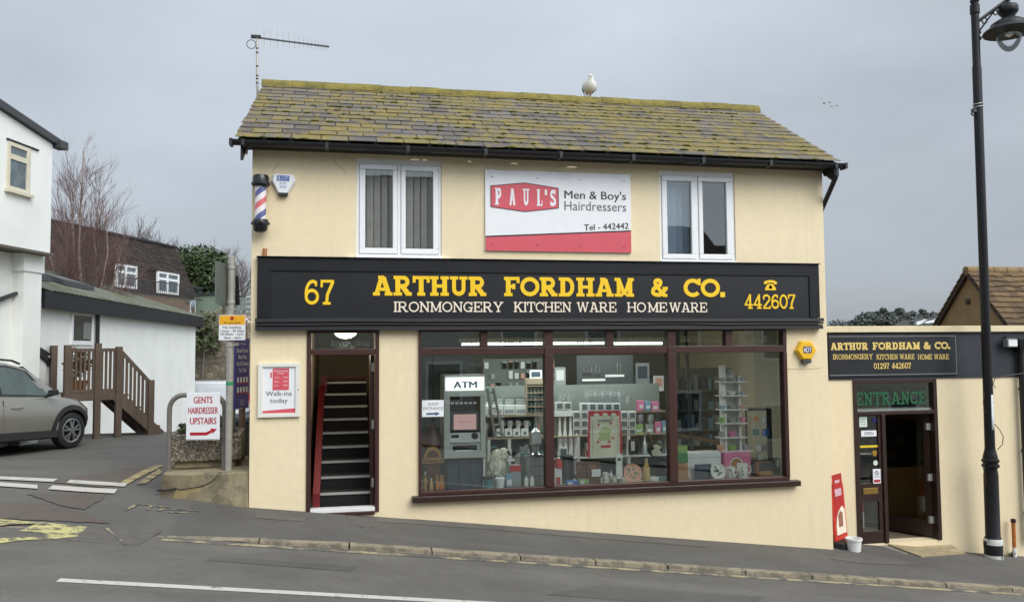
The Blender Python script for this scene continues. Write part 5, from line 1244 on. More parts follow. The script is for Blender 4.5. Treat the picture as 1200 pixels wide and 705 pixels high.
# post label, cable ties and loose wires
a, b = pc_(zz(503)), pc_(zz(462)); t = MB(); R_ = .0675
for i in range(6):
    a0, a1 = RAD(-98 + i * 14), RAD(-98 + (i + 1) * 14); rr = .0685
    t.poly([a + Vector((rr * math.cos(a0), rr * math.sin(a0), 0)), a + Vector((rr * math.cos(a1), rr * math.sin(a1), 0)), b + Vector((rr * math.cos(a1), rr * math.sin(a1), 0)), b + Vector((rr * math.cos(a0), rr * math.sin(a0), 0))])
lbl = t.build('post_label', 'white_print', lp, w=False, smooth=True)
t = MB()
for k, chh in enumerate('LR13602'):
    f_ = 0.88 - k * .13; c = a.lerp(b, f_); vs, fs = font_mesh(chh)
    mx0 = sum(v[0] for v in vs) / len(vs)
    for_ = [c + Vector((math.cos(RAD(-52)) * .0715, math.sin(RAD(-52)) * .0715, 0)) + Vector((math.cos(RAD(38)), math.sin(RAD(38)), 0)) * ((v[0] - mx0) * .055) + Vector((0, 0, v[1] * .055)) for v in vs]
    t.mesh(for_, fs)
t.build('lettering', 'dark_print', lbl, w=False)
mb = MB()
for py in (122, 125.5): c = pc_(zz(py)); mb.tube([c + Vector((.066 * math.cos(RAD(k)), .066 * math.sin(RAD(k)), .008 * math.cos(RAD(k)))) for k in range(0, 361, 30)], .008, 6, False)
mb.build('strap_band', 'galvanised', lp, w=False)
mb = MB(); c = pc_(zz(128)); mb.box(c.x - .10, c.x - .05, c.y - .03, c.y + .03, c.z - .05, c.z + .0); mb.tube([c + Vector((-.10, 0, -.04)), c + Vector((-.12, 0, -.07)), c + Vector((-.09, 0, -.10))], .012, 6); mb.build('hook', 'dark_grey', lp, w=False)
def wire(px):
    mb = MB(); mb.tube([lz(x, y) - Vector((LX, LY, LZ)) - Vector((0, .06, 0)) for x, y in px], .006, 5); mb.build('cable', 'dark_brown', lp, w=False)
wire([(1162, 443), (1160, 450), (1163, 454)]); wire([(1162, 496), (1168, 503), (1172, 511), (1171, 520), (1165, 526)]); wire([(1151, 460), (1148.5, 470), (1149.5, 478), (1153, 483)]); wire([(1152, 540), (1148.5, 548), (1152, 558), (1153, 568)]); wire([(1162, 443.2), (1170, 441), (1182, 439), (1196, 437)])

# ------------------------------------------------------------------ on the roof: aerial, gull; gulls far off
AYY = 2.95
a, b = onY(302, 104, AYY), onY(301.2, 41, AYY)
t = thing('tv_aerial', 'thin television aerial on a striped mast at the left end of the roof', 'aerial', (a.x, AYY, a.z - .5))
m = MB(); m.tube([(0, 0, 0), (b.x - a.x, 0, b.z - a.z + .5)], .018, 8); m.build('mast', 'galvanised', t, w=False)
m = MB()
for py in (57, 62, 78, 89, 92.5, 97.5): p = onY(301.4, py, AYY) - t.location; m.lathe([(.02, -.012), (.02, .012)], (p.x, 0, p.z), 8)
p = onY(301.2, 44, AYY) - t.location; m.box(p.x - .09, p.x + .06, -.03, .03, p.z - .012, p.z + .03); m.build('clamp', 'dark', t, w=False)
m = MB(); p, q = onY(295, 43.5, AYY) - t.location, onY(386, 55, AYY - .0) - t.location; m.bar(p, q, .022); m.build('boom', 'dark_grey', t, w=False)
m = MB()
for x, y0_, y1_ in ((309.5, 32, 55), (316.8, 32.5, 54.5), (325.2, 33.5, 55.5), (332, 36, 55), (338.8, 37.5, 56), (345, 40, 57), (350.5, 41.5, 57), (355.8, 43, 57.5), (361, 44, 57.5), (365.2, 46, 58), (369.6, 45, 58.2), (373, 48, 58.5), (376.6, 49, 58.7), (380, 50, 59), (383, 51, 59)):
    u, v = onY(x - .2, y0_, AYY) - t.location, onY(x + .2, y1_, AYY) - t.location; m.tube([u, v], .0035, 4)
m.build('element', 'galvanised', t, w=False)
m = MB(); c = onY(294.5, 52, AYY) - t.location; m.tube([c + Vector((.07 * math.cos(RAD(k)), 0, .07 * math.sin(RAD(k)))) for k in range(0, 361, 20)], .006, 5, False); m.build('cable_loop', 'dark', t, w=False)
m = MB(); m.tube([(0, 0, .05), (.25, .0, .1)], .012, 6); m.tube([(0, 0, .28), (.25, .0, .32)], .012, 6); m.build('wall_bracket', 'galvanised', t, w=False)

def gull(loc, sc, rz, label):
    t = thing('gull', label, 'gull', loc, rz)
    # body spine from tail to crown, facing +x: (x, z, half-width, half-height)
    sp = [(-.30, .14, .004, .004), (-.24, .16, .035, .022), (-.16, .185, .075, .06), (-.06, .205, .122, .10), (.02, .225, .126, .108), (.075, .262, .106, .09), (.10, .305, .060, .058), (.11, .335, .050, .048), (.118, .365, .050, .046), (.125, .39, .030, .026), (.128, .405, .004, .004)]
    mb = MB(); n = 14; vs = []
    for i, (x, z, wy, wz) in enumerate(sp):
        a, b = sp[max(i - 1, 0)], sp[min(i + 1, len(sp) - 1)]; d = Vector((b[0] - a[0], 0, b[1] - a[1])).normalized(); nn = Vector((-d.z, 0, d.x))
        for k in range(n): an_ = 2 * math.pi * k / n; vs.append(Vector((x, 0, z)) + Vector((0, 1, 0)) * wy * math.cos(an_) + nn * wz * math.sin(an_))
    mb.mesh(vs, [(i * n + k, i * n + (k + 1) % n, (i + 1) * n + (k + 1) % n, (i + 1) * n + k) for i in range(len(sp) - 1) for k in range(n)]); mb.xf(Matrix.Scale(sc, 4))
    mb.build('body', mat('gull_white', srgb(226, 224, 218), .8, var=.05), t, w=False, smooth=True)
    for sgn in (-1, 1):
        w = MB(); pts = [(.02, .262, .108), (-.02, .20, .122), (-.08, .165, .116), (-.20, .135, .06), (-.34, .125, .02), (-.20, .185, .070), (-.06, .25, .092)]
        w.prism([(x, sgn * y, z) for x, z, y in pts], (0, sgn * .010, .002)); w.xf(Matrix.Scale(sc, 4)); w.build('wing', mat('gull_grey', srgb(96, 98, 104), .8), t, w=False)
        l = MB(); l.tube([(.0, sgn * .028, .17), (.01, sgn * .03, .07), (.0, sgn * .03, .0)], [.011, .006, .006], 6); l.mesh([(-.01, sgn * .03, .003), (.05, sgn * .03 - .025, .003), (.055, sgn * .03 + .025, .003), (0, sgn * .03, .012)], [(0, 1, 2), (0, 1, 3), (1, 2, 3), (2, 0, 3)]); l.xf(Matrix.Scale(sc, 4)); l.build('leg', mat('gull_leg', srgb(196, 150, 130), .6), t, w=False)
        e = MB(); e.ball((.146, sgn * .031, .372), .007, n=8); e.xf(Matrix.Scale(sc, 4)); e.build('eye', 'dark', t, w=False)
    k = MB(); k.tube([(.15, 0, .362), (.185, 0, .358), (.205, 0, .350), (.212, 0, .340)], [.016, .012, .008, .002], 8); k.xf(Matrix.Scale(sc, 4)); k.build('beak', mat('gull_beak', srgb(176, 160, 110), .5), t, w=False)
g_ = onY(691, 111, 2.85)
gull((g_.x, 2.85, rz + .055), .94, RAD(-97), 'white and grey gull standing on the roof ridge')
bd = None
for px, py, s_, lab in ((966, 121.5, .75, 'leftmost dark bird of the distant flock of four'), (972.3, 120.3, .65, 'highest bird of the distant flock of four'), (974.8, 125.3, .7, 'lowest bird of the distant flock of four'), (981, 124, .6, 'rightmost faint bird of the distant flock of four')):
    p = onD(px, py, 110)
    t = thing('bird', lab, 'bird', p, RAD(random.uniform(60, 110)), group='birds flying far off')
    b = MB(); b.ball((0, 0, 0), .28, .07, .07, 8); b.xf(Matrix.Scale(s_, 4)); b.build('body', 'dark_grey', t, w=False)
    for sg in (-1, 1):
        b = MB(); b.prism([(.08, sg * .04, .02), (.05, sg * .30, .16), (-.06, sg * .55, .10), (-.10, sg * .28, .12), (-.08, sg * .04, .02)], (0, 0, .015)); b.xf(Matrix.Scale(s_, 4)); b.build('wing', 'dark_grey', t, w=False)

# ------------------------------------------------------------------ brown roofed house behind the annex
HY = 9.5
ga = onY(1136, 319, HY)
def onX(px, py, X): d = ray(px, py); return CAM + d * ((X - CAM.x) / d.x)
fl_, fr2 = onX(1099, 383, ga.x), onX(1185, 383, ga.x)
sl_ = ((ga.z - fl_.z) / (fl_.y - HY) + (ga.z - fr2.z) / (HY - fr2.y)) / 2; ez_h = .2; wdt = (ga.z - ez_h) / sl_
hs_ = thing('house', 'brown gabled house with mossy clay tile roof behind the annex', 'house', (ga.x, HY, -1.2))
apex = ga.copy(); cL, cR = Vector((ga.x, HY + wdt, ez_h)), Vector((ga.x, HY - wdt, ez_h)); LEN = Vector((9.0, 0, 0)); dn_ = Vector((0, 0, -2 - ez_h))
m = MB(); g5 = [cR + dn_, cL + dn_, cL, apex, cR]; m.prism(g5, LEN); m.build('wall', mat('brown_render', srgb(132, 108, 74), .9, var=.12, scale=3, bump=.6, bscale=25), hs_)
rf = MB()
for foot in (cR, cL):
    dn = foot - apex; L_ = dn.length + .25; u = dn.normalized(); nn = u.cross(LEN).normalized(); nn = -nn if nn.z < 0 else nn; le = Vector((1, 0, 0))
    for j in range(int(L_ / .20) + 1):
        p0 = apex + u * (j * .20) + nn * .03; x = -.14
        while x < 9.1:
            w_ = .26 + random.uniform(-.012, .012); e_ = random.uniform(-.02, .02); q = [p0 + le * x + u * (.235 + e_), p0 + le * (x + w_ - .006) + u * (.235 + e_), p0 + le * (x + w_ - .006) - u * .02, p0 + le * x - u * .02]
            lo = [q[0] + nn * .04, q[1] + nn * .04, q[2], q[3]]; rf.hexa(lo, [v + nn * .03 for v in lo]); x += w_
hr = rf.build('roof', 'clay_tile', hs_)
m = MB()
for k in range(22): c = apex + Vector((k * .42 - .12, 0, .05)); m.tube([c, c + Vector((.40, 0, 0))], .12, 10)
m.build('ridge_tiles', mat('ridge_brown', srgb(130, 108, 76), .9, var=.25, scale=5, bump=.4), hr, smooth=True)
for f_ in (cL, cR): m = MB(); o_ = Vector((-.05, 0, -.03)); m.bar(apex + o_, f_ + o_, .06, .14, (1, 0, 0)); m.build('verge_board', 'dark_brown', hs_)
c = onX(1134, 353, ga.x - .02); m = MB(); m.ball(c, .05, .09, .09); m.build('wall_vent', 'dark_brown', hs_)

# ------------------------------------------------------------------ hillside far off to the right, with pines and white houses
def hill_z(x, y): return -9 + (9 + 11 * sm((math.degrees(math.atan2(x, y + 10)) - 33.5) / 2.2)) * sm((math.hypot(x, y) - 170) / 90)
hl = sheet(lin(40, 420, 40), lin(150, 520, 30), hill_z)
struct(hl, 'far_hill', mat('hill_wood', (0.040, 0.044, 0.032), .95, var=.5, scale=.12))
def crown_leaves(mb, c, R, n, size, squash=1.0, jit=.35, inner=.25):
    for _ in range(n):
        d = Vector((random.gauss(0, 1), random.gauss(0, 1), random.gauss(0, 1))).normalized(); r_ = R * (inner + (1 - inner) * random.random() ** .5)
        p = Vector(c) + Vector((d.x * r_, d.y * r_, d.z * r_ * squash)); a = Vector((random.gauss(0, 1), random.gauss(0, 1), random.gauss(0, 1))).normalized(); b = a.cross(d + Vector((.1, .2, .3))).normalized(); s_ = size * random.uniform(.5, 1.2)
        mb.mesh([p - a * s_, p + b * s_ * .55, p + a * s_, p - b * s_ * .55], [(0, 1, 2, 3)])
def far_pine(px, ptop, wpx, pbot, dep, label, flat=True):
    base, tp = onD(px, pbot, dep), onD(px, ptop, dep); hh = tp.z - base.z; wr = wpx * dep / F0 / 2
    t = thing('pine_tree', label, 'tree', base, group='pine trees on the far hill'); m = MB(); m.tube([(0, 0, -3), (0, 0, hh * .8)], [.5, .2], 6); m.build('trunk', 'grey_twig', t, w=False)
    m = MB(); n = max(4, int(wr * 1.6))
    for k in range(n):
        a = random.uniform(0, 6.28); f_ = random.random(); rr = wr * .62 * f_ ** .5; zc_ = hh * (.52 + .34 * random.random() * (1 - f_ * .5)); crown_leaves(m, (rr * math.cos(a), rr * math.sin(a), zc_), wr * random.uniform(.35, .52), 170, .55, .62, inner=.1)
    m.build('crown', 'hazy_pine_leaf', t, w=False)
for q in ((1012, 366, 10, 382, 250, 'leftmost low pine on the far hill'), (1020, 361, 16, 382, 245, 'spreading pine with gaps, left on the far hill'), (1033, 357, 18, 382, 250, 'tall flat topped pine, second group on the far hill'), (1041, 363, 22, 384, 235, 'broad dark pine in the middle of the far hill'), (1058, 355.5, 24, 384, 250, 'tallest round crowned pine on the far hill'), (1066, 361, 18, 384, 240, 'pine at the right shoulder of the tallest one on the far hill'), (1083, 358.5, 16, 382, 260, 'small flat pine right of the tallest, far hill'), (1094, 359, 16, 384, 250, 'pine just left of the brown gable, far hill'), (1103, 361, 14, 384, 250, 'rightmost pine touching the brown gable, far hill')): far_pine(*q)
m = MB()
for k in range(90):
    px = random.uniform(1000, 1112); p = onD(px, random.uniform(371, 384) if px > 1010 else random.uniform(378, 384), random.uniform(225, 240)); crown_leaves(m, p, random.uniform(1.5, 2.8), 70, .6, .7, inner=.1)
o = m.build('hillside_wood', 'hazy_pine_leaf'); tag(o, 'dark scrubby wood on the far hillside under the pines', 'wood', kind='stuff')
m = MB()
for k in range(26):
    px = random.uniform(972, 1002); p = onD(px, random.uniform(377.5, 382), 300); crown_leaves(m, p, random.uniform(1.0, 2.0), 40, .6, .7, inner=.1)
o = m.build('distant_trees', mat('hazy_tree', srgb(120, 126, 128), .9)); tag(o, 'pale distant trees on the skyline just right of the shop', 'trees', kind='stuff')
for px, py, s_, lab in ((1079.5, 375, 5.5, 'white gabled house on the far hill, left of two'), (1093, 374.5, 6.5, 'white house on the far hill next to the brown gable, right of two')):
    p = onD(px, 381, 222); t = thing('house', lab, 'house', p, RAD(-15)); zt = onD(px, py, 222).z - p.z
    m = MB(); m.box(-s_ * .45, s_ * .45, -2, 2, -4, zt * .55); m.prism([(-s_ * .45, -2, zt * .551), (s_ * .45, -2, zt * .551), (0, -2, zt * 1.2)], (0, 4, 0)); m.build('wall', 'white_print', t, w=False); m = MB(); m.hexa([(-s_ * .5, -2.2, zt * .5), (0, -2.2, zt * 1.22), (0, 2.2, zt * 1.22), (-s_ * .5, 2.2, zt * .5)], [(-s_ * .5, -2.2, zt * .5 + .3), (0, -2.2, zt * 1.22 + .3), (0, 2.2, zt * 1.22 + .3), (-s_ * .5, 2.2, zt * .5 + .3)]); m.build('roof', 'dark_grey', t, w=False); m = MB(); m.box(-.5, .4, -2.05, -2.0, -.4, zt * .45); m.build('window', 'dark_grey', t, w=False)
p = onD(1075, 381, 220); t = thing('chimney_stack', 'white chimney like post left of the white houses, far hill', 'chimney', p); m = MB(); m.box(-.4, .4, -.4, .4, -3, onD(1075, 376.5, 220).z - p.z); m.build('stack', 'white_print', t, w=False)

# ------------------------------------------------------------------ across the road, behind the camera: what the glass reflects
for i, (x0, w_, h_, mm, lab) in enumerate(((-13, 9, 5.6, mat('opp_cream', srgb(206, 200, 184), .8), 'cream rendered terrace house across the road, uphill'), (-4, 8, 6.4, mat('opp_grey', srgb(176, 176, 170), .8), 'grey rendered terrace house across the road, opposite the shop'), (4, 9, 5.8, mat('opp_stone', srgb(168, 154, 128), .8), 'stone coloured terrace house across the road, downhill'), (13, 9, 6.2, 'opp_cream', 'cream rendered terrace house across the road, downhill end'))):
    zb = z0(x0 + w_) - .4; t = thing('terrace_house', lab, 'house', (x0, -15.5, zb)); zt = z0(x0) - zb + h_ - 1
    m = MB(); m.box(0, w_ - .01, -6, 0, 0, zt); m.build('wall', mm, t, w=False); m = MB(); m.prism([(-.1, .3, zt - .05), (-.1, -3, zt + 2.2), (-.1, -6.3, zt - .05)], (w_ + .18, 0, 0)); m.build('roof', 'brown_tile', t, w=False)
    for k in range(3):
        for zz_ in (1.2, 3.9):
            if zt < zz_ + 1.4: continue
            m = MB(); m.box(.8 + 2.8 * k, 2.0 + 2.8 * k, .001, .03, zz_, zz_ + 1.3); f_ = m.build('window', 'white_upvc', t, w=False); m = MB(); m.box(.9 + 2.8 * k, 1.9 + 2.8 * k, .031, .034, zz_ + .1, zz_ + 1.2); m.build('pane', 'dim_pane2', t, w=False) if False else m.build('pane', 'car_glass', f_, w=False)
# ------------------------------------------------------------------ left: houses up the side road
def frame_of(px, py, dep, head):      # a local frame on a wall: X runs away from the camera along the wall, -Y faces the road
    p = onD(px, py, dep); a = RAD(90 - head); return Vector((p.x, p.y, 0.0)), a
class Wall:
    def __init__(s, px, py, dep, head): s.o, s.a = frame_of(px, py, dep, head); s.x = Vector((math.cos(s.a), math.sin(s.a), 0)); s.n = Vector((math.sin(s.a), -math.cos(s.a), 0))
    def at(s, px, py, out=0.0):       # pixel -> (u, z) on the wall plane moved outwards by out
        d = ray(px, py); q = s.o + s.n * out; t = (q - CAM).dot(s.n) / d.dot(s.n); p = CAM + d * t; return (p - q).dot(s.x), p.z
# white house with jutting upper storey
wh = Wall(61, 200, 17.0, 15); zb = wh.at(54, 296)[1]; zt_r = wh.at(61, 169)[1]; u0, zt_l = wh.at(0, 129)
whs = thing('white_house', 'white rendered house with jutting upper storey at the left edge', 'house', wh.o, wh.a)
U = -9.0; sl_ = (zt_l - zt_r) / (u0 - 0.0)
m = MB(); wL = 6.5
m.mesh([(U, 0, zb), (0, 0, zb), (0, 0, zt_r), (U, 0, zt_r + sl_ * U), (U, wL, zb), (0, wL, zb), (0, wL, zt_r), (U, wL, zt_r + sl_ * U)], [(0, 1, 2, 3), (7, 6, 5, 4), (1, 5, 6, 2), (4, 0, 3, 7), (0, 4, 5, 1), (3, 2, 6, 7)])
m.build('upper_wall', 'whitewall', whs, w=False)
m = MB(); m.hexa([(U, -.10, zt_r + sl_ * U + .0), (.10, -.10, zt_r - sl_ * -.10 * 0), (.10, wL, zt_r), (U, wL, zt_r + sl_ * U)], [(U, -.10, zt_r + sl_ * U + .16), (.10, -.10, zt_r + .13), (.10, wL, zt_r + .13), (U, wL, zt_r + sl_ * U + .16)]); m.box(0.02, .28, -.16, .05, zt_r - .06, zt_r + .10); m.build('roof_edge', 'dark_grey', whs, w=False)
m = MB(); m.box(U, .04, -.05, .3, zb - .05, zb - .001); m.build('overhang_trim', mat('dull_trim', srgb(96, 90, 80), .8), whs, w=False)
ul = wh.at(47, 400, -.2)[0]; up = wh.at(28, 330, -.2)[0]
m = MB(); m.box(U, up, .42, 6.0, -1.0, zb - .051); m.box(up - .001, ul, .20, 6.0, -1.0, zb - .051); m.box(up - .05, ul + .04, .17, .6, zb - .40, zb - .0515); m.build('lower_wall', 'whitewall', whs, w=False)
a, b = wh.at(8.5, 166), wh.at(33.5, 228); c_ = wh.at(9, 222)
wx0, wx1, wz0, wz1 = a[0], b[0], (b[1] + c_[1]) / 2, (a[1] + wh.at(35, 174)[1]) / 2
m = MB(); f_ = .07; zmid = wz0 + (wz1 - wz0) * .70
mat('old_frame', srgb(206, 200, 180), .6, var=.08)
m.box(wx0, wx1, -.03, .04, wz0, wz0 + f_); m.box(wx0, wx1, -.03, .04, wz1 - f_, wz1); m.box(wx0, wx0 + f_, -.03, .04, wz0 + f_, wz1 - f_); m.box(wx1 - f_ * 1.6, wx1, -.03, .04, wz0 + f_, wz1 - f_); m.box(wx0 + f_, wx1 - f_ * 1.6, -.035, .04, zmid - .05, zmid + .05)
w1 = m.build('window', 'old_frame', whs, w=False)
m = MB(); m.box(wx0 + f_, wx1 - f_ * 1.6, -.012, -.004, wz0 + f_, zmid - .05); m.box(wx0 + f_, wx1 - f_ * 1.6, -.012, -.004, zmid + .05, wz1 - f_); m.build('pane', mat('dim_pane', srgb(96, 108, 112), .12, var=.35, scale=5, spec=.7), w1, w=False)
m = MB(); m.box(wx0 - .05, wx1 + .05, -.09, .0, wz0 - .06, wz0 - .001); m.build('sill', 'old_frame', w1, w=False)
m = MB(); m.box(wx0 - .03, wx1 + .25, -.03, .0, wz1 + .02, wz1 + .05); m.build('lintel_flashing', 'dark', w1, w=False)
p_ = [wh.at(24, 300, -.35), wh.at(24, 342, -.35), wh.at(0, 351, -.35), wh.at(-30, 362, -.35)]
m = MB(); m.tube([(u, .36, z) for u, z in p_], .05, 8); m.build('waste_pipe', 'gutter_black', whs, w=False, smooth=True)

# long white outbuilding with mossy roof and black eaves board
gw = Wall(49, 342, 17.5, 2.8); zE = gw.at(49, 342)[1]; zE0 = gw.at(49, 355)[1]; uF = gw.at(229, 400)[0]
gb = thing('white_outbuilding', 'long white outbuilding with black eaves board and mossy sheet roof', 'outbuilding', gw.o, gw.a)
zL = zE - .24; U0 = -.02
m = MB(); m.box(U0, uF, 0, 6, -1.2, zL); m.build('wall', 'whitewall', gb, w=False)
m = MB(); m.box(-.4, uF + .35, -.22, -.16, zE - .36, zE + .01); m.box(uF + .29, uF + .35, -.159, .8, zE - .36, zE + .06); m.build('eaves_board', 'black', gb, w=False)
m = MB(); n = 90; RW, RH = 3.2, 1.15
for i in range(n):
    a, b = U0 + (uF + .4 - U0) * i / n, U0 + (uF + .4 - U0) * (i + 1) / n; mid = (a + b) / 2
    m.mesh([(a, -.24, zE + .012), (mid, -.24, zE + .05), (b, -.24, zE + .012), (b - .0, RW, zE + RH), (mid, RW, zE + RH + .04), (a, RW, zE + RH)], [(0, 1, 4, 5), (1, 2, 3, 4)])
    m.mesh([(a, RW, zE + RH), (b, RW, zE + RH), (b, 2 * RW, zE), (a, 2 * RW, zE)], [(0, 1, 2, 3)])
m.box(U0, uF + .38, RW - .12, RW + .12, zE + RH + .0, zE + RH + .09)
m.prism([(uF - .1, -.1, zE), (uF - .1, 2 * RW, zE), (uF - .1, RW, zE + RH - .02)], (.08, 0, 0))
gr = m.build('roof', 'roofsheet', gb, w=False)
for (pa, pb) in (((40, 331), (104, 350)), ((108, 338), (148, 352))):
    ua, ub = gw.at(pa[0], 340)[0] + .5, gw.at(pb[0], 350)[0]; m = MB(); yy0, yy1 = .85, 1.7; k_ = RH / (RW + .24)
    m.hexa([(ua, yy0, zE + k_ * (yy0 + .24) + .06), (ub, yy0, zE + k_ * (yy0 + .24) + .06), (ub, yy1, zE + k_ * (yy1 + .24) + .06), (ua, yy1, zE + k_ * (yy1 + .24) + .06)], [(ua, yy0, zE + k_ * (yy0 + .24) + .18), (ub, yy0, zE + k_ * (yy0 + .24) + .18), (ub, yy1, zE + k_ * (yy1 + .24) + .18), (ua, yy1, zE + k_ * (yy1 + .24) + .18)])
    sk = m.build('skylight', 'dark_grey', gr, w=False); m = MB(); m.poly([(ua + .12, yy0 + .1, zE + k_ * (yy0 + .34) + .186), (ub - .12, yy0 + .1, zE + k_ * (yy0 + .34) + .186), (ub - .12, yy1 - .1, zE + k_ * (yy1 + .14) + .186), (ua + .12, yy1 - .1, zE + k_ * (yy1 + .14) + .186)]); m.build('pane', mat('sky_pane', srgb(120, 126, 128), .2, var=.2), sk, w=False)
a, b = gw.at(82.5, 363), gw.at(108, 402); m = MB(); x0, x1, z0_, z1 = a[0], b[0], b[1] - .05, a[1] - .0; f_ = .12
m.box(x0, x1, -.04, .02, z0_, z0_ + .1); m.box(x0, x1, -.04, .02, z1 - .1, z1); m.box(x0, x0 + f_, -.04, .02, z0_ + .1, z1 - .1); m.box(x1 - f_, x1, -.04, .02, z0_ + .1, z1 - .1)
w1 = m.build('window', 'white_upvc', gb, w=False, bevel=.006); m = MB(); m.box(x0 + f_, x1 - f_, -.015, -.008, z0_ + .1, z1 - .1); m.build('pane', 'car_glass', w1, w=False)
m = MB(); m.box(x0 + (x1 - x0) * .55, x1 - f_ - .05, -.020, -.016, z0_ + .15, z0_ + .55); m.build('window_card', 'grey_plastic', w1, w=False)
m = MB(); q = gw.at(109.5, 380); m.tube([(q[0] + .1, -.07, zL), (q[0] + .1, -.07, .6)], .05, 8); m.build('downpipe', 'gutter_black', gb, w=False)
pts = [gw.at(x, y, .05) for x, y in ((45, 405), (54, 410), (64, 418), (62, 423), (64, 427), (58, 428.5), (56, 424), (45, 415))]
t = thing('wall_bracket', 'black stepped metal bracket on the white wall above the car bonnet', 'bracket', gw.o, gw.a); m = MB(); m.prism([(u, -.05, z) for u, z in pts], (0, .05, 0)); m.build('plate', 'dark', t, w=False, bevel=.01); m = MB(); q = gw.at(57, 418, .05); m.lathe([(0, 0), (.03, 0), (.03, .02)], (q[0], -.055, q[1]), 8, 'y'); m.build('bolt', 'galvanised', t, w=False)

# timber landing and steps against the white wall
Bp, Cp, Dp = onD(113, 511, 17.4), onD(139, 511.5, 17.5), onD(176, 511, 17.8)
Fh = RAD(90 - 58); F = Vector((math.cos(Fh), math.sin(Fh), 0)); Wd = Vector((-F.y, F.x, 0))
def along(px, py):        # where the photo's pixel meets the vertical plane of the front of the steps
    n = Vector((F.y, -F.x, 0)); d = ray(px, py); t = (Bp - CAM).dot(n) / d.dot(n); p = CAM + d * t; return (p - Bp).dot(F), p.z
gzs = gz(Bp.x, Bp.y)
ts = thing('timber_steps', 'brown timber landing with balusters and open tread steps against the white outbuilding', 'steps', (Bp.x, Bp.y, gzs), Fh)
Z = lambda z: z - gzs
uA, uB, uC, uD = along(79, 430)[0], 0.0, along(139, 450)[0], along(176.5, 480)[0]
zdeck0, zdeck1 = Z(along(113, 469)[1]), Z(along(113, 460)[1]); wd_ = 1.05
m = MB(); m.box(uA, uC + .06, -.02, wd_, zdeck0, zdeck1); m.build('landing', 'timber', ts, w=False, bevel=.006)
for u, pt, pb in ((uA, 404, None), (uB, 402, None), (uC, 406, None), (uD, 445, None)):
    z1 = Z(along(113 if u != uD else 176, pt)[1]); m = MB(); s_ = .062; m.box(u - s_, u + s_, -.05, .07, -.15, z1); m.build('post', 'timber', ts, w=False, bevel=.006)
    if u == uA: m = MB(); m.box(u - s_, u + s_, wd_ - .10, wd_ + .05, -.15, z1); m.build('post', 'timber', ts, w=False, bevel=.006)
zr1, zr0 = Z(along(113, 409)[1]), Z(along(113, 458)[1])
m = MB(); m.box(uA, uC, -.02, .05, zr1 - .05, zr1 + .02); m.box(uA, uC, -.01, .04, zr0 - .02, zr0 + .04)
zh = Z(along(176, 449)[1]); m.bar((uC, .015, zr1), (uD, .015, zh), .06, .07); m.build('handrail', 'timber', ts, w=False)
uE = along(188, 511)[0]; zs0 = zdeck1 - .02
m = MB()
for yy in (.0, wd_ * .5, wd_): m.bar((uC - .05, yy, zs0 - .05), (uE, yy, -.03), .055, .22)
m.build('stringer', 'timber', ts, w=False)
for k in range(6):
    f_ = (k + .75) / 6.6; u = uC + (uE - uC) * f_; z = zs0 - .0 - (zs0) * f_ + .05; m = MB(); m.box(u - .12, u + .12, .03, wd_ - .03, z - .02, z + .02); m.build('tread', 'timber_pale', ts, w=False)
def baluster(u, za, zb): m = MB(); m.box(u - .022, u + .022, -.005, .04, za, zb); return m.build('baluster', 'timber', ts, w=False)
for a, b, n in ((uA, uB, 6), (uB, uC, 4)):
    for k in range(n): u = a + (b - a) * (k + 1) / (n + 1); baluster(u, zr0, zr1 - .05)
for k in range(7): u = uC + (uD - uC) * (k + 1) / 8; f_ = (u - uC) / (uE - uC); baluster(u, zs0 * (1 - f_) + .04, zr1 + (zh - zr1) * (u - uC) / (uD - uC) - .03)
bu = thing('brown_clump', 'brown bushy clump standing on the landing behind the balusters', 'plant', Vector((Bp.x, Bp.y, gzs + zdeck1)) + F * uA * .45 + Wd * .35)  # leafy clump standing in for an unidentified brown ornament
m = MB(); m.lathe([(.13, 0), (.17, .26), (.15, .26), (0, .24)], n=14); m.build('pot', 'rust', bu, w=False)
m = MB(); crown_leaves(m, (0, 0, .62), .30, 240, .07, 1.25, inner=.05); m.build('foliage', mat('clump_leaf', srgb(116, 88, 62), .9, var=.2), bu, w=False)

# ------------------------------------------------------------------ the car on the side road
cp = onD(78.5, 523, 15.7)
head = 27.0
CH = RAD(90 - head)
fwd2 = Vector((math.cos(CH), math.sin(CH), 0)); lft2 = Vector((-fwd2.y, fwd2.x, 0))
FWX, RWX, WR, TRK = 1.30, -1.30, .335, .80
orig = Vector((cp.x, cp.y, 0)) - fwd2 * FWX + lft2 * TRK
pf_, pr_ = orig + fwd2 * FWX, orig + fwd2 * RWX
zf, zr_ = gz(pf_.x, pf_.y), gz(pr_.x, pr_.y)
dzc = cp.z - gz(cp.x, cp.y)
car = thing('parked_car', 'silver grey compact crossover with black wheel arches at the left edge', 'car', (orig.x, orig.y, (zf + zr_) / 2 + .0), CH)
car.rotation_mode = 'ZYX' if False else 'XYZ'; car.rotation_euler = (0, math.atan2(zr_ - zf, FWX - RWX), CH)
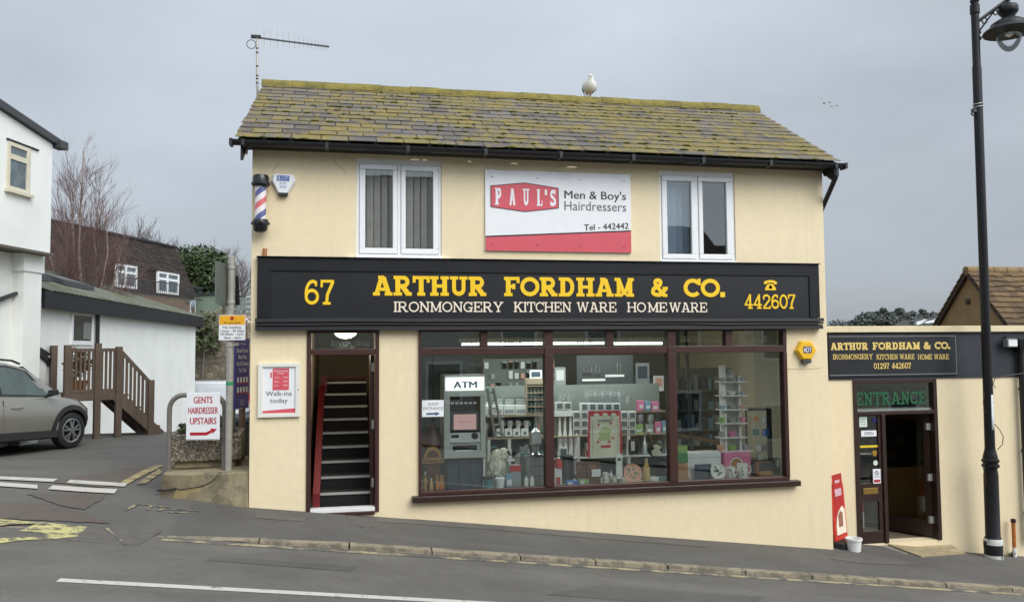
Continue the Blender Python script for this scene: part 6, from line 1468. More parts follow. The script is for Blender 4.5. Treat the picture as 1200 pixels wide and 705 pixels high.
# station: x, bottom z, widest z, shoulder z, centre z, half-width low, mid, shoulder
ST_ = [(-2.08, .42, .62, .86, .90, .62, .70, .62), (-1.98, .30, .66, .96, 1.00, .74, .83, .74), (-1.6, .24, .62, 1.00, 1.04, .84, .90, .82), (-1.0, .24, .58, .99, 1.02, .86, .90, .83), (-.2, .24, .58, .965, .99, .86, .895, .835), (.55, .24, .58, .945, .975, .86, .895, .835), (1.0, .24, .60, .935, .985, .86, .90, .82), (1.5, .24, .60, .885, .945, .84, .90, .77), (1.72, .28, .58, .83, .90, .78, .86, .68), (1.84, .34, .54, .72, .78, .66, .74, .55), (1.89, .40, .52, .64, .68, .52, .58, .44)]
ST_ = [s[:3] + (s[3] + .035, s[4] + .04) + s[5:] for s in ST_]
def ring(s):
    x, zb, zm, zt, zc, wb, wm, wt = s
    hlf = [(0, zb), (wb * .6, zb), (wb, zb + .03), (wm - .01, (zb + zm) / 2), (wm, zm), (wm - .015, (zm * .45 + zt * .55)), (wt + .015, zt - .02), (wt - .03, zt + .008), (wt * .55, (zt + zc * 2) / 3), (0, zc)]
    return [Vector((x, -y, z)) for y, z in hlf] + [Vector((x, y, z)) for y, z in hlf[-2:0:-1]]
mb = MB(); rs_ = [ring(s) for s in ST_]; n = len(rs_[0]); mb.mesh([p for r_ in rs_ for p in r_], [(i * n + k, i * n + (k + 1) % n, (i + 1) * n + (k + 1) % n, (i + 1) * n + k) for i in range(len(rs_) - 1) for k in range(n)] + [tuple(range(n))[::-1], tuple(range((len(rs_) - 1) * n, len(rs_) * n))])
body = mb.build('body', 'car_paint', car, w=False, smooth=True)
cut = MB()
for wx in (FWX, RWX):
    for sg in (-1, 1): cut.lathe([(.40, -.17), (.40, .17)], (wx, sg * .86, WR + .01), 28, 'y')
co = cut.build('cut', 'dark', car, w=False); md = body.modifiers.new('arch', 'BOOLEAN'); md.operation = 'DIFFERENCE'; md.object = co; md.solver = 'EXACT'
bpy.context.view_layer.update(); dg = bpy.context.evaluated_depsgraph_get(); nm_ = bpy.data.meshes.new_from_object(body.evaluated_get(dg)); body.modifiers.clear(); body.data = nm_; bpy.data.objects.remove(co)
for p in nm_.polygons: p.use_smooth = True
try: nm_.set_sharp_from_angle(angle=RAD(38))
except Exception: pass
def side(x, z):       # half width of the body side at x, z
    for a, b in zip(ST_, ST_[1:]):
        if a[0] <= x <= b[0]:
            f_ = (x - a[0]) / (b[0] - a[0]); s = [a[i] + (b[i] - a[i]) * f_ for i in range(8)]; _, zb, zm, zt, zc, wb, wm, wt = s
            pr = [(zb + .03, wb), ((zb + zm) / 2, wm - .01), (zm, wm), (zm * .45 + zt * .55, wm - .015), (zt - .02, wt + .015), (zt, wt - .03)]
            if z <= pr[0][0]: return pr[0][1]
            for (z1, w1_), (z2, w2_) in zip(pr, pr[1:]):
                if z <= z2: return w1_ + (w2_ - w1_) * (z - z1) / max(z2 - z1, 1e-6)
            return pr[-1][1]
    return .6
# cabin
CB = [(-1.95, .98, 1.10, .70, .60), (-1.72, 1.0, 1.42, .80, .60), (-1.35, .99, 1.545, .82, .61), (-.6, .97, 1.565, .82, .62), (.0, .95, 1.55, .82, .615), (.42, .945, 1.47, .82, .59), (.82, .945, 1.22, .82, .66), (1.12, .945, 1.0, .79, .74)]
CB = [(a, b + .03, c + .06, d, e) for a, b, c, d, e in CB]
def cring(s):
    x, zb, zt, wb, wt = s; hlf = [(0, zb - .02), (wb, zb - .02), ((wb * .35 + wt * .65), zb + (zt - zb) * .62), (wt, zt - .03), (wt * .86, zt - .004), (0, zt + .02)]
    return [Vector((x, -y, z)) for y, z in hlf] + [Vector((x, y, z)) for y, z in hlf[-2:0:-1]]
mb = MB(); rs_ = [cring(s) for s in CB]; n = len(rs_[0]); mb.mesh([p for r_ in rs_ for p in r_], [(i * n + k, i * n + (k + 1) % n, (i + 1) * n + (k + 1) % n, (i + 1) * n + k) for i in range(len(rs_) - 1) for k in range(n)] + [tuple(range(n))[::-1], tuple(range((len(rs_) - 1) * n, len(rs_) * n))])
mb.build('cabin', 'car_paint', car, w=False, smooth=True)
def cab(x, f_, sg, e=.006):      # a point on the cabin side, f_ from belt to roof
    for a, b in zip(CB, CB[1:]):
        if a[0] <= x <= b[0]:
            k = (x - a[0]) / (b[0] - a[0]); _, zb, zt, wb, wt = [a[i] + (b[i] - a[i]) * k for i in range(5)]
            y = wb + ((wb * .35 + wt * .65) - wb) * f_ / .62 if f_ < .62 else (wb * .35 + wt * .65) + (wt - (wb * .35 + wt * .65)) * (f_ - .62) / .38
            return Vector((x, sg * (y + e), zb - .02 + (zt - zb + .0) * f_))
def glasspoly(xs_lo, f_lo, xs_hi, f_hi, sg, nm, m, e=.006):
    mb = MB(); k = 8
    for i in range(k):
        a, b = i / k, (i + 1) / k; L_ = lambda q: q[0] + (q[1] - q[0]) * 0
        lo0, lo1 = xs_lo[0] + (xs_lo[1] - xs_lo[0]) * a, xs_lo[0] + (xs_lo[1] - xs_lo[0]) * b; h0, h1 = xs_hi[0] + (xs_hi[1] - xs_hi[0]) * a, xs_hi[0] + (xs_hi[1] - xs_hi[0]) * b
        for fa, fb in ((0, .5), (.5, 1)):
            g = lambda lo, hi, t: cab(lo + (hi - lo) * t, f_lo + (f_hi - f_lo) * t, sg, e)
            mb.poly([g(lo0, h0, fa), g(lo1, h1, fa), g(lo1, h1, fb), g(lo0, h0, fb)])
    return mb.build(nm, m, car, w=False)
for sg in (-1, 1):
    glasspoly((-1.62, 1.02), .07, (-1.42, .46), .93, sg, 'window_surround', 'cladding', .003)
    glasspoly((-.20, .88), .12, (-.20, .38), .88, sg, 'side_window', mat('tinted_glass', srgb(74, 88, 86), .05, var=.25, scale=2.5, spec=.8), .007)
    glasspoly((-1.10, -.30), .12, (-1.10, -.30), .88, sg, 'side_window', 'tinted_glass', .007)
mb = MB(); mb.poly([(1.14, -.66, 1.03), (1.14, .66, 1.03), (.47, .52, 1.535), (.47, -.52, 1.535)]); mb.poly([(-1.96, -.55, 1.12), (-1.96, .55, 1.12), (-1.74, .5, 1.42), (-1.74, -.5, 1.42)])
mb.build('windscreen', 'car_glass', car, w=False)
for sg in (-1, 1):
    for (xa, xb) in ((-.22, .98), (-1.12, -.24)):
        mb = MB(); zs_ = [.34, .45, .58, .70, .82, .93]; k = 8; e = .006; G = []
        for i in range(k + 1):
            x = xa + (xb - xa) * i / k; G.append([(x if not (xa < -1 and z < .75 and i == 0) else x + .10 * (0.75 - z) / .4, sg * (side(x, z) + e), z) for z in zs_])
        for i in range(k):
            for j in range(len(zs_) - 1): mb.poly([G[i][j], G[i + 1][j], G[i + 1][j + 1], G[i][j + 1]])
        d_ = mb.build('door', 'car_paint', car, w=False, smooth=True)
        hm = MB(); xh = xa + .16; hm.tube([(xh, sg * (side(xh, .80) + .02), .80), (xh + .1, sg * (side(xh, .80) + .04), .805), (xh + .22, sg * (side(xh, .80) + .02), .81)], .014, 6); hm.build('handle', 'car_paint', d_, w=False)
    sk = MB()
    for xx in (-.23,): sk.bar((xx, sg * (side(xx, .3) + .004), .34), (xx, sg * (side(xx, .9) + .006), .93), .012, .012)
    sk.build('door_seam', 'dark', car, w=False)
    c = MB(); c.hexa([(-1.0, sg * .80, .21), (.95, sg * .80, .21), (.95, sg * .905, .24), (-1.0, sg * .905, .24)], [(-1.0, sg * .80, .42), (.95, sg * .80, .40), (.95, sg * .90, .36), (-1.0, sg * .90, .38)]); c.build('sill_cladding', 'cladding', car, w=False)
    for wx, nm_a in ((FWX, 'wheel'), (RWX, 'wheel')):
        ar = MB(); N_ = 20; pr = []
        for i in range(N_ + 1):
            a = RAD(-12 + 204 * i / N_); pr.append((math.cos(a), math.sin(a)))
        for (c1, s1), (c2, s2) in zip(pr, pr[1:]):
            P = lambda r_, c_, s_, o_: (wx + r_ * c_, sg * (side(max(-2, min(2, wx + r_ * c_)), max(.3, WR + r_ * s_)) + o_), WR + .01 + r_ * s_)
            ar.poly([P(.385, c1, s1, .014), P(.385, c2, s2, .014), P(.475, c2, s2, .010), P(.475, c1, s1, .010)]); ar.poly([P(.385, c1, s1, .014), P(.385, c2, s2, .014), P(.385, c2, s2, -.12), P(.385, c1, s1, -.12)])
        ar.build('wheel_arch', 'cladding', car, w=False)
        we = bpy.data.objects.new('wheel', None); COL.objects.link(we); we.parent = car; we.location = (wx, sg * TRK, WR)
        ty = MB(); ty.lathe([(.235, -.10), (.30, -.105), (.33, -.085), (.335, -.05), (.335, .05), (.33, .085), (.30, .105), (.235, .10), (.225, .0)], (0, 0, 0), 32, 'y'); ty.build('tyre', 'tyre', we, w=False, smooth=True)
        rm = MB(); o_ = sg * .075
        rm.tube([(.215 * math.cos(RAD(k)), o_ * 1.1, .215 * math.sin(RAD(k))) for k in range(0, 361, 12)], .022, 6, False)
        for k in range(5):
            for dlt in (-13, 13):
                a0, a1 = RAD(72 * k + 18), RAD(72 * k + 18 + dlt); rm.bar((.03 * math.cos(a0), o_ * 1.2, .03 * math.sin(a0)), (.215 * math.cos(a1), o_ * 1.05, .215 * math.sin(a1)), .034, .025, (0, 1, 0))
        rm.lathe([(0, 0), (.05, 0), (.05, .02)], (0, o_ * 1.3, 0), 12, 'y'); rm.build('rim', 'alloy', we, w=False)
        hub = MB(); hub.lathe([(0, -.02), (.22, -.02), (.22, .02), (0, .02)], (0, sg * .02, 0), 20, 'y'); hub.build('brake_disc', 'dark', we, w=False)
    mi = MB(); mi.hexa([(.66, sg * .90, 1.0), (.80, sg * .92, 1.0), (.80, sg * 1.05, 1.02), (.70, sg * 1.06, 1.02)], [(.68, sg * .90, 1.10), (.78, sg * .92, 1.12), (.78, sg * 1.05, 1.12), (.70, sg * 1.06, 1.11)]); mi.bar((.74, sg * .80, .99), (.74, sg * .95, 1.02), .05); mi.build('wing_mirror', 'cladding', car, w=False, bevel=.012)
    rl = MB(); rl.tube([(-1.45, sg * .60, 1.59), (-1.2, sg * .60, 1.645), (-.4, sg * .605, 1.665), (.15, sg * .60, 1.635), (.33, sg * .585, 1.58)], .020, 6); rl.build('roof_rail', 'cladding', car, w=False, smooth=True)
    hl_ = MB(); hl_.hexa([(1.66, sg * .81, .60), (1.84, sg * .65, .56), (1.82, sg * .58, .56), (1.66, sg * .74, .60)], [(1.64, sg * .83, .68), (1.82, sg * .67, .64), (1.80, sg * .58, .64), (1.64, sg * .74, .68)]); hl_.build('headlight', 'pot_white', car, w=False)
    tl_ = MB(); tl_.box(-2.05, -1.9, sg * .62 - .12, sg * .62 + .12, .86, .96); tl_.build('tail_light', 'lens_red', car, w=False)
fb = MB(); fb.hexa([(1.78, -.64, .24), (1.87, -.50, .26), (1.87, .50, .26), (1.78, .64, .24)], [(1.78, -.68, .46), (1.90, -.50, .46), (1.90, .50, .46), (1.78, .68, .46)]); fb.build('front_bumper', 'cladding', car, w=False, bevel=.02)
un = MB(); un.box(-1.8, 1.8, -.66, .66, .20, .34); un.build('underbody', 'dark', car, w=False)

# ------------------------------------------------------------------ white van behind the planter
vp = onD(285, 490, 33); van_z = gz(vp.x, vp.y)
van = thing('white_van', 'white van parked behind the planter, red tail light at its right end', 'van', (vp.x, vp.y, onD(270, 446, 33).z - 1.83), RAD(180 - 9))
# local x runs towards the front (photo left), y = -towards camera side
m = MB(); prof = [(0.0, .35), (-.03, .75), (.0, 1.2), (.10, 1.70), (.28, 1.83), (2.4, 1.83), (2.95, 1.70), (3.45, 1.12), (4.25, .98), (4.45, .80), (4.48, .38), (4.3, .28), (.2, .28)]
m.prism([(x, -.85, z) for x, z in prof], (0, 1.7, 0)); m.build('body', 'van_paint', van, w=False, bevel=.07)
for sg in (-.853, .853):
    m = MB(); e = .006 if sg > 0 else -.006
    for (a, b) in ((.25, 1.25), (1.35, 2.3)):
        pts = [(a, sg, 1.15), (b, sg, 1.15), (b - .04, sg, 1.62), (a + .12, sg, 1.62)]; m.prism(pts, (0, e, 0))
    m.build('side_panel', mat('van_panel', srgb(204, 210, 218), .3, var=0), van, w=False, bevel=.01)
    m = MB(); m.prism([(2.45, sg, 1.18), (3.25, sg, 1.18), (2.9, sg, 1.6), (2.45, sg, 1.62)], (0, e, 0)); m.build('side_window', 'car_glass', van, w=False)
    m = MB(); m.box(-.045, .10, sg - .10 if sg > 0 else sg - .004, sg + .004 if sg > 0 else sg + .10, .85, 1.28); m.build('tail_light', 'lens_red', van, w=False, bevel=.01)
    m = MB(); m.box(.1, 4.2, sg - .004, sg + .01, .30, .48); m.build('sill_trim', 'cladding', van, w=False)
    for wx in (.85, 3.6):
        we = bpy.data.objects.new('wheel', None); COL.objects.link(we); we.parent = van; we.location = (wx, sg * .93, .32)
        ty = MB(); ty.lathe([(.2, -.1), (.3, -.1), (.32, -.06), (.32, .06), (.3, .1), (.2, .1)], (0, 0, 0), 24, 'y'); ty.build('tyre', 'tyre', we, w=False, smooth=True)
        ty = MB(); ty.lathe([(0, -.07), (.2, -.09), (.2, .09), (0, .07)], (0, 0, 0), 20, 'y'); ty.build('rim', 'alloy', we, w=False, smooth=True)
m = MB(); m.box(-.045, -.02, -.6, .6, 1.15, 1.62); m.build('rear_window', 'car_glass', van, w=False, bevel=.01)
m = MB(); m.box(-.10, .1, -.86, .86, .32, .56); m.build('rear_bumper', 'cladding', van, w=False, bevel=.02)

# ------------------------------------------------------------------ plinth, planter, hoop, signs at the corner
PZ = .50
def onPZ(px, py): d = ray(px, py); return CAM + d * ((PZ - CAM.z) / d.z)
f0, f1 = onG(180, 578), onG(294, 595.5); f0t, f1t = onPZ(191, 554), onPZ(293.5, 553)
pl = MB(); bk0, bk1 = Vector((-2.35, 2.6, PZ)), Vector((BX0 - .005, 2.6, PZ)); z_lo = -.2
nseg = 6; bot = [f0.lerp(f1, i / nseg) for i in range(nseg + 1)]; topp = [f0t.lerp(Vector((min(f1t.x, BX0 - .006), f1t.y, PZ)), i / nseg) for i in range(nseg + 1)]
for i, p in enumerate(bot): p.x = min(p.x, BX0 - .006); p.z = z_lo
topp = [Vector((p.x, p.y, PZ + random.uniform(-.012, .012))) for p in topp]
vs = bot + topp + [bk0, bk1, Vector((bk0.x, bk0.y, z_lo)), Vector((bk1.x, bk1.y, z_lo))]; k = nseg + 1
pl.mesh(vs, [(i, i + 1, k + i + 1, k + i) for i in range(nseg)] + [tuple(range(k, 2 * k)) + (2 * k + 1, 2 * k), (0, k, 2 * k, 2 * k + 2), (nseg, 2 * k + 3, 2 * k + 1, 2 * k - 1), (2 * k + 2, 2 * k, 2 * k + 1, 2 * k + 3)])
po = pl.build('concrete_plinth', 'concrete', bevel=.02, weld=True); tag(po, 'cracked concrete plinth at the corner under the planter and hoop barrier', 'plinth')
fr_ = MB(); q = [onG(215, 588), onG(250, 592), onG(293, 596)]
pts = [(235, 588.0), (236, 574), (262, 571), (291, 572), (293, 595.6), (262, 592.5)]
mat('concrete_patch', srgb(172, 154, 112), .9, var=.2, scale=7, bump=.4)
def on_front(px, py, out=.03):
    n = (topp[-1] - topp[0]).cross(bot[0] - topp[0]).normalized(); 
    if n.y > 0: n = -n
    d = ray(px, py); q = topp[0] + n * out; t = (q - CAM).dot(n) / d.dot(n); return CAM + d * t
m = MB(); m.poly([on_front(*p) for p in [(203, 583.5), (206, 574), (232, 571), (262, 573), (276, 568), (292, 570), (292.5, 594.5), (262, 591.5), (230, 587.5)]]); tag(m.build('render_patch', 'concrete_patch', po), None)
m = MB(); 
for a, b in zip([(184, 574.5), (198, 574), (206, 572), (212, 573.5), (232, 570), (244, 566), (252, 560), (258, 553.5)], [(198, 574), (206, 572), (212, 573.5), (232, 570), (244, 566), (252, 560), (258, 553.5), (258, 553.5)]):
    if a != b: m.bar(on_front(*a, .032), on_front(*b, .032), .006 if a[0] > 200 else .02, .01, (0, 1, 0))
m.build('crack', 'dark', po)
# planter
pa, pb = onPZ(200, 549), onPZ(250, 548.5)
ptr = thing('planter', 'square exposed aggregate concrete planter on the plinth behind the hoop', 'planter', ((pa.x + pb.x) / 2 + .13, pa.y + .34, PZ + .005), RAD(3))
hgt = .42; w2 = .43
m = MB(); s = (w2, w2); m.hexa([(-.36, -.36, 0), (.36, -.36, 0), (.36, .36, 0), (-.36, .36, 0)], [(-.36, -.36, .09), (.36, -.36, .09), (.36, .36, .09), (-.36, .36, .09)]); m.build('base', 'concrete', ptr, w=False, bevel=.008)
m = MB(); m.box(-w2, w2, -w2, w2, .091, hgt - .06); m.box(-w2, w2, -w2, -w2 + .07, hgt - .0599, hgt); m.box(-w2, w2, w2 - .07, w2, hgt - .0599, hgt); m.box(-w2, -w2 + .07, -w2 + .07, w2 - .07, hgt - .0599, hgt); m.box(w2 - .07, w2, -w2 + .07, w2 - .07, hgt - .0599, hgt); m.build('tub', 'pebble', ptr, w=False, bevel=.012)
m = MB(); m.box(-w2 + .071, w2 - .071, -w2 + .071, w2 - .071, hgt - .0598, hgt - .02); m.build('soil', mat('soil', (.03, .022, .015), .95), ptr, w=False)
for x, y, f_ in ((-.26, -.2, 1), (-.12, -.28, .6), (-.30, .05, .8)):
    m = MB(); crown_leaves(m, (x, y, hgt + .05), .09, 60, .035, .7); m.build('small_plant', 'bush_leaf', ptr, w=False)
m = MB(); crown_leaves(m, (-.2, -.22, hgt + .10), .07, 10, .02, .5); m.build('yellow_flower', 'sticker_yellow', ptr, w=False)
# hoop
h0, h1 = onPZ(197.5, 551.5), onPZ(262.5, 550.5); hz = onD(205, 463, (h0 - CAM).dot(FWD)).z
t = thing('hoop_barrier', 'grey tubular hoop barrier on the plinth carrying the gents hairdresser sign', 'barrier', (h0 + h1) / 2)
d_ = (h1 - h0); L_ = d_.length; d_.normalize(); rr = .17; pts = [Vector((0, 0, -.1)), Vector((0, 0, hz - PZ - rr))] + [Vector((rr - rr * math.cos(RAD(a)), 0, hz - PZ - rr + rr * math.sin(RAD(a)))) for a in range(15, 91, 15)] + [Vector((L_ - rr + rr * math.sin(RAD(a)), 0, hz - PZ - rr + rr * math.cos(RAD(a)))) for a in range(0, 91, 15)] + [Vector((L_, 0, -.1))]
m = MB(); m.tube([h0 + d_ * p.x + Vector((0, 0, p.z)) for p in pts], .030, 12); m.build('hoop', 'tube_grey', t, smooth=True)
# gents sign
gd = (h0 - CAM).dot(FWD) - .06
a, b, c = onD(217.8, 515.5, gd), onD(257, 515.5, gd), onD(217.8, 460, gd)
rot = math.atan2((b - a).y, (b - a).x); w_, h_ = (b - a).length, c.z - a.z
t = thing('hairdresser_sign', 'white sign with red letters GENTS HAIRDRESSER UPSTAIRS and arrow on the hoop barrier', 'sign', a, rot)
m = MB(); m.box(0, w_, 0, .016, 0, h_); m.build('panel', 'white_print', t, w=False, bevel=.004)
m = MB(); 
for s_, x0_, x1_, z_ in (('GENTS', .22, .78, .775), ('HAIRDRESSER', .06, .95, .555), ('UPSTAIRS', .12, .90, .335)): m = MB(); sans(m, s_, x0_ * w_, x1_ * w_, z_ * h_, .135 * h_, -.0015, .03); m.build('red_lettering', 'deep_red', t, w=False)
m = MB()
m.prism([(.12 * w_, -.002, .10 * h_), (.62 * w_, -.002, .10 * h_), (.80 * w_, -.002, .17 * h_), (.78 * w_, -.002, .12 * h_), (.93 * w_, -.002, .235 * h_), (.72 * w_, -.002, .245 * h_), (.75 * w_, -.002, .215 * h_), (.60 * w_, -.002, .165 * h_), (.12 * w_, -.002, .165 * h_)], (0, .0015, 0))
m.build('arrow', 'deep_red', t, w=False)
m = MB(); b_ = .006
m.box(.02 * w_, .98 * w_, -.0012, -.0002, .012 * h_, .016 * h_ + b_ * .4); m.build('border_line', 'grey_plastic', t, w=False)
# pole with the parking notice and a plate seen from behind
pb_ = onPZ(267.5, 551); pdp = (pb_ - CAM).dot(FWD); pt_ = onD(271.5, 301, pdp)
t = thing('sign_post', 'galvanised post on the plinth with yellow and white No loading notice', 'sign post', pb_)
lean = pt_ - pb_; P_ = lambda z: Vector((lean.x * z / lean.z, lean.y * z / lean.z, z))
m = MB(); m.tube([P_(-.1), P_(lean.z)], .042, 14); m.lathe([(.045, lean.z - .01), (.045, lean.z + .012), (0, lean.z + .014)], (lean.x, lean.y, 0), 14); m.build('post', 'galvanised', t, w=False, smooth=True)
a, b, c = onD(256.3, 398.5, pdp - .07), onD(287.3, 398.5, pdp - .07), onD(256.3, 369, pdp - .07)
sg_ = bpy.data.objects.new('parking_notice', None); COL.objects.link(sg_); sg_.parent = t; sg_.location = a - pb_; sg_.rotation_euler = (0, 0, math.atan2((b - a).y, (b - a).x)); w_, h_ = (b - a).length, c.z - a.z
def pbx(nm, m, mm): return m.build(nm, mm, sg_, w=False)
m = MB(); m.box(0, w_, 0, .010, 0, h_); pbx('white_plate', m, 'white_print')
m = MB(); m.box(.006, w_ - .006, -.002, -.0005, h_ * .62, h_ - .006); pbx('yellow_panel', m, 'amber_sign')
m = MB()
sans(m, 'At any time', .18 * w_, .82 * w_, .655 * h_, .09 * h_, -.0028, .01)
for s_, x0_, x1_, z_ in (('No loading', .16, .84, .47), ('1 June - 30 Sept', .05, .95, .33), ('10.30am - 1pm', .07, .93, .20), ('2pm - 6pm', .2, .85, .06)): sans(m, s_, x0_ * w_, x1_ * w_, z_ * h_, .085 * h_, -.0018, .01)
pbx('lettering', m, 'dark_print')
m = MB(); m.lathe([(0, 0), (.022, 0), (.022, .002)], (.5 * w_, -.004, .87 * h_), 14, 'y'); pbx('red_disc', m, 'deep_red'); m = MB(); m.lathe([(0, 0), (.013, 0)], (.5 * w_, -.005, .87 * h_), 12, 'y'); pbx('blue_disc', m, 'blue_print')
zz_ = lambda py: onD(270, py, pdp).z - pb_.z
m = MB(); ang = RAD(78)
pc0 = P_(zz_(334)); ex_ = Vector((math.cos(ang), math.sin(ang), 0)); off_ = Vector((-.075, .0, 0)); zt_, zb__ = zz_(308.5), zz_(358)
p1, p2 = off_ - ex_ * .30 + Vector((pc0.x, pc0.y, 0)), off_ + ex_ * .30 + Vector((pc0.x, pc0.y, 0)); nn = Vector((-ex_.y, ex_.x, 0)) * .008
m.hexa([p1 - nn + Vector((0, 0, zb__)), p2 - nn + Vector((0, 0, zb__)), p2 + nn + Vector((0, 0, zb__)), p1 + nn + Vector((0, 0, zb__))], [p1 - nn + Vector((0, 0, zt_)), p2 - nn + Vector((0, 0, zt_)), p2 + nn + Vector((0, 0, zt_)), p1 + nn + Vector((0, 0, zt_))]); m.build('plate_back', mat('plate_grey', srgb(104, 112, 108), .5, .2, var=.1), t, w=False)
for py in (313.5, 354):
    m = MB(); c = P_(zz_(py)); m.lathe([(.050, -.016), (.050, .016)], (c.x, c.y, c.z), 14); m.box(c.x - .09, c.x - .03, -.03, .03, c.z - .015, c.z + .015); m.build('clip', 'galvanised', t, w=False)
m = MB(); c = P_(zz_(338)); m.hexa([c + Vector((.04, .06, -.2)), c + Vector((.09, .02, -.2)), c + Vector((.10, .04, -.2)), c + Vector((.05, .08, -.2))], [c + Vector((.04, .06, .18)), c + Vector((.07, .02, .14)), c + Vector((.08, .04, .14)), c + Vector((.05, .08, .18))]); m.build('side_plate', 'dark', t, w=False)
m = MB(); c = P_(zz_(449)); m.lathe([(.044, -.022), (.044, .022)], (c.x, c.y, c.z), 14); m.build('green_band', mat('green_sticker', srgb(40, 140, 90), .5, var=0), t, w=False)
m = MB(); c = P_(zz_(403)); m.lathe([(.052, -.03), (.052, .03)], (c.x, c.y, c.z), 14); m.box(c.x + .03, c.x + .1, c.y - .03, c.y + .03, c.z - .02, c.z + .02); m.build('clamp', 'galvanised', t, w=False)
# blue car park board on two legs by the wall
bdp = 10.95
a, b, c = onD(275.0, 480, bdp - .08), onD(291.5, 480, bdp + .28), onD(275.0, 396, bdp - .08)
rot = math.atan2((b - a).y, (b - a).x); w_, h_ = (b - a).length, c.z - a.z
t = thing('car_park_sign', 'tall blue Pay & Display car park board squeezed between post and shop wall', 'sign', a, rot)
m = MB(); m.box(0, w_, 0, .02, 0, h_); m.build('board', 'purple_sign', t, w=False, bevel=.003)
m = MB(); sans(m, 'Welcome', .35 * w_, .7 * w_, .91 * h_, .03 * h_, -.0012)
for s_, x0_, x1_, z_ in (('Broad Street', .10, .92, .80), ('Boat Bay', .22, .82, .71), ('Pay & Display', .10, .94, .615), ('Car Park', .26, .80, .52)): sans(m, s_, x0_ * w_, x1_ * w_, z_ * h_, .060 * h_, -.0012, .015)
for r_ in range(2):
    for k in range(4): m.box((.14 + .21 * k) * w_, (.26 + .21 * k) * w_, -.0015, -.0003, (.375 - .14 * r_) * h_, (.45 - .14 * r_) * h_)
m.box(.34 * w_, .66 * w_, -.0015, -.0003, .12 * h_, .125 * h_); m.box(.34 * w_, .66 * w_, -.0015, -.0003, .09 * h_, .095 * h_); m.box(.34 * w_, .66 * w_, -.0015, -.0003, .06 * h_, .065 * h_); m.box(.05 * w_, .55 * w_, -.0015, -.0003, .006 * h_, .012 * h_)
m.build('white_lettering', 'white_letter', t, w=False)
m = MB()
for r_ in range(2):
    for k in range(4): m.box((.14 + .21 * k) * w_, (.26 + .21 * k) * w_, -.0016, -.0004, (.345 - .14 * r_) * h_, (.372 - .14 * r_) * h_)
m.build('red_symbol', 'deep_red', t, w=False)
m = MB(); m.box(w_ * .62, w_ * .86, .0201, .07, -(a.z - PZ), h_ * .9); m.build('leg', 'timber_pale', t, w=False); m = MB(); m.box(.02 * w_, .16 * w_, .0201, .06, -(a.z - PZ), h_ * .9); m.build('leg', 'tube_grey', t, w=False)
q = onD(279.5, 527, 11.6)
t = thing('litter_bin', 'dark grey bin on the plinth behind the silver sign post', 'bin', (q.x, q.y, PZ), RAD(-5)); hb_ = onD(280, 488, 11.6).z - PZ
m = MB(); m.hexa([(-.14, -.16, 0), (.14, -.16, 0), (.14, .16, 0), (-.14, .16, 0)], [(-.17, -.2, hb_ - .06), (.17, -.2, hb_ - .06), (.17, .2, hb_ - .06), (-.17, .2, hb_ - .06)]); m.build('body', 'dark_grey', t, w=False, bevel=.015)
m = MB(); m.hexa([(-.19, -.22, hb_ - .06), (.19, -.22, hb_ - .06), (.19, .22, hb_ - .06), (-.19, .22, hb_ - .06)], [(-.18, -.2, hb_), (.18, -.2, hb_), (.18, .2, hb_ + .03), (-.18, .2, hb_ + .03)]); m.build('lid', mat('bin_blue', srgb(64, 74, 92), .5), t, w=False, bevel=.01)

# ------------------------------------------------------------------ behind: stone wall, bush, shed, washing, mansard house, trees
sw = MB(); xa, xb = onY(222, 420, 26.5).x, 1.5; n = 14; zs1 = onY(250, 368, 26.5).z
for i in range(n):
    a, b = xa + (xb - xa) * i / n, xa + (xb - xa) * (i + 1) / n; h0_, h1_ = zs1 + .25 * noise.noise((a, 0, 3)), zs1 + .25 * noise.noise((b, 0, 3))
    sw.hexa([(a, 26.5, -1.6), (b, 26.5, -1.6), (b, 27.1, -1.6), (a, 27.1, -1.6)], [(a, 26.5, h0_), (b, 26.5, h1_), (b, 27.1, h1_), (a, 27.1, h0_)])
tag(sw.build('stone_wall', 'stone', weld=True), 'rubble stone retaining wall behind the white van', 'wall')
def bush(nm, label, base, blobs, n, size, m, cat='bush', stem='grey_twig', squash=.9, stemd=.3):
    t = thing(nm, label, cat, base); mb = MB()
    for _ in range(5):
        c = random.choice(blobs); mb.tube([(0, 0, -stemd), (c[0] * .5, c[1] * .5, c[2] * .5), (c[0], c[1], c[2])], [.03, .025, .01], 5)
    mb.build('stem', stem, t, w=False); mb = MB()
    for bx_, by_, bz_, R in blobs: crown_leaves(mb, (bx_, by_, bz_), R, int(n * R * R), size, squash, inner=.35)
    mb.build('foliage', m, t, w=False); return t
q = onY(232, 422, 25.7)
bush('ivy_bush', 'loose green bush hanging over the end of the stone wall', q, [(-.35, 0, .5, .42), (.05, .2, .75, .5), (.15, .2, 1.25, .4), (-.12, .1, 1.1, .4), (.30, .3, .5, .4), (-.38, -.1, .15, .3), (.35, .3, .95, .36)], 900, .08, 'bush_leaf', stemd=q.z + 1.2).scale = (1.3,) * 3
q = onY(252, 371, 26.8); mat('dead_stem', srgb(140, 128, 104), .9, var=.25)
bush('dry_shrub', 'straw coloured dry shrub on top of the stone wall', q, [(-.25, 0, .1, .33), (.15, .1, .16, .36), (.45, 0, .06, .25)], 900, .045, 'dead_stem')
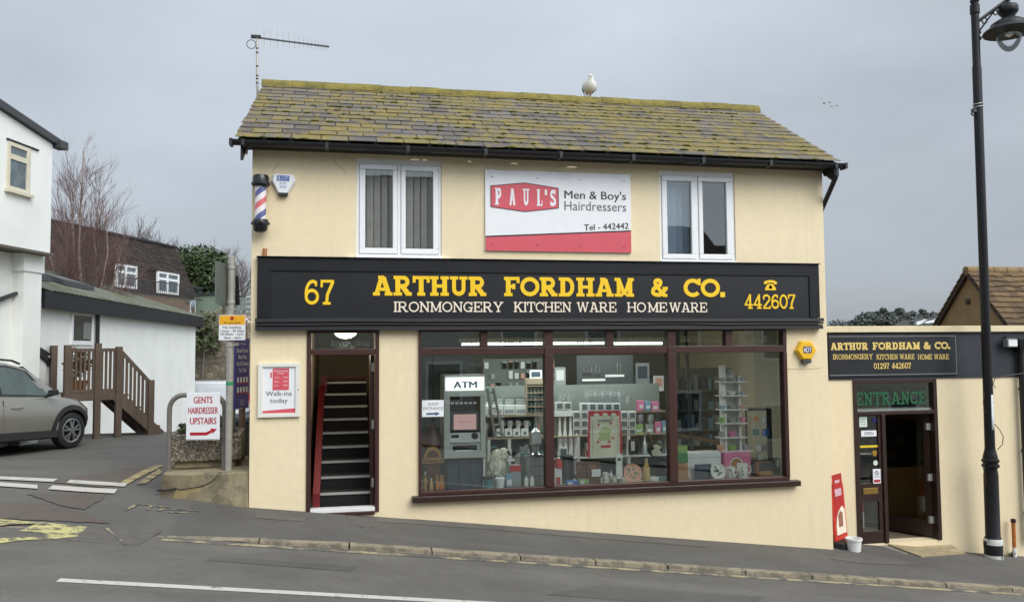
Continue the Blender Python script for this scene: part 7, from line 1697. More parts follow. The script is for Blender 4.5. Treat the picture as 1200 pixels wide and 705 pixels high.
# green shed and the small gabled shed with washing
q = onD(238, 372, 39); t = thing('green_shed', 'pale green flat roofed shed above the stone wall', 'shed', (q.x, q.y, q.z - .6), RAD(-20)); t.scale = (1.3,) * 3
m = MB(); m.box(-.55, .72, 0, 1.6, 0, 1.28); m.build('wall', mat('shed_green', srgb(122, 140, 124), .7, var=.1, stretch=(6, 6, .3)), t, w=False); m = MB(); m.box(-.6, .78, -.06, 1.66, 1.281, 1.34); m.build('roof', 'dark_grey', t, w=False); m = MB(); m.box(.80, .86, -.1, 0, 0, 1.5); m.build('corner_post', 'timber', t, w=False)
q = onD(254, 370, 39); t = thing('slatted_fence', 'grey slatted garden fence right of the green shed', 'fence', (q.x - .2, q.y, q.z - .5), RAD(-12)); t.scale = (1.3,) * 3
for k in range(3): m = MB(); m.box(.1 + .65 * k, .16 + .65 * k, 0, .06, 0, 1.15); m.build('post', 'timber', t, w=False)
m = MB()
for k in range(5): m.box(.1, 1.6, -.02, 0, .2 + .18 * k, .32 + .18 * k)
m.build('slats', mat('grey_slat', srgb(120, 124, 120), .8, var=.15), t, w=False)
gA, gBk, gC = onD(200, 364, 40), onD(226, 343, 40), onD(239, 352, 40)
t = thing('garden_shed', 'low grey garden shed with shallow gable below the brown mansard', 'shed', (gBk.x, gBk.y, gA.z - .9), RAD(-25)); t.scale = (1.3, 1, 1)
hg_ = gBk.z - t.location.z; 
m = MB(); m.prism([(-.85, 0, 0), (.42, 0, 0), (.42, 0, hg_ - .42), (0, 0, hg_ - .06), (-.85, 0, hg_ - .56)], (0, 3, 0)); m.build('wall', mat('shed_wall', srgb(118, 120, 112), .8, var=.1), t, w=False)
m = MB(); m.hexa([(-1.0, -.15, hg_ - .63), (0, -.15, hg_ - .05), (0, 3.1, hg_ - .05), (-1.0, 3.1, hg_ - .63)], [(-1.0, -.15, hg_ - .55), (0, -.15, hg_ + .03), (0, 3.1, hg_ + .03), (-1.0, 3.1, hg_ - .55)]); m.hexa([(0, -.15, hg_ - .05), (.55, -.15, hg_ - .50), (.55, 3.1, hg_ - .50), (0, 3.1, hg_ - .05)], [(0, -.15, hg_ + .03), (.55, -.15, hg_ - .42), (.55, 3.1, hg_ - .42), (0, 3.1, hg_ + .03)]); m.build('roof', mat('felt_green', srgb(108, 118, 108), .85, var=.15), t, w=False)
fq = [onD(166, 347, 31.5), onD(226, 347, 31.5), onD(200, 361, 28)]
t = thing('flat_roofed_extension', 'grey green flat roofed extension under the mansard railing', 'extension', (onD(190, 350, 38).x, onD(190, 350, 38).y, onD(190, 362, 38).z), RAD(-8)); m = MB(); m.box(-1.4, 1.1, 0, 3, -2, .28); m.build('wall', 'shed_wall', t, w=False); m = MB(); m.hexa([(-1.5, -.15, .281), (1.2, -.15, .281), (1.2, 3, .45), (-1.5, 3, .45)], [(-1.5, -.15, .36), (1.2, -.15, .36), (1.2, 3, .55), (-1.5, 3, .55)]); m.build('roof', 'felt_green', t, w=False)
wd = 38.3
la, lb_ = onD(203, 358, wd), onD(229, 351, wd)
t = thing('washing_line', 'washing line strung across the garden above the outbuilding eaves', 'washing line', la); m = MB(); m.tube([la, (la + lb_) / 2 - Vector((0, 0, .05)), lb_], .008, 5); m.build('line', 'pot_white', t)
t2 = t
m = MB(); q = lb_; m.tube([q - Vector((0, 0, 1.6)), q + Vector((0, 0, .1))], .03, 6); m.build('prop', 'galvanised', t)
for px, w_, h_, mm, lab in ((206.5, .20, .26, 'white_print', 'leftmost small white garment on the washing line'), (211, .16, .30, mat('lilac_cloth', srgb(196, 190, 214), .9), 'lilac garment second on the washing line'), (218, .42, .44, 'white_print', 'largest white garment on the washing line'), (226, .22, .30, mat('blue_cloth', srgb(170, 184, 206), .9), 'pale blue garment at the right end of the washing line')):
    f_ = (px - 203) / 26; p = la.lerp(lb_, f_); w_ *= 1.2; h_ *= 1.2; t = thing('garment', lab, 'washing', p - Vector((0, 0, h_)), RAD(-20), group='washing on the line'); m = MB(); N_ = 8; vs = []
    for i in range(N_ + 1):
        for z_, sp in ((h_, 1.0), (h_ * .5, .9), (0, 1.12)): vs.append((-w_ / 2 * sp + w_ * sp * i / N_, .03 * math.sin(i * 1.7 + z_ * 5), z_ + (.02 * math.sin(i * 2.1) if z_ == 0 else 0)))
    m.mesh(vs, [(i * 3 + j, (i + 1) * 3 + j, (i + 1) * 3 + j + 1, i * 3 + j + 1) for i in range(N_) for j in range(2)]); o = m.build('cloth', mm, t, w=False, smooth=True); md = o.modifiers.new('thick', 'SOLIDIFY'); md.thickness = .006
# mansard house
mw = Wall(205, 291, 39, 20); zR = mw.at(205, 291)[1]; uL = mw.at(20, 250)[0]
zBm = mw.at(214, 348, 1.05)[1]
mh = thing('mansard_house', 'long dark brown tiled mansard house with white windows behind the birch', 'house', mw.o, mw.a)
OUT = 1.05
U1b = max(.15, mw.at(220, 346, 1.05)[0])
m = MB(); m.prism([(uL, OUT * -1 + .0, zBm - 5), (uL, 7, zBm - 5), (uL, 7, zBm), (uL, -OUT, zBm)], (-uL + U1b - .05, 0, 0)); m.build('wall', mat('house_brown', srgb(120, 104, 90), .85, var=.15), mh, w=False)
rf = MB(); nr = 26; xe = 0
for j in range(nr):
    f0_, f1_ = j / nr, (j + 1.25) / nr
    y0, y1 = -OUT * (1 - f0_), -OUT * (1 - f1_); z0_, z1 = zBm + (zR - zBm) * f0_, zBm + (zR - zBm) * min(f1_, 1.02); xe = U1b * (1 - f0_); x = uL
    while x < xe:
        w_ = .30 + random.uniform(-.02, .02); b = min(x + w_ - .012, xe); o_ = random.uniform(.0, .02)
        rf.mesh([(x, y0 - .05 - o_, z0_), (b, y0 - .05 - o_, z0_), (b, y1 - .0, z1), (x, y1 - .0, z1), (x, y0, z0_), (b, y0, z0_)], [(0, 1, 2, 3), (4, 5, 1, 0)]); x += w_
rf.mesh([(U1b, -OUT, zBm), (U1b, 7, zBm), (0, 6, zR), (0, 0, zR)], [(0, 1, 2, 3)]); rf.mesh([(uL, -OUT, zBm), (uL, 7, zBm), (uL, 6, zR), (uL, 0, zR)], [(3, 2, 1, 0)])
rf.mesh([(uL, .0, zR), (0, 0, zR), (0, 6, zR), (uL, 6, zR)], [(0, 1, 2, 3)])
mr = rf.build('roof', 'brown_tile', mh, w=False)
m = MB(); m.box(uL, .05, -.10, .05, zR + .0, zR + .10); m.build('ridge_capping', 'dark', mr, w=False)
for pxa, pya, pxb, pyb in ((133, 304, 157, 339), (181, 313, 206, 346)):
    a, b = mw.at(pxa, pya + 4, .95), mw.at(pxb, pyb, .95); x0, x1, z1, z0_ = a[0], b[0], a[1], max(b[1], zBm - .05); f_ = .10; yy = -.36
    yb = lambda z: -OUT * (1 - (z - zBm) / (zR - zBm)) - .06
    m = MB(); m.box(x0, x1, yy - .03, yy + .05, z0_, z0_ + f_); m.box(x0, x1, yy - .03, yy + .05, z1 - f_, z1); m.box(x0, x0 + f_, yy - .03, yy + .05, z0_ + f_, z1 - f_); m.box(x1 - f_, x1, yy - .03, yy + .05, z0_ + f_, z1 - f_); xm = x0 + (x1 - x0) * .45; m.box(xm - .06, xm + .06, yy - .03, yy + .05, z0_ + f_, z1 - f_); zt2 = z0_ + (z1 - z0_) * .66; m.box(x0 + f_, xm - .06, yy - .028, yy + .05, zt2 - .05, zt2 + .05); m.box(xm + .06, x1 - f_, yy - .028, yy + .05, zt2 - .05, zt2 + .05)
    # the window stands proud at its top and in its own recess lower down
    mv = Matrix.Translation((0, yb(z0_) - yy - .0, 0)); m.xf(mv); w1 = m.build('window', 'white_upvc', mh, w=False)
    m = MB(); yq = yb(z0_); m.box(x0 + f_, x1 - f_, yq - .0, yq + .02, z0_ + f_, z1 - f_); m.build('pane', 'dim_pane', w1, w=False)
    m = MB(); m.prism([(x0 - .02, yq + .06, z0_), (x0 - .02, yq + .06, z1 + .05), (x0 - .02, yb(z1) + .1, z1 + .05)], (.02, 0, 0)); m.prism([(x1, yq + .06, z0_), (x1, yq + .06, z1 + .05), (x1, yb(z1) + .1, z1 + .05)], (.02, 0, 0)); m.hexa([(x0 - .05, yq - .06, z1), (x1 + .05, yq - .06, z1), (x1 + .05, yb(z1) + .3, z1), (x0 - .05, yb(z1) + .3, z1)], [(x0 - .05, yq - .06, z1 + .06), (x1 + .05, yq - .06, z1 + .06), (x1 + .05, yb(z1) + .3, z1 + .12), (x0 - .05, yb(z1) + .3, z1 + .12)]); m.build('dormer_cheek', 'brown_tile', w1, w=False)
a, b = mw.at(150, 345, 1.6), mw.at(240, 342, 1.6)
t = thing('balcony_railing', 'thin grey railing in front of the mansard windows', 'railing', mw.o, mw.a); zr_b = zBm - .15; m = MB(); u = a[0]
while u < b[0]: m.bar((u, -1.5, zr_b), (u, -1.5, zr_b + .62), .018); u += .16
m.build('bars', 'dark_grey', t, w=False); m = MB(); m.bar((a[0], -1.5, zr_b + .62), (b[0], -1.5, zr_b + .62), .04); m.bar((a[0], -1.5, zr_b + .05), (b[0], -1.5, zr_b + .05), .04); m.build('rail', 'dark_grey', t, w=False)

# ------------------------------------------------------------------ trees
def grow(mb, p, d, ln, r, lvl, mx, spread, up, kids, tips=None):
    n = 3; pts = [p]; rs = [r]; q = p; dd = d
    for i in range(n):
        dd = (dd + Vector((random.gauss(0, .10), random.gauss(0, .10), random.gauss(0, .06) + up * .08))).normalized(); q = q + dd * ln / n; pts.append(q); rs.append(r * (1 - .42 * (i + 1) / n))
    mb.tube(pts, rs, 6 if lvl == 0 else (5 if lvl == 1 else 3), lvl < 2)
    if lvl >= mx:
        if tips is not None: tips.append(q)
        return
    for k in range(kids[lvl]):
        f_ = random.uniform(.3, 1.0) if k else 1.0; i = min(int(f_ * n), n - 1); b = pts[i].lerp(pts[i + 1], f_ * n - i); a = random.uniform(0, 6.28); x = dd.cross(Vector((.3, .2, 1))).normalized(); y = dd.cross(x); sp = spread * random.uniform(.6, 1.25) * (.35 if k == 0 else 1)
        nd = (dd + (x * math.cos(a) + y * math.sin(a)) * sp + Vector((0, 0, up * .35))).normalized(); grow(mb, b, nd, ln * random.uniform(.55, .80), r * (.62 if k else .7), lvl + 1, mx, spread, up, kids, tips)
bs = onD(96, 345, 27); bz = gz(bs.x, bs.y); tpz = onD(100, 150, 27).z
t = thing('birch_tree', 'bare multi stemmed birch with purple brown twigs behind the outbuilding', 'tree', (bs.x, bs.y, -.3))
tr = MB(); tw = MB(); Hb = tpz + .3
for px_t, px_b, hf in ((100, 92, .93), (80, 86, .82), (70, 80, .70), (122, 104, .72), (134, 112, .60), (112, 98, .80), (64, 76, .58)):
    pb0 = onD(px_b, 345, 27); pt0 = onD(px_t, 345, 27); b0 = Vector((pb0.x - bs.x, pb0.y - bs.y + random.uniform(-.5, .5), 0)); tp_ = Vector((pt0.x - bs.x, pt0.y - bs.y + random.uniform(-.8, .8), Hb * hf)); b0 *= .5
    pts = [b0.lerp(tp_, f_) + Vector((random.gauss(0, .10), random.gauss(0, .10), 0)) * (f_ < 1) for f_ in (0, .2, .4, .6, .8, 1)]; r0 = .10 * (.7 + .3 * hf); tr.tube(pts, [r0, r0 * .85, r0 * .66, r0 * .45, r0 * .26, .012], 7)
    for k in range(34):
        f_ = random.uniform(.28, .98); i = min(int(f_ * 5), 4); b = pts[i].lerp(pts[i + 1], f_ * 5 - i); a = random.uniform(0, 6.28); nd = Vector((math.cos(a) * .55, math.sin(a) * .55, .85)).normalized(); grow(tw, b, nd, (1.35 if f_ < .8 else .7) * random.uniform(.5, 1.0), .014 * (1.15 - f_ * .7), 2, 4, .5, .5, [0, 0, 5, 4])
tr.build('trunk', 'birch_bark', t, w=False, smooth=True); tw.build('twigs', 'twig', t, w=False)
def bare_tree(px, ptop, dep, wpx, label, lod=0):
    b = onD(px, 345, dep); gzb = gz(b.x, b.y) if False else onD(px, 345, dep).z - 2; hh = onD(px, ptop, dep).z - gzb
    t = thing('bare_tree', label, 'tree', (b.x, b.y, gzb), group='bare winter trees on the skyline'); mb = MB(); tips = []
    grow(mb, Vector((0, 0, 0)), Vector((0, 0, 1)), hh * .42, hh * .018, 0, 1, .5, .5, [1, 0]); mb.build('trunk', 'grey_twig', t, w=False)
    mb = MB()
    for k in range(9): a = random.uniform(0, 6.28); grow(mb, Vector((0, 0, hh * random.uniform(.35, .6))), Vector((math.cos(a) * .8, math.sin(a) * .8, 1)).normalized(), hh * random.uniform(.16, .24), hh * .006, 1, 4, .6, .4, [0, 4, 4, 3])
    mb.build('branches', 'grey_twig', t, w=False)
for q in ((148, 262, 52, 30, 'leftmost bare tree above the mansard ridge'), (164, 268, 55, 30, 'small bare tree above the middle of the mansard ridge'), (184, 267, 50, 34, 'bare tree above the right half of the mansard ridge'), (206, 276, 50, 34, 'bare tree over the right end of the mansard ridge'), (226, 276, 52, 30, 'bare tree above the evergreen, left of two'), (246, 283, 50, 30, 'bare tree above the evergreen, right of two'), (262, 292, 48, 28, 'bare tree left of the top of the sign post'), (284, 289, 46, 30, 'rightmost bare tree beside the shop wall'), (274, 310, 40, 26, 'low bare tree behind the sign post')): bare_tree(*q)
eb = onD(232, 350, 41); t = thing('evergreen_tree', 'dense dark evergreen tree right of the brown mansard', 'tree', (eb.x, eb.y, eb.z - 2))
m = MB(); m.tube([(0, 0, -1), (0, 0, 3)], [.25, .12], 8); m.build('trunk', 'grey_twig', t, w=False)
m = MB(); k_ = 41 / F0
for px, py, R in ((214, 318, .75), (222, 305, .75), (236, 302, .8), (248, 306, .75), (258, 310, .6), (226, 322, .9), (240, 322, 1.0), (252, 326, .9), (232, 338, .9), (246, 342, .9), (220, 336, .6), (262, 322, .5), (258, 338, .7), (212, 306, .5), (268, 316, .35)):
    p = onD(px, py, 41) - t.location; p = p + Vector((0, random.uniform(-.5, .5), 0)); crown_leaves(m, p, R, int(750 * R * R) + 120, .10, .95, inner=.45)
m.build('crown', 'evergreen_leaf', t, w=False)
for px, py, wpx, lab, dep in ((257, 346, 20, 'pale silvery shrub left of the sign post', 40), (286, 352, 12, 'pale silvery shrub between sign post and shop wall', 40)):
    b = onD(px, py + 22, dep); k_ = dep / F0; bush('silvery_shrub', lab, b, [(0, 0, .55, .33), (-.18, 0, .3, .3), (.2, 0, .35, .3), (.02, .1, .8, .22), (-.05, 0, .1, .3)], 420, .05, 'silver_leaf', 'shrub').scale = (1.25,) * 3
q = onD(288.5, 374, 24); t = thing('climbing_rose', 'pale pink bloom cluster against the shop wall edge', 'plant', q); m = MB(); crown_leaves(m, (0, 0, 0), .14, 60, .04); m.build('bloom', mat('bloom_pink', srgb(226, 206, 200), .8), t, w=False); m = MB(); m.tube([(0, 0, 0), (.05, 0, -.8), (.1, 0, -2.0)], [.015, .02, .03], 5); m.build('stem', 'twig', t, w=False)
tuft(onG(262, 512).x if False else -2.2, 2.4, 1, .05, 'weed', 'tiny weed behind the planter', 'bush_leaf')
# ------------------------------------------------------------------ goods in the shop window
BEDZ = SWZ0 + .021
mat('atm_grey', srgb(186, 188, 184), .4, var=.04)
cm = lambda nm, r, g, b, ro=.5: mat(nm, srgb(r, g, b), ro, var=.05)
cm('tin_red', 190, 40, 44); cm('tin_teal', 70, 130, 134); cm('pack_white', 222, 224, 222); cm('pack_grey', 150, 156, 158); cm('goods_pink', 214, 120, 160); cm('goods_green', 140, 180, 104); cm('goods_blue', 120, 160, 186); cm('goods_lilac', 160, 148, 166); cm('goods_peach', 214, 160, 140); cm('glaze_grey', 150, 158, 156, .25); cm('glaze_blue', 150, 176, 190, .25); cm('slate_blue', 56, 70, 88); cm('iron_black', 26, 27, 29, .4); cm('tan', 176, 136, 84); cm('jar_tan', 196, 164, 104); cm('lid_dark', 60, 66, 70); cm('card_brown', 168, 122, 78); cm('wood_dark', 92, 62, 46); cm('grass_green', 60, 130, 70); cm('picture_grey', 90, 100, 104); cm('towel_red', 196, 70, 80, .9); cm('towel_cream', 226, 222, 200, .9); cm('towel_map', 186, 196, 140, .9); cm('ceramic', 226, 224, 216, .25); cm('orange_tip', 220, 130, 50); cm('card_blue', 60, 120, 190)
def gthing(nm, label, cat, px0, py0, px1, py1, Y, bed=True, rz=0.0, group=None):
    x0, x1, z0_, z1 = rectY(px0, py0, px1, py1, Y)
    if bed: z1 = BEDZ + (z1 - z0_) if z0_ < BEDZ else z1; z0_ = BEDZ
    return thing(nm, label, cat, ((x0 + x1) / 2, Y, z0_), rz, group), x1 - x0, z1 - z0_
def mk(t, nm, m, f, smooth=False, bevel=0):
    b = MB(); f(b); return b.build(nm, m, t, w=False, smooth=smooth, bevel=bevel)
# shop entrance notice
t = notice('notice', 494.5, 468.5, 520, 488, .018, 'white_print', 'white paper notice SHOP ENTRANCE with arrow inside the left pane', (('SHOP', .28, .76, .68, .17), ('ENTRANCE', .06, .96, .42, .17)), 'grey_print', th=.001)
w_, h_ = rectY(494.5, 468.5, 520, 488, .018)[1] - rectY(494.5, 468.5, 520, 488, .018)[0], rectY(494.5, 468.5, 520, 488, .018)[3] - rectY(494.5, 468.5, 520, 488, .018)[2]
mk(t, 'arrow', 'steel_blue_print', lambda b: b.prism([(.2 * w_, -.003, .12 * h_), (.62 * w_, -.003, .12 * h_), (.62 * w_, -.003, .05 * h_), (.82 * w_, -.003, .18 * h_), (.62 * w_, -.003, .31 * h_), (.62 * w_, -.003, .24 * h_), (.2 * w_, -.003, .24 * h_)], (0, .001, 0)))
# cash machine
x0, x1, z0_, z1 = rectY(520.3, 439, 569, 536.5, .06)
atm = thing('cash_machine', 'grey cash machine with lit white ATM header behind the left pane', 'cash machine', (x0, .06, z0_)); w_, h_ = x1 - x0, z1 - z0_
def q(px, py, Y=.06): p = onY(px, py, Y); return p.x - x0, p.z - z0_
a, b = q(527.5, 528), q(563, 464); ZT = q(545, 460)[1]
mk(atm, 'cabinet', 'atm_grey', lambda m: (m.box(0, w_, .0, .05, 0, a[1] - .0), m.box(0, a[0], 0, .05, a[1], b[1]), m.box(b[0], w_, 0, .05, a[1], b[1]), m.box(0, w_, 0, .05, b[1], h_), m.box(0, w_, .14, .42, 0, h_), m.box(0, .02, .0501, .14, 0, h_), m.box(w_ - .02, w_, .0501, .14, 0, h_)), bevel=.006)
mk(atm, 'recess', 'dark', lambda m: m.box(a[0] - .01, b[0] + .01, .10, .12, a[1] - .01, b[1] + .01))
emit('header_glow', (.93, .97, .90), .75)
c, d = q(521.8, 457.8), q(567.3, 441.2); mk(atm, 'header', 'header_glow', lambda m: m.box(c[0], d[0], -.012, -.001, c[1], d[1]), bevel=.004)
c, d = q(531.5, 454.5), q(558.5, 446.5); mk(atm, 'header_lettering', 'steel_blue_print', lambda m: sans(m, 'ATM', c[0], d[0], c[1], d[1] - c[1], -.0135, .035))
c, d = q(529, 474), q(561, 471); mk(atm, 'card_logos', 'pot_white', lambda m: [m.box(c[0] + (d[0] - c[0]) * k / 6 + .004, c[0] + (d[0] - c[0]) * (k + .75) / 6, .085, .098, c[1], d[1]) for k in range(6)])
c, d = q(528, 505), q(562.5, 482); sc = mk(atm, 'screen_surround', 'lid_dark', lambda m: m.box(c[0], d[0], .03, .099, c[1], d[1]), bevel=.004)
emit('screen_glow', srgb(176, 140, 138), .55); c, d = q(532, 503.5), q(558.5, 485); mk(atm, 'screen', 'screen_glow', lambda m: m.box(c[0], d[0], .024, .0295, c[1], d[1]))
c, d = q(538, 495), q(552, 493.2); mk(atm, 'screen_lettering', 'deep_red', lambda m: sans(m, 'PLEASE INSERT CARD', c[0], d[0], c[1], d[1] - c[1], .0232))
c, d = q(527.5, 518.5), q(563, 506.5); mk(atm, 'control_panel', 'atm_grey', lambda m: m.hexa([(c[0], -.005, c[1]), (d[0], -.005, c[1]), (d[0], .09, c[1]), (c[0], .09, c[1])], [(c[0], .03, d[1]), (d[0], .03, d[1]), (d[0], .09, d[1]), (c[0], .09, d[1])]))
c, d = q(529, 513.2), q(538, 509); mk(atm, 'card_slot', 'dark', lambda m: m.box(c[0], d[0], .006, .03, c[1], d[1]), bevel=.01)
c = q(556.5, 510.5); mk(atm, 'keypad', 'dark', lambda m: m.lathe([(0, 0), (.042, 0), (.042, -.02)], (c[0], .004, c[1]), 16, 'y'))
c, d = q(527.5, 530), q(563, 518.6); mk(atm, 'tray_frame', 'atm_grey', lambda m: m.box(c[0], d[0], .02, .09, c[1], d[1]))
c, d = q(531, 530.5), q(559.5, 521); mk(atm, 'cash_slot', 'dark', lambda m: m.box(c[0], d[0], .010, .0195, c[1], d[1]))
emit('slot_glow', (.9, .92, .92), .6); c, d = q(534.5, 529.3), q(554, 527); mk(atm, 'slot_light', 'slot_glow', lambda m: m.box(c[0], d[0], .004, .0095, c[1], d[1]))
t, w_, h_ = gthing('machine_stand', 'dark blue grey panels standing below the cash machine', 'stand', 524, 537.5, 566, 572, .14); mk(t, 'panel', 'slate_blue', lambda m: [m.box(-w_ / 2 + w_ * k / 3 + .003, -w_ / 2 + w_ * (k + 1) / 3 - .003, 0, .3, 0, h_) for k in range(3)])
t, w_, h_ = gthing('white_rod', 'thin white upright rod right of the stand under the cash machine', 'rod', 566.5, 537, 568.5, 572, .08); mk(t, 'rod', 'pot_white', lambda m: m.box(-w_ / 2, w_ / 2, 0, .02, 0, h_))
# arched board
t, w_, h_ = gthing('arched_sign', 'tan arched display board lettered GORILLA in the left corner of the window', 'display sign', 494.5, 522.5, 519.8, 542.5, .10, bed=False)
mk(t, 'arch', 'tan', lambda m: m.prism([(-w_ / 2, 0, .0), (w_ / 2, 0, 0), (w_ / 2, 0, .28 * h_)] + [(.40 * w_ * math.cos(RAD(k)), 0, .28 * h_ + .72 * h_ * math.sin(RAD(k))) for k in range(0, 181, 15)] + [(-w_ / 2, 0, .28 * h_)], (0, .02, 0)))
mk(t, 'dark_dome', 'wood_dark', lambda m: m.prism([(.28 * w_ * math.cos(RAD(k)), -.003, .34 * h_ + .44 * h_ * math.sin(RAD(k))) for k in range(0, 181, 15)], (0, .002, 0)))
mk(t, 'lettering', 'dark_print', lambda m: sans(m, 'GORILLA', -.46 * w_, .46 * w_, .06 * h_, .17 * h_, -.0015, .03))
mk(t, 'stand', 'wood_dark', lambda m: m.box(-w_ * .3, w_ * .3, .021, .12, -(t.location.z - BEDZ), 0))
ls = thing('lamp_shade', 'dark bell shaped lantern hanging behind the arched board', 'lantern', onY(507.5, 520, .3)); zt = onY(507.5, 496, .3).z - ls.location.z
mk(ls, 'shade', 'wood_dark', lambda m: m.lathe([(.14, -.02), (.135, .03), (.10, zt * .5), (.035, zt * .82), (.03, zt), (0, zt)], n=18), True); mk(ls, 'cord', 'dark', lambda m: (m.tube([(0, 0, zt), (0, 0, zt + .9)], .006, 5), m.ball((0, 0, zt + .06), .03)))
def bottle(px0, py0, px1, py1, Y, label, body, cap, cat='bottle', nm='bottle', group=None, bed=True):
    t, w_, h_ = gthing(nm, label, cat, px0, py0, px1, py1, Y, bed, group=group); r = w_ / 2
    mk(t, 'body', body, lambda m: m.lathe([(0, 0), (r, 0), (r, h_ * .62), (r * .45, h_ * .78), (r * .4, h_ * .84)], n=12), True); mk(t, 'cap', cap, lambda m: m.lathe([(r * .42, h_ * .84), (r * .42, h_), (0, h_)], n=10)); return t
bottle(496, 552, 500.5, 573, .10, 'tall slim brown tube at the left end of the window bed', 'tan', 'pack_white')
bottle(503, 560, 507.5, 573, .10, 'short amber bottle next to the brown tube', 'jar_tan', 'pack_white')
for i, (a, b) in enumerate(((511, 515), (515.5, 520))):
    t, w_, h_ = gthing('glue_pack', ('orange card pack leaning left of its twin under the arched board', 'orange card pack leaning right, nearest the cash machine stand')[i], 'pack', a, 556, b, 573, .12, rz=RAD((8, -10)[i])); mk(t, 'card', 'card_brown', lambda m: m.box(-w_ / 2, w_ / 2, 0, .02, 0, h_)); mk(t, 'label', 'orange_tip', lambda m: m.box(-w_ * .4, w_ * .4, -.002, 0, h_ * .15, h_ * .55))
# step ladder
a, b = onY(571, 455, .5), onY(580, 512, .5); t = thing('step_ladder', 'pale aluminium ladder leaning behind the cash machine', 'ladder', b); d_ = a - b; mk(t, 'stile', 'steel', lambda m: (m.bar((0, 0, 0), d_, .03, .05), m.bar((.14, 0.2, 0), d_ + Vector((.10, .1, 0)), .03, .05))); mk(t, 'rung', 'steel', lambda m: [m.bar(d_ * (k / 6 + .08), d_ * (k / 6 + .08) + Vector((.12, .16, 0)), .025) for k in range(6)])
# fluffy white bird toy
t, w_, h_ = gthing('fluffy_toy', 'white fluffy toy bird facing right in the left pane', 'toy', 569, 523, 602, 558, .36, bed=False)
def fluff(m):
    for c, r in (((-.04, 0, .14), .15), ((-.03, 0, .26), .11), ((.05, 0, .30), .085), ((.0, 0, .06), .12)):
        m.ball(c, r * .85, r * .8, r * .85, 10)
        for _ in range(260):
            d = Vector((random.gauss(0, 1), random.gauss(0, 1), random.gauss(0, 1))).normalized(); p = Vector(c) + d * r * .82; e = p + d * r * .3 + Vector((0, 0, -.02)); s_ = d.cross(Vector((.2, .3, 1))).normalized() * .012; m.mesh([p - s_, p + s_, e], [(0, 1, 2)])
mk(t, 'body', 'fluff', fluff); mk(t, 'eye', 'dark', lambda m: m.ball((.105, -.055, .325), .018)); mk(t, 'beak', 'dark_grey', lambda m: m.tube([(.11, -.01, .29), (.16, -.01, .27)], [.02, .004], 8))
t['label'] = 'white fluffy toy bird facing right in the left pane'
st_, w_, h_ = gthing('toy_stand', 'pale box under the white fluffy toy', 'box', 572, 557, 598, 572, .36); mk(st_, 'carton', 'pack_grey', lambda m: m.box(-w_ / 2, w_ / 2, -.1, .12, 0, t.location.z - BEDZ))
def tub(px0, py0, px1, py1, Y, label, body, lid):
    t, w_, h_ = gthing('tub', label, 'tub', px0, py0, px1, py1, Y); r = w_ / 2
    mk(t, 'pail', body, lambda m: m.lathe([(0, 0), (r * .82, 0), (r * .94, h_ * .84)], n=16), True); mk(t, 'lid', lid, lambda m: m.lathe([(r, h_ * .82), (r, h_), (r * .9, h_), (0, h_)], n=16))
tub(566, 557.5, 579, 571, .09, 'small teal tub in front of the fluffy toy', 'tin_teal', 'lid_dark'); tub(580, 559.5, 591.5, 571, .09, 'small white tub in front of the fluffy toy', 'pack_white', 'pack_white')
def carton(px0, py0, px1, py1, Y, nm, label, cat, body, panel=None, depth=.12, bed=True, rz=0, group=None, pr=(.15, .85, .2, .6), word=None, wm='dark_print'):
    t, w_, h_ = gthing(nm, label, cat, px0, py0, px1, py1, Y, bed, rz, group)
    mk(t, 'carton', body, lambda m: m.box(-w_ / 2, w_ / 2, 0, depth, 0, h_), bevel=.003)
    if panel: mk(t, 'label_panel', panel, lambda m: m.box((pr[0] - .5) * w_, (pr[1] - .5) * w_, -.002, -.0003, pr[2] * h_, pr[3] * h_))
    if word: mk(t, 'lettering', wm, lambda m: sans(m, word, -.36 * w_, .36 * w_, h_ * .68, h_ * .12, -.0025))
    return t
carton(598, 545, 610.5, 571, .16, 'soap_pack', 'red topped washing pack right of the fluffy toy', 'pack', 'pack_grey', 'tin_red', pr=(0, 1, .72, 1))
carton(593, 555, 601, 571, .10, 'sachet', 'pale blue sachet leaning in front of the red topped pack', 'sachet', 'goods_blue', 'pack_white', .02, rz=RAD(10))
# wire rack with boxed brushes, kettle
t, w_, h_ = gthing('wire_rack', 'grey wire display rack at the foot of the first mullion', 'rack', 612, 536, 637, 571, .22)
mk(t, 'wire', 'tube_grey', lambda m: ([m.bar((-w_ / 2 + w_ * k / 5, 0, 0), (-w_ / 2 + w_ * k / 5, 0, h_), .008) for k in range(6)], [m.bar((-w_ / 2, 0, h_ * k / 3), (w_ / 2, 0, h_ * k / 3), .010) for k in range(4)], [m.bar((sx * w_ / 2, 0, h_ * k / 3), (sx * w_ / 2, .25, h_ * k / 3), .010) for k in range(4) for sx in (-1, 1)])); mk(t, 'back_panel', 'tin_teal', lambda m: m.box(-w_ / 2, w_ / 2, .25, .26, 0, h_))
for i, px in enumerate((614, 621)): bottle(px, 556, px + 5, 571, .15, ('white spray bottle at the left foot of the wire rack', 'white spray bottle at the right foot of the wire rack')[i], 'pack_white', 'steel')
t, w_, h_ = gthing('coffee_maker', 'steel coffee maker with white label standing above the wire rack', 'coffee maker', 620, 497, 635, 534, .34, bed=False); r = w_ / 2
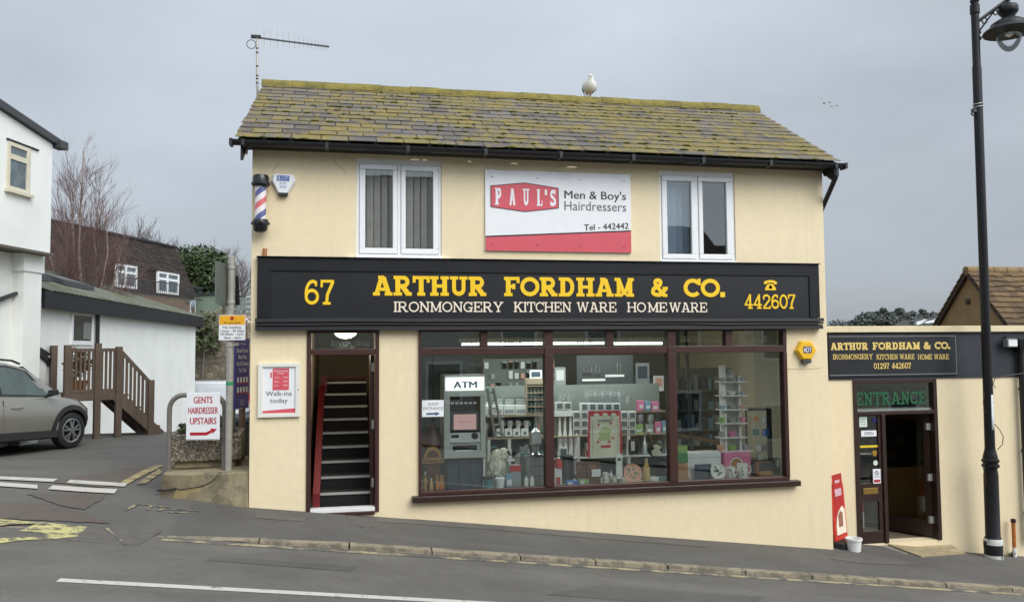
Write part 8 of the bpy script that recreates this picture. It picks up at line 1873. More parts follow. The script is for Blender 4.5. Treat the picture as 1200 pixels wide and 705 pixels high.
mk(t, 'pot', 'steel', lambda m: m.lathe([(0, 0), (r, 0), (r, .06 * h_), (r * .55, .14 * h_), (r * .5, .34 * h_), (r, .38 * h_), (r * .9, .78 * h_), (r * .4, .86 * h_), (r * .15, .9 * h_), (r * .2, h_), (0, h_)], n=18), True); mk(t, 'label', 'pack_white', lambda m: m.box(-r * .7, r * .7, -r * 1.05, -r * 1.0, .42 * h_, .74 * h_)); mk(t, 'handle', 'dark', lambda m: m.tube([(r * .8, 0, .75 * h_), (r * 1.5, 0, .70 * h_), (r * 1.5, 0, .5 * h_), (r * .9, 0, .42 * h_)], .012, 6))
ob, w_, h_ = gthing('display_box', 'grey carton carrying the steel coffee maker', 'box', 613, 534, 637, 571, .50); mk(ob, 'carton', 'pack_grey', lambda m: m.box(-w_ / 2, w_ / 2, -.2, .1, 0, t.location.z - BEDZ))
bottle(603, 528, 612, 543, .40, 'small steel canister behind the red topped pack', 'steel', 'lid_dark', 'canister', 'canister', bed=False); 
# shelving behind the left and middle panes
SY = 1.0
sh = thing('shelving', 'white shelving with pale wood shelves behind the left and middle panes', 'shelves', (onY(675, 500, SY).x, SY, BEDZ))
def shz(px, py): return onY(px, py, SY).z - sh.location.z
sxL, sxR = onY(571, 500, SY).x - sh.location.x, onY(784, 500, SY).x - sh.location.x
shelfz = [shz(670, 510.5), shz(610, 486.5), shz(670, 535)]
zlow, zmid_, zfl = shz(670, 510.5), shz(605, 486.5), shz(670, 536)
mk(sh, 'shelf', 'shelf_wood', lambda m: m.box(sxL, sxR, 0, .34, zlow - .018, zlow)); mk(sh, 'shelf', 'shelf_wood', lambda m: m.box(sxL, onY(640, 486, SY).x - sh.location.x, 0, .34, zmid_ - .018, zmid_)); mk(sh, 'shelf', 'pack_white', lambda m: m.box(sxL, sxR, 0, .34, zfl - .018, zfl)); mk(sh, 'shelf', 'shelf_wood', lambda m: m.box(onY(738, 480, SY).x - sh.location.x, sxR, .05, .34, shz(760, 482) - .012, shz(760, 482)))
mk(sh, 'back_board', 'interior_dark', lambda m: m.box(sxL, sxR, .36, .38, -.3, shz(670, 452)))
for px in (573, 597, 678, 737, 783):
    x = onY(px, 520, SY).x - sh.location.x; mk(sh, 'upright', 'pack_white', lambda m: m.box(x - .02, x + .02, -.004, .359, -.3, zlow - .019))
def on_shelf(z): return sh.location.z + z
G1 = 'white boxed mugs stacked on the shelves'
def mugbox(px, py, w=9.0, h=9.4, Y=SY + .03, lab='white boxed mug with dark picture window in the big stack behind the middle pane'):
    x0, x1, z0_, z1 = rectY(px, py, px + w, py + h, Y); t = thing('mug_box', lab, 'box', ((x0 + x1) / 2, Y, z0_), group=G1); w_, h_ = x1 - x0 - .006, z1 - z0_ - .004
    mk(t, 'carton', 'pack_white', lambda m: m.box(-w_ / 2, w_ / 2, 0, .12, 0, h_)); mk(t, 'picture', 'picture_grey', lambda m: m.box(-w_ * .38, w_ * .38, -.003, -.0005, h_ * .16, h_ * .84)); return t
first = None
for row in range(4):
    for c_ in range(8):
        px, py = 671.5 + c_ * 9.3, 501 - row * 9.8
        if row == 3 and not (1 <= c_ <= 5): continue
        if row == 2 and c_ == 0 and False: continue
        if first is None: first = mugbox(px, py)
        else: p = rectY(px, py, px + 9, py + 9.4, SY + .03); dup(first, ((p[0] + p[1]) / 2, SY + .03, p[2]))
for c_ in range(2):
    p = rectY(651.5 + c_ * 9.4, 470.5, 660.5 + c_ * 9.4, 480, SY + .03)
    dup(first, ((p[0] + p[1]) / 2, SY + .03, p[2]), label='white boxed mug standing on the pile left of the big stack, behind the middle pane', group='pair of boxed mugs left of the stack')
ob, w_, h_ = gthing('display_box', 'plain white carton under the pair of boxed mugs, middle pane', 'box', 650.5, 481, 671, 487.5, SY + .02, bed=False); mk(ob, 'carton', 'pack_white', lambda m: m.box(-w_ / 2, w_ / 2, 0, .2, 0, h_))
ob2, w2_, h2_ = gthing('riser', 'grey riser shelf behind the white bottles, middle pane', 'riser', 650, 488, 671, 509, SY + .16, bed=False); mk(ob2, 'block', 'interior_grey', lambda m: m.box(-w2_ / 2, w2_ / 2, 0, .12, 0, h2_))
G2 = 'grey jugs along the top of the box stack'
jug = None
for i, px in enumerate((653, 664, 684, 694, 703, 712, 722, 732)):
    py0, py1 = (461, 470) if i < 2 else (455.5, 466)
    if i >= 7: py0, py1 = 463, 473
    x0, x1, z0_, z1 = rectY(px, py0, px + 7.5, py1, SY + .08); r = (x1 - x0) / 2; h_ = z1 - z0_
    if jug is None:
        jug = thing('jug', 'grey jug with handle, one of a row on top of the boxed mugs', 'jug', ((x0 + x1) / 2, SY + .08, z0_), group=G2)
        mk(jug, 'pot', 'glaze_grey', lambda m: m.lathe([(0, 0), (r * .8, 0), (r, h_ * .4), (r * .75, h_ * .8), (r * .85, h_), (r * .7, h_), (0, h_ * .8)], n=14), True); mk(jug, 'handle', 'glaze_grey', lambda m: m.tube([(r * .8, 0, h_ * .8), (r * 1.5, 0, h_ * .7), (r * 1.4, 0, h_ * .35), (r * .9, 0, h_ * .25)], .010, 6))
    else: dup(jug, ((x0 + x1) / 2, SY + .08, z0_))
# coloured gift stock at the right end
for i, (px, py, w, h, mm, lab) in enumerate(((748, 469, 7, 12, 'goods_pink', 'pink gift box at the left of the upper shelf, middle pane right end'), (756, 470, 7, 11, 'goods_blue', 'blue gift box in the middle of the upper shelf, middle pane right end'), (764, 470.5, 8, 11, 'goods_pink', 'wider pink gift box on the upper shelf next to the second mullion'), (744, 497, 10, 11.5, 'goods_green', 'green gift box on the lower shelf, leftmost'), (757, 497, 9, 11.5, 'glaze_grey', 'grey green gift box on the lower shelf, second'), (768, 494, 7, 14.5, 'goods_pink', 'tall pink gift bag on the lower shelf, third'), (776, 493, 6, 15, 'goods_blue', 'tall blue gift bag on the lower shelf, touching the mullion'))):
    carton(px, py, px + w, py + h, SY + .05, 'gift_box', lab, 'gift box', mm, 'pack_white', .1, False, pr=(.2, .8, .25, .55))
for i, px in enumerate((746, 758)): 
    x0, x1, z0_, z1 = rectY(px, 485, px + 8, 496.5, SY + .10); t = thing('gift_bowl', ('pale grey bowl above the green gift box', 'larger green grey bowl above the second gift box')[i], 'bowl', ((x0 + x1) / 2, SY + .1, z0_)); r = (x1 - x0) / 2; h_ = z1 - z0_; mk(t, 'bowl', ('goods_lilac', 'glaze_grey')[i], lambda m: m.lathe([(0, 0), (r * .5, 0), (r, h_ * .5), (r * .9, h_), (r * .8, h_), (0, h_ * .5)], n=14), True)
for i, px in enumerate((653, 659, 665.5, 672)): bottle(px, 488.5, px + 6, 509.5, SY + .05, 'white conical bottle standing in a row on the shelf behind the first mullion', 'pack_white', 'pack_white', group='white conical bottles on the shelf')
G3 = 'white card boxes on the upper left shelf'
for i in range(3): carton(577 + 13.6 * i, 474.5, 589.5 + 13.6 * i, 485.5, SY + .05, 'jar_box', ('leftmost white box of small jars on the upper shelf behind the left pane', 'middle white box of small jars on the upper shelf behind the left pane', 'white box of small jars next to the spice rack')[i], 'box', 'pack_white', 'pack_grey', .12, False, pr=(.08, .92, .15, .55))
for i in range(3): carton(578 + 13.6 * i, 467.5, 588.5 + 13.6 * i, 474, SY + .12, 'lid_box', ('pale lid box behind the leftmost box of jars', 'pale lid box behind the middle box of jars', 'pale lid box behind the box of jars next to the spice rack')[i], 'box', 'interior_grey', None, .08, False)
for i in range(4):
    carton(582 + 9.6 * i, 502, 590.6 + 9.6 * i, 511, SY + .03, 'cup_box', 'white boxed cup with bird print in the row on the lower left shelf', 'box', 'pack_white', 'lid_dark', .1, False, group='boxed cups on the lower left shelf', pr=(.35, .7, .25, .6))
    x0, x1, z0_, z1 = rectY(584 + 9.6 * i, 492.5, 591.5 + 9.6 * i, 501.5, SY + .06); t = thing('cup', 'white printed cup standing on its box on the lower left shelf', 'cup', ((x0 + x1) / 2, SY + .06, z0_), group='cups standing on their boxes'); r = (x1 - x0) / 2; h_ = z1 - z0_; mk(t, 'cup', 'ceramic', lambda m: m.lathe([(0, 0), (r * .7, 0), (r * .85, h_), (r * .75, h_), (r * .6, h_ * .1), (0, h_ * .1)], n=12), True); mk(t, 'handle', 'ceramic', lambda m: m.tube([(r * .8, 0, h_ * .8), (r * 1.3, 0, h_ * .6), (r * .8, 0, h_ * .3)], .007, 5))
# spice rack
x0, x1, z0_, z1 = rectY(617, 443, 638, 485, SY + .02); t = thing('spice_rack', 'wooden spice rack with four rows of jars beside the first mullion', 'rack', ((x0 + x1) / 2, SY + .02, z0_)); w_, h_ = x1 - x0, z1 - z0_
mk(t, 'rack_frame', 'shelf_wood', lambda m: (m.box(-w_ / 2, -w_ / 2 + .012, 0, .12, 0, h_), m.box(w_ / 2 - .012, w_ / 2, 0, .12, 0, h_), m.box(-w_ / 2, w_ / 2, .1205, .13, 0, h_), [m.box(-w_ / 2 + .0125, w_ / 2 - .0125, .002, .12, h_ * k / 5.2, h_ * k / 5.2 + .012) for k in range(5)], m.box(-w_ / 2 + .0125, w_ / 2 - .0125, .004, .1, h_ * .83, h_)))
for k in range(4):
    for i in range(5):
        r = w_ / 13; c = (-w_ / 2 + w_ * (i + .5) / 5, .05, h_ * k / 5.2 + .013); hh = h_ / 5.2 * .66; j_ = mk(t, 'jar', 'glaze_grey', lambda m: m.lathe([(0, 0), (r, 0), (r, hh * .7)], c, 8)); mk(j_, 'lid', 'tin_teal', lambda m: m.lathe([(r, hh * .7), (r, hh), (0, hh)], c, 8))
x0, x1, z0_, z1 = rectY(621, 433.5, 635, 443, SY + .05); t = thing('framed_picture', 'small framed picture on top of the spice rack', 'picture', ((x0 + x1) / 2, SY + .05, z0_)); w_, h_ = x1 - x0, z1 - z0_; mk(t, 'frame', 'pack_white', lambda m: m.box(-w_ / 2, w_ / 2, 0, .02, 0, h_)); mk(t, 'picture', 'slate_blue', lambda m: m.box(-w_ * .38, w_ * .38, -.003, 0, h_ * .18, h_ * .82))
# knife board on the back wall
KYY = 1.6
x0, x1, z0_, z1 = rectY(676, 416, 742, 453, KYY); t = thing('knife_board', 'slate blue wall board with magnetic strips and knives, middle pane', 'display board', ((x0 + x1) / 2, KYY, z0_)); w_, h_ = x1 - x0, z1 - z0_
mk(t, 'board', 'lid_dark', lambda m: m.box(-w_ / 2, w_ / 2, 0, .03, 0, h_))
def kb_(px, py): p = onY(px, py, KYY); return p.x - t.location.x, p.z - z0_
for (a, b, ya, yb_) in ((682, 709, 446.5, 442), (709, 731, 441.5, 439)): 
    p0, p1 = kb_(a, ya), kb_(b, yb_); mk(t, 'magnetic_strip', 'pack_white', lambda m: m.box(p0[0], p1[0], -.02, -.001, p0[1], p0[1] + .035))
for px, h0 in ((684, 432), (687, 433), (690, 431), (693, 428), (698, 425), (702, 427), (723, 424), (727, 424.5)):
    p0, p1 = kb_(px, 437 if px > 690 else 436), kb_(px, h0); k_ = mk(t, 'knife', 'steel', lambda m: m.prism([(p0[0] - .008, -.012, p0[1]), (p0[0] + .008, -.012, p0[1]), (p0[0] + .009, -.012, p1[1] - .03), (p0[0] - .006, -.012, p1[1])], (0, .006, 0))); mk(k_, 'knife_handle', 'dark', lambda m: m.box(p0[0] - .009, p0[0] + .009, -.015, -.003, p0[1] - .05, p0[1] - .0005))
# tea towel
x0, x1, z0_, z1 = rectY(689.5, 481, 728, 534.5, .34)
t = thing('tea_towel', 'red bordered cream tea towel printed with a DORSET map in the middle pane', 'tea towel', ((x0 + x1) / 2, .34, z0_)); w_, h_ = x1 - x0, z1 - z0_
def cloth(u0, u1, v0, v1, e, n=10):
    b = MB(); g = lambda u, v: ((u - .5) * w_ * (1 + .06 * (1 - v)), -e + .012 * math.sin(u * 9 + v * 3) * (1 - v * .6), v * h_ - .02 * abs(u - .5) * (1 - v))
    for i in range(n):
        for j in range(n):
            a, bb, c, d = u0 + (u1 - u0) * i / n, u0 + (u1 - u0) * (i + 1) / n, v0 + (v1 - v0) * j / n, v0 + (v1 - v0) * (j + 1) / n; b.poly([g(a, c), g(bb, c), g(bb, d), g(a, d)])
    return b
cloth(0, 1, 0, 1, 0).build('cloth', 'towel_red', t, w=False); cloth(.07, .93, .0, .89, .004).build('cream_field', 'towel_cream', t, w=False)
b = MB()
for u, v, r in ((.42, .52, .12), (.55, .44, .13), (.60, .56, .10), (.38, .40, .09), (.5, .60, .10)): b.mesh([((u - .5) * w_ + r * w_ * math.cos(RAD(k)), -.020, v * h_ + r * .7 * w_ * math.sin(RAD(k))) for k in range(0, 360, 30)], [tuple(range(12))])
b.v = [Vector((p.x, p.y - .0004 * (i // 12), p.z)) for i, p in enumerate(b.v)]; b.build('map', 'towel_map', t, w=False)
b = MB(); sans(b, 'DORSET', -.22 * w_, .24 * w_, .76 * h_, .055 * h_, -.021, .02); b.build('blue_lettering', 'steel_blue_print', t, w=False)
b = MB(); b.box(-.14 * w_, .16 * w_, -.022, -.021, .20 * h_, .25 * h_)
for u, v in ((.30, .68), (.68, .70), (.74, .38), (.28, .30), (.62, .30)): b.box((u - .5) * w_ - .012, (u - .5) * w_ + .012, -.0215, -.0205, v * h_, v * h_ + .03)
b.build('red_print', 'towel_red', t, w=False); b = MB()
for sx in (-1, 1):
    for k in range(18): b.box(sx * .385 * w_ - .008, sx * .385 * w_ + .008, -.0225, -.0215, h_ * (.05 + k * .043), h_ * (.05 + k * .043) + .006)
b.build('tick_border', 'dark_print', t, w=False)
b = MB()
for k in range(3): b.mesh([((-.26 + .26 * k) * w_ + .085 * w_ * math.cos(RAD(q_)), -.010 - .012, .915 * h_ + .040 * h_ * math.sin(RAD(q_))) for q_ in range(0, 360, 30)], [tuple(range(12))])
b.build('badge_print', 'towel_cream', t, w=False)
# in front, middle pane
carton(649.5, 548, 658.5, 564.5, .10, 'kettle_box', 'white box with red kettle picture at the foot of the first mullion', 'box', 'pack_white', 'tin_red', .1, pr=(.2, .8, .12, .5))
t, w_, h_ = gthing('red_kettle', 'red enamel kettle standing on its white box by the first mullion', 'kettle', 649.5, 533, 659, 548, .14, bed=False); r = w_ / 2
mk(t, 'pot', 'tin_red', lambda m: m.lathe([(0, 0), (r, 0), (r, h_ * .35), (r * .55, h_ * .68), (r * .2, h_ * .74), (0, h_ * .78)], n=16), True); mk(t, 'handle', 'dark', lambda m: m.tube([(-r * .7, 0, h_ * .55), (-r * .5, 0, h_ * .95), (r * .5, 0, h_ * .95), (r * .7, 0, h_ * .55)], .008, 6))
carton(661, 534, 672, 564, .30, 'black_box', 'tall black boxes behind the red kettle', 'box', 'iron_black', 'dark_grey', .14, pr=(.1, .5, .1, .9)); carton(655.5, 524, 665.5, 535, .45, 'framed_card', 'small framed card behind the red kettle', 'picture', 'pack_white', 'picture_grey', .02, False, pr=(.15, .85, .15, .85))
t, w_, h_ = gthing('trivet', 'dark wood lattice trivets with a white price card, middle pane', 'trivet', 676.5, 540.5, 703, 564, .16)
mk(t, 'lattice', 'wood_dark', lambda m: ([m.bar((-w_ / 2 + w_ / 2 * s_, .01, 0), (-w_ / 2 + w_ / 2 * s_, .02, h_), .03) for s_ in (0.04, 1, 1.96)], [m.bar((-w_ / 2, .02, z_), (w_ / 2, .02, z_), .03) for z_ in (.015, h_ - .015)], [m.bar((-w_ / 2 + .02 + w_ / 2 * s_, .015, h_ * (.05 + .2 * k)), (-w_ / 2 - .02 + w_ / 2 * (s_ + 1), .015, h_ * (.25 + .2 * k) if s_ == 0 else h_ * (.05 + .2 * k) - .0), .028) for s_ in (0, 1) for k in range(4)])); mk(t, 'backing', 'card_brown', lambda m: m.box(-w_ / 2 + .01, w_ / 2 - .01, .04, .06, 0.01, h_ - .01)); mk(t, 'price_card', 'pack_white', lambda m: m.box(.04, .16, -.012, -.008, h_ * .34, h_ * .66))
for px0, py0, px1, py1, lab, mm in ((664, 563, 678, 566.5, 'flat blue pack lying left of the trivets', 'card_blue'), (679, 561.5, 690, 566, 'flat green and white pack lying in front of the trivets', 'goods_green')): carton(px0, py0, px1, py1, .09, 'flat_pack', lab, 'pack', mm, 'pack_white', .06, pr=(.1, .5, .2, .8))
def mug(px0, py0, px1, py1, Y, label, m1='ceramic', spots=True, bed=True, hside=1):
    t, w_, h_ = gthing('mug', label, 'mug', px0, py0, px1, py1, Y, bed); r = w_ / 2
    mk(t, 'cup', m1, lambda m: m.lathe([(0, 0), (r * .94, 0), (r, h_ * .1), (r * .98, h_), (r * .9, h_), (r * .88, h_ * .12), (0, h_ * .1)], n=20), True); mk(t, 'handle', m1, lambda m: m.tube([(hside * r * .95, 0, h_ * .82), (hside * r * 1.55, 0, h_ * .78), (hside * r * 1.65, 0, h_ * .5), (hside * r * .95, 0, h_ * .2)], .010, 6))
    if spots:
        def f(m):
            for k in range(11):
                a = RAD(random.uniform(205, 335)); z = h_ * random.uniform(.15, .85); c = Vector((r * 1.01 * math.cos(a), r * 1.01 * math.sin(a), z)); x = Vector((-math.sin(a), math.cos(a), 0)) * random.uniform(.006, .014); zz = Vector((0, 0, random.uniform(.008, .016))); m.mesh([c - x, c + zz, c + x, c - zz * .7], [(0, 1, 2, 3)])
        mk(t, 'print', 'grey_print', f)
    return t
mug(706, 553, 713, 563.5, .14, 'white patterned mug right of the trivets'); bottle(713.5, 550, 718.5, 563.5, .14, 'small silver can beside the patterned mug, middle pane', 'steel', 'steel', 'can', 'can')
carton(722.5, 532, 729.5, 563.5, .11, 'thermometer_card', 'tall narrow white card pack below the tea towel corner', 'pack', 'pack_white', 'green_print', .03, pr=(.2, .75, .78, .88))
bottle(723.5, 556, 729, 566, .085, 'small steel stopper bottle in front of the narrow white pack', 'steel', 'pack_white')
def plate(px0, py0, px1, py1, Y, label, rim, centre, patt, tilt=16, cat='plate', nm='plate'):
    t, w_, h_ = gthing(nm, label, cat, px0, py0, px1, py1, Y); r = w_ / 2; t.rotation_euler = (RAD(-tilt), 0, 0); c = (0, 0, r)
    mk(t, 'rim', rim, lambda m: m.lathe([(r * .7, .010), (r * .76, .006), (r, .026), (r, .032), (r * .7, .016)], c, 28, 'y')); mk(t, 'centre', centre, lambda m: m.lathe([(0, .010), (r * .72, .010), (r * .72, .002), (0, .002)], c, 24, 'y'))
    def f(m):
        for k in range(26): a = random.uniform(0, 6.28); q_ = r * .62 * random.random() ** .5; p = Vector((q_ * math.cos(a), -.013 - .0004 * k, r + q_ * math.sin(a))); s_ = random.uniform(.012, .026); an = random.uniform(0, 6); u = Vector((math.cos(an), 0, math.sin(an))) * s_; v = Vector((-math.sin(an), 0, math.cos(an))) * s_ * .5; m.mesh([p - u, p + v, p + u, p - v], [(0, 1, 2, 3)])
    if patt: mk(t, 'pattern', patt, f)
    return t
plate(731, 541, 752.5, 562, .13, 'round tray with green leaves under the tea towel, middle pane', 'goods_peach', 'tan', 'grass_green')
bottle(753.5, 537, 761.5, 561.5, .13, 'tall amber jar right of the round leaf tray', 'jar_tan', 'jar_tan', 'jar', 'jar')
plate(765.5, 529, 790, 561, .22, 'black frying pan leaning behind the second mullion', 'iron_black', 'iron_black', None, 14, 'pan', 'frying_pan'); mk(bpy.data.objects['frying_pan'], 'label', 'card_brown', lambda m: m.lathe([(0, .014), (.075, .014), (.075, .011)], (0.0, 0, .19), 16, 'y'))
t, w_, h_ = gthing('skillet', 'black skillet with torn cream paper sleeve hanging upright, middle pane', 'pan', 759, 509, 776, 535, .45, bed=False); r = w_ / 2
mk(t, 'pan', 'iron_black', lambda m: m.lathe([(0, .0), (r, .0), (r, -.03), (r * .9, -.03), (r * .85, .01)], (0, 0, r), 24, 'y')); mk(t, 'sleeve', 'towel_cream', lambda m: m.prism([(-r * .5, -.032, r * .2), (r * .3, -.034, r * .1), (r * .8, -.033, r * .5), (r * .5, -.033, r * .9), (r * .75, -.033, r * 1.3), (r * .2, -.033, r * 1.7), (-r * .4, -.033, r * 1.6), (-r * .2, -.033, r * 1.1), (-r * .6, -.033, r * .8)], (0, -.003, 0))); mk(t, 'handle', 'wood_dark', lambda m: m.bar((-r * .3, 0, r * 1.9), (-r * .75, .05, r * 3.1), .022)); mk(t, 'hook', 'steel', lambda m: m.tube([(-r * .75, .05, r * 3.1), (-r * .8, .5, r * 3.2)], .006, 5))
carton(737.5, 515, 748, 532, .80, 'boxed_grater', 'black boxed grater with white panel on the low shelf, middle pane', 'box', 'iron_black', 'pack_white', .06, False, pr=(.2, .6, .25, .9), rz=RAD(-8)); bottle(754, 511, 757.5, 531, .82, 'white candle standing on the low shelf, middle pane', 'pack_white', 'pack_white', 'candle', 'candle', bed=False)
for i, (px0, py0, px1, py1, mm, lab) in enumerate(((748, 558.5, 776, 561, 'tube_grey', 'pale folded cloth behind the amber jar'), (762, 559, 772, 562.5, 'pack_white', 'small white pack in front of the frying pan'), (772, 558.5, 782, 562, 'tin_teal', 'bright teal pack in front of the frying pan'))): carton(px0, py0, px1, py1, (.4, .085, .083)[i], 'flat_pack', lab, 'pack', mm, None, .05)
# right pane
pole = onY(809.5, 470, .5); t = thing('black_pole', 'black upright pole inside the right pane', 'pole', (pole.x, .5, BEDZ)); mk(t, 'pole', 'dark', lambda m: m.tube([(-.06, 0, 2.17), (-.03, 0, 1.2), (0.02, 0, 0)], .024, 10), True)
t, w_, h_ = gthing('compost_bag', 'clear bag of green stuff over pot pourri right of the second mullion', 'bag', 794, 522, 807.5, 561, .15)
mk(t, 'lower_bag', 'card_brown', lambda m: m.hexa([(-w_ / 2, 0, 0), (w_ / 2, 0, 0), (w_ / 2, .12, 0), (-w_ / 2, .12, 0)], [(-w_ * .42, .02, h_ * .5), (w_ * .45, .02, h_ * .48), (w_ * .45, .1, h_ * .48), (-w_ * .42, .1, h_ * .5)]), bevel=.01); mk(t, 'upper_bag', 'grass_green', lambda m: m.hexa([(-w_ * .45, .01, h_ * .52), (w_ * .48, .01, h_ * .5), (w_ * .48, .11, h_ * .5), (-w_ * .45, .11, h_ * .52)], [(-w_ * .48, .03, h_ * .78), (w_ * .5, .03, h_ * .78), (w_ * .5, .09, h_ * .78), (-w_ * .48, .09, h_ * .78)]), bevel=.01); mk(t, 'bag_top', 'goods_green', lambda m: m.box(-w_ * .48, w_ * .5, .05, .06, h_ * .782, h_))
carton(808.5, 530, 845, 559.5, .28, 'white_box', 'large white lidded box behind the dark book, right pane', 'box', 'pack_white', 'pack_grey', .25, pr=(0, 1, .80, .815)); carton(814.5, 543.5, 834, 559.5, .17, 'dark_sign', 'dark slate sign leaning on the white box, right pane', 'slate sign', 'slate_blue', None, .02, rz=RAD(3), word='WELCOME', wm='pack_grey')
t = plate(832.5, 544, 850.5, 560, .12, 'white plate with dark leaf sprig standing in the right pane', 'ceramic', 'ceramic', 'green_print', 12)
mug(851.5, 546.5, 861, 559, .12, 'small white mug with black print left of the jug'); mug(864, 542.5, 876, 559, .12, 'white printed jug with handle, right of the small mug')
carton(849, 530, 880, 558.5, .32, 'pink_box', 'bright pink box with round picture under the bowl tower', 'box', 'goods_pink', None, .25); mk(bpy.data.objects['pink_box'], 'round_picture', 'card_brown', lambda m: m.lathe([(0, .004), (.085, .004), (.085, .0)], (-.02, 0, .16), 20, 'y')); mk(bpy.data.objects['pink_box'], 'round_border', 'towel_cream', lambda m: m.lathe([(.087, .003), (.10, .003), (.10, .0)], (-.02, 0, .16), 20, 'y'))
# bowl tower
TY = .42
x0, x1, z0_, z1 = rectY(842, 427, 880, 529, TY); t = thing('bowl_tower', 'white shelf tower carrying pastel bowls in the right pane', 'display stand', ((x0 + x1) / 2, TY, z0_)); w_ = x1 - x0
def tq(px, py): p = onY(px, py, TY); return p.x - t.location.x, p.z - z0_
mk(t, 'post', 'pot_white', lambda m: m.box(tq(850, 470)[0] - .014, tq(850, 470)[0] + .014, 0, .16, 0, tq(850, 428)[1])); mk(t, 'post', 'pot_white', lambda m: m.box(tq(867, 470)[0] - .014, tq(867, 470)[0] + .014, 0, .16, 0, tq(867, 440)[1])); mk(t, 'back_panel', 'pot_white', lambda m: m.box(tq(851, 470)[0], tq(866, 470)[0], .13, .15, 0, tq(858, 437)[1]))
bl_cols = ['glaze_grey', 'glaze_grey', 'goods_peach', 'goods_pink', 'goods_green', 'goods_lilac', 'glaze_blue']
lv = [527.5, 511.5, 495, 479, 462.8, 446.5]; names = ('lowest', 'second', 'third', 'fourth', 'fifth', 'top')
for k, py in enumerate(lv):
    zsh = tq(858, py)[1]; mk(t, 'shelf', 'pot_white', lambda m: m.box(tq(842.5 + .5 * (k < 1) - 0, py)[0], tq(873.5 if k else 880, py)[0], -.08, .129, zsh - .012, zsh))
    for j, (px, mm) in enumerate(((846.5 - (k == 0) * 1.5, (('goods_peach'), 'glaze_grey', 'goods_green', 'glaze_blue', 'ceramic', 'glaze_grey')[k]), (858.5, ('goods_green', 'goods_pink', 'glaze_grey', 'glaze_grey', 'ceramic', 'glaze_grey')[k]), (870.5 + (k == 0) * 4, ('goods_lilac', 'goods_lilac', 'goods_pink', 'goods_peach', 'glaze_grey', 'glaze_grey')[k]))):
        if k == 1 and j == 2: continue
        r = (.050, .062, .048)[j] * (1.1 if k == 0 else 1); p = onY(px, py, TY - .01); colour = mm.split('_')[1] if mm != 'ceramic' else 'white'
        b = thing('bowl', f'{colour} bowl, {("left", "middle", "right")[j]} on the {names[k]} shelf of the white tower', 'bowl', (p.x, TY + (.02 if j == 1 else .0), z0_ + zsh), group='bowls on the white tower'); hh = (.075 if k < 3 else .05)
        mk(b, 'bowl', mm, lambda m: m.lathe([(0, 0), (r * .55, 0), (r * .9, hh * .45), (r, hh), (r * .92, hh), (r * .8, hh * .45), (0, hh * .15)], n=20), True)
p = onY(856, 436, TY); b = thing('bowl', 'small lidded dish on the very top of the white tower', 'bowl', (p.x, TY + .03, z0_ + tq(858, 437)[1])); mk(b, 'bowl', 'glaze_grey', lambda m: m.lathe([(0, 0), (.04, 0), (.055, .03), (.05, .05), (.02, .07), (0, .075)], n=16), True)
# black spinner with packs, cut box, socket
t, w_, h_ = gthing('display_rack', 'black framed rack hung with small packs at the right of the window', 'rack', 880, 481, 905, 540, .5, bed=False)
mk(t, 'rack_frame', 'dark', lambda m: (m.box(-w_ / 2, w_ / 2, -.05, .2, -.02, 0), m.box(w_ * .28, w_ / 2, .0, .02, 0, h_), m.box(-w_ / 2, -w_ * .42, .15, .17, 0, h_), m.box(-w_ / 2, w_ / 2, .0, .2, h_, h_ + .03)), bevel=.004)
for (fx_, fz, mm, lab, sz) in ((-.28, .52, 'tin_teal', 0, .07), (.16, .50, 'card_blue', 1, .08), (.10, .78, 'pack_white', 2, .05), (-.26, .80, 'orange_tip', 3, .05), (-.2, .22, 'pack_white', 4, .06), (.1, .2, 'pack_grey', 5, .06), (-.1, .03, 'pack_white', 6, .06)): mk(t, 'pack', mm, lambda m: m.box(fx_ * w_ - sz * .6, fx_ * w_ + sz * .6, -.03, -.01, fz * h_, fz * h_ + sz * 1.3))
st2 = thing('plinth_block', 'dark block under the black rack at the right of the window', 'block', (t.location.x, .55, BEDZ)); mk(st2, 'block', 'interior_dark', lambda m: m.box(-w_ * .45, w_ * .45, -.05, .15, 0, t.location.z - BEDZ - .021))
carton(889.5, 541.5, 906, 558, .16, 'gift_carton', 'kraft and grey gift carton standing in front of the black rack', 'box', 'card_brown', 'dark_grey', .12, pr=(0, 1, .42, 1))
x0, x1, z0_, z1 = rectY(908.5, 540, 917.5, 549, .62); t = thing('power_socket', 'white double socket with plug at the right end of the window', 'socket', ((x0 + x1) / 2, .60, z0_)); w_, h_ = x1 - x0, z1 - z0_; mk(t, 'plate', 'pot_white', lambda m: m.box(-w_ / 2, w_ / 2, 0, .02, 0, h_), bevel=.004); mk(t, 'plug', 'pot_white', lambda m: m.box(-w_ * .35, w_ * .1, -.05, -.001, h_ * .3, h_ * 1.3), bevel=.008); mk(t, 'cable', 'pot_white', lambda m: m.tube([(-w_ * .1, -.04, h_ * .3), (-w_ * .2, -.06, 0), (w_ * .3, -.06, -.10), (w_ * .9, -.05, -.14)], .006, 5)); mk(t, 'backing', 'interior_cream', lambda m: m.box(-w_, w_ * 2, .021, .05, -(z0_ - BEDZ), h_ * 1.5))
t = notice('notice', 917.5, 467, 919.8, 474, .030, 'white_print', 'tiny white card stuck to the right edge of the window', cat='notice')
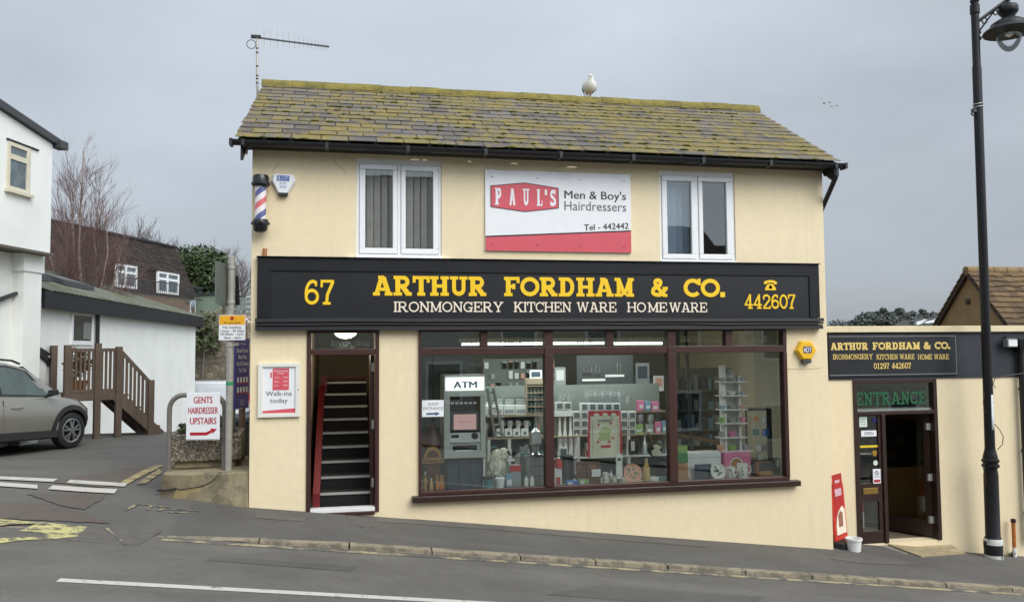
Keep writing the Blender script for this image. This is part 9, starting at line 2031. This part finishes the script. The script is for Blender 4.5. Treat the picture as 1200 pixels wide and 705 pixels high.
# the deeper shop: gondolas of stock
for i, (px, Y, w_, h_, lab) in enumerate(((592, 3.0, 1.1, 1.9, 'tall dim shelf unit of stock deep inside behind the left pane'), (735, 3.4, 1.2, 1.7, 'tall dim shelf unit of stock deep inside behind the middle pane'), (830, 2.6, 1.2, 1.8, 'tall dim shelf unit of stock deep inside behind the right pane'))):
    x = onY(px, 470, Y).x; t = thing('stock_shelves', lab, 'shelves', (x, Y, -.199)); mk(t, 'shelf_frame', 'interior_dark', lambda m: (m.box(-w_ / 2, w_ / 2, .30, .33, 0, h_), [m.box(-w_ / 2, w_ / 2, 0, .299, .1 + .33 * k, .12 + .33 * k) for k in range(5)]))
    for j, mm in enumerate(('pack_grey', 'slate_blue', 'goods_blue')):
        b = MB()
        for k in range(5):
            xx = -w_ / 2 + .02 + .12 * j
            while xx < w_ / 2 - .1:
                d = random.uniform(.05, .11); b.box(xx, xx + d, .03, .2, .121 + .33 * k, .121 + .33 * k + random.uniform(.1, .26)); xx += .36
        o = b.build('stock', mm, t, w=False); o['kind'] = 'stuff'
ctx = onY(815, 530, 2.0).x; t = thing('shop_table', 'brown sloping counter end seen inside the right pane', 'counter', (onY(822, 520, 1.7).x, 1.7, -.199)); mk(t, 'top', 'timber_pale', lambda m: m.hexa([(-.4, -.2, .78), (.55, -.2, .60), (.55, .5, .60), (-.4, .5, .78)], [(-.4, -.2, .83), (.55, -.2, .65), (.55, .5, .65), (-.4, .5, .83)])); mk(t, 'side_panel', 'timber', lambda m: m.box(-.35, .45, -.1, .4, 0, .58))

x0, x1, z0_, z1 = rectY(566, 420, 650, 470, 2.3); t = thing('peg_board', 'grey peg board hung with small packs high behind the left pane', 'display board', (x0, 2.3, z0_)); w_, h_ = x1 - x0, z1 - z0_; mk(t, 'board', 'interior_dark', lambda m: m.box(0, w_, 0, .03, 0, h_))
for j, mm in enumerate(('pack_grey', 'pack_white', 'goods_peach')):
    b = MB()
    for r_ in range(4):
        for k in range(12):
            if (k + r_ + random.randint(0, 1)) % 3 == j: xx, zz_ = w_ * (k + .2) / 12, h_ * (.05 + .24 * r_); b.box(xx, xx + w_ * .055, -.04, -.01, zz_, zz_ + h_ * random.uniform(.12, .2))
    o = b.build('hung_packs', mm, t, w=False); o['kind'] = 'stuff'

# small mixed stock filling the shelves
for j, mm in enumerate(('pack_white', 'pack_grey', 'glaze_grey', 'glaze_blue', 'tin_teal', 'goods_peach', 'lid_dark')):
    b = MB()
    for zs, xa, xb, hmax, y0 in ((zfl, sxL, sxR, .20, .06), (zlow, sxL, sxR, .24, .20), (zmid_, sxL, onY(640, 486, SY).x - sh.location.x, .20, .18), (-.28, sxL, sxR, .24, .05)):
        x = xa + .02 * j
        while x < xb - .07:
            w_ = random.uniform(.035, .085); hh = random.uniform(.08, hmax)
            if random.random() < .55: b.box(x, x + w_, y0, y0 + .1, zs + .001, zs + hh)
            else: r = w_ / 2; b.lathe([(0, 0), (r, 0), (r, hh * .7), (r * .5, hh * .82), (r * .5, hh), (0, hh)], (x + r, y0 + .05, zs + .001), 10)
            x += random.uniform(.25, .75)
    o = b.build('mixed_stock', mm, sh, w=False); o['kind'] = 'stuff'
for i, (px, py, w, h, mm, pm, lab) in enumerate(((650, 430, 13, 22, 'pack_grey', 'pack_white', 'pale poster card hung on the back wall left of the knife board'), (745, 425, 16, 26, 'pack_grey', 'slate_blue', 'grey poster card hung on the back wall right of the knife board'), (766, 440, 12, 18, 'pack_white', 'goods_peach', 'white and peach poster card on the back wall by the second mullion'))):
    carton(px, py, px + w, py + h, 1.75, 'poster_card', lab, 'poster', mm, pm, .02, False, pr=(.15, .85, .3, .85))
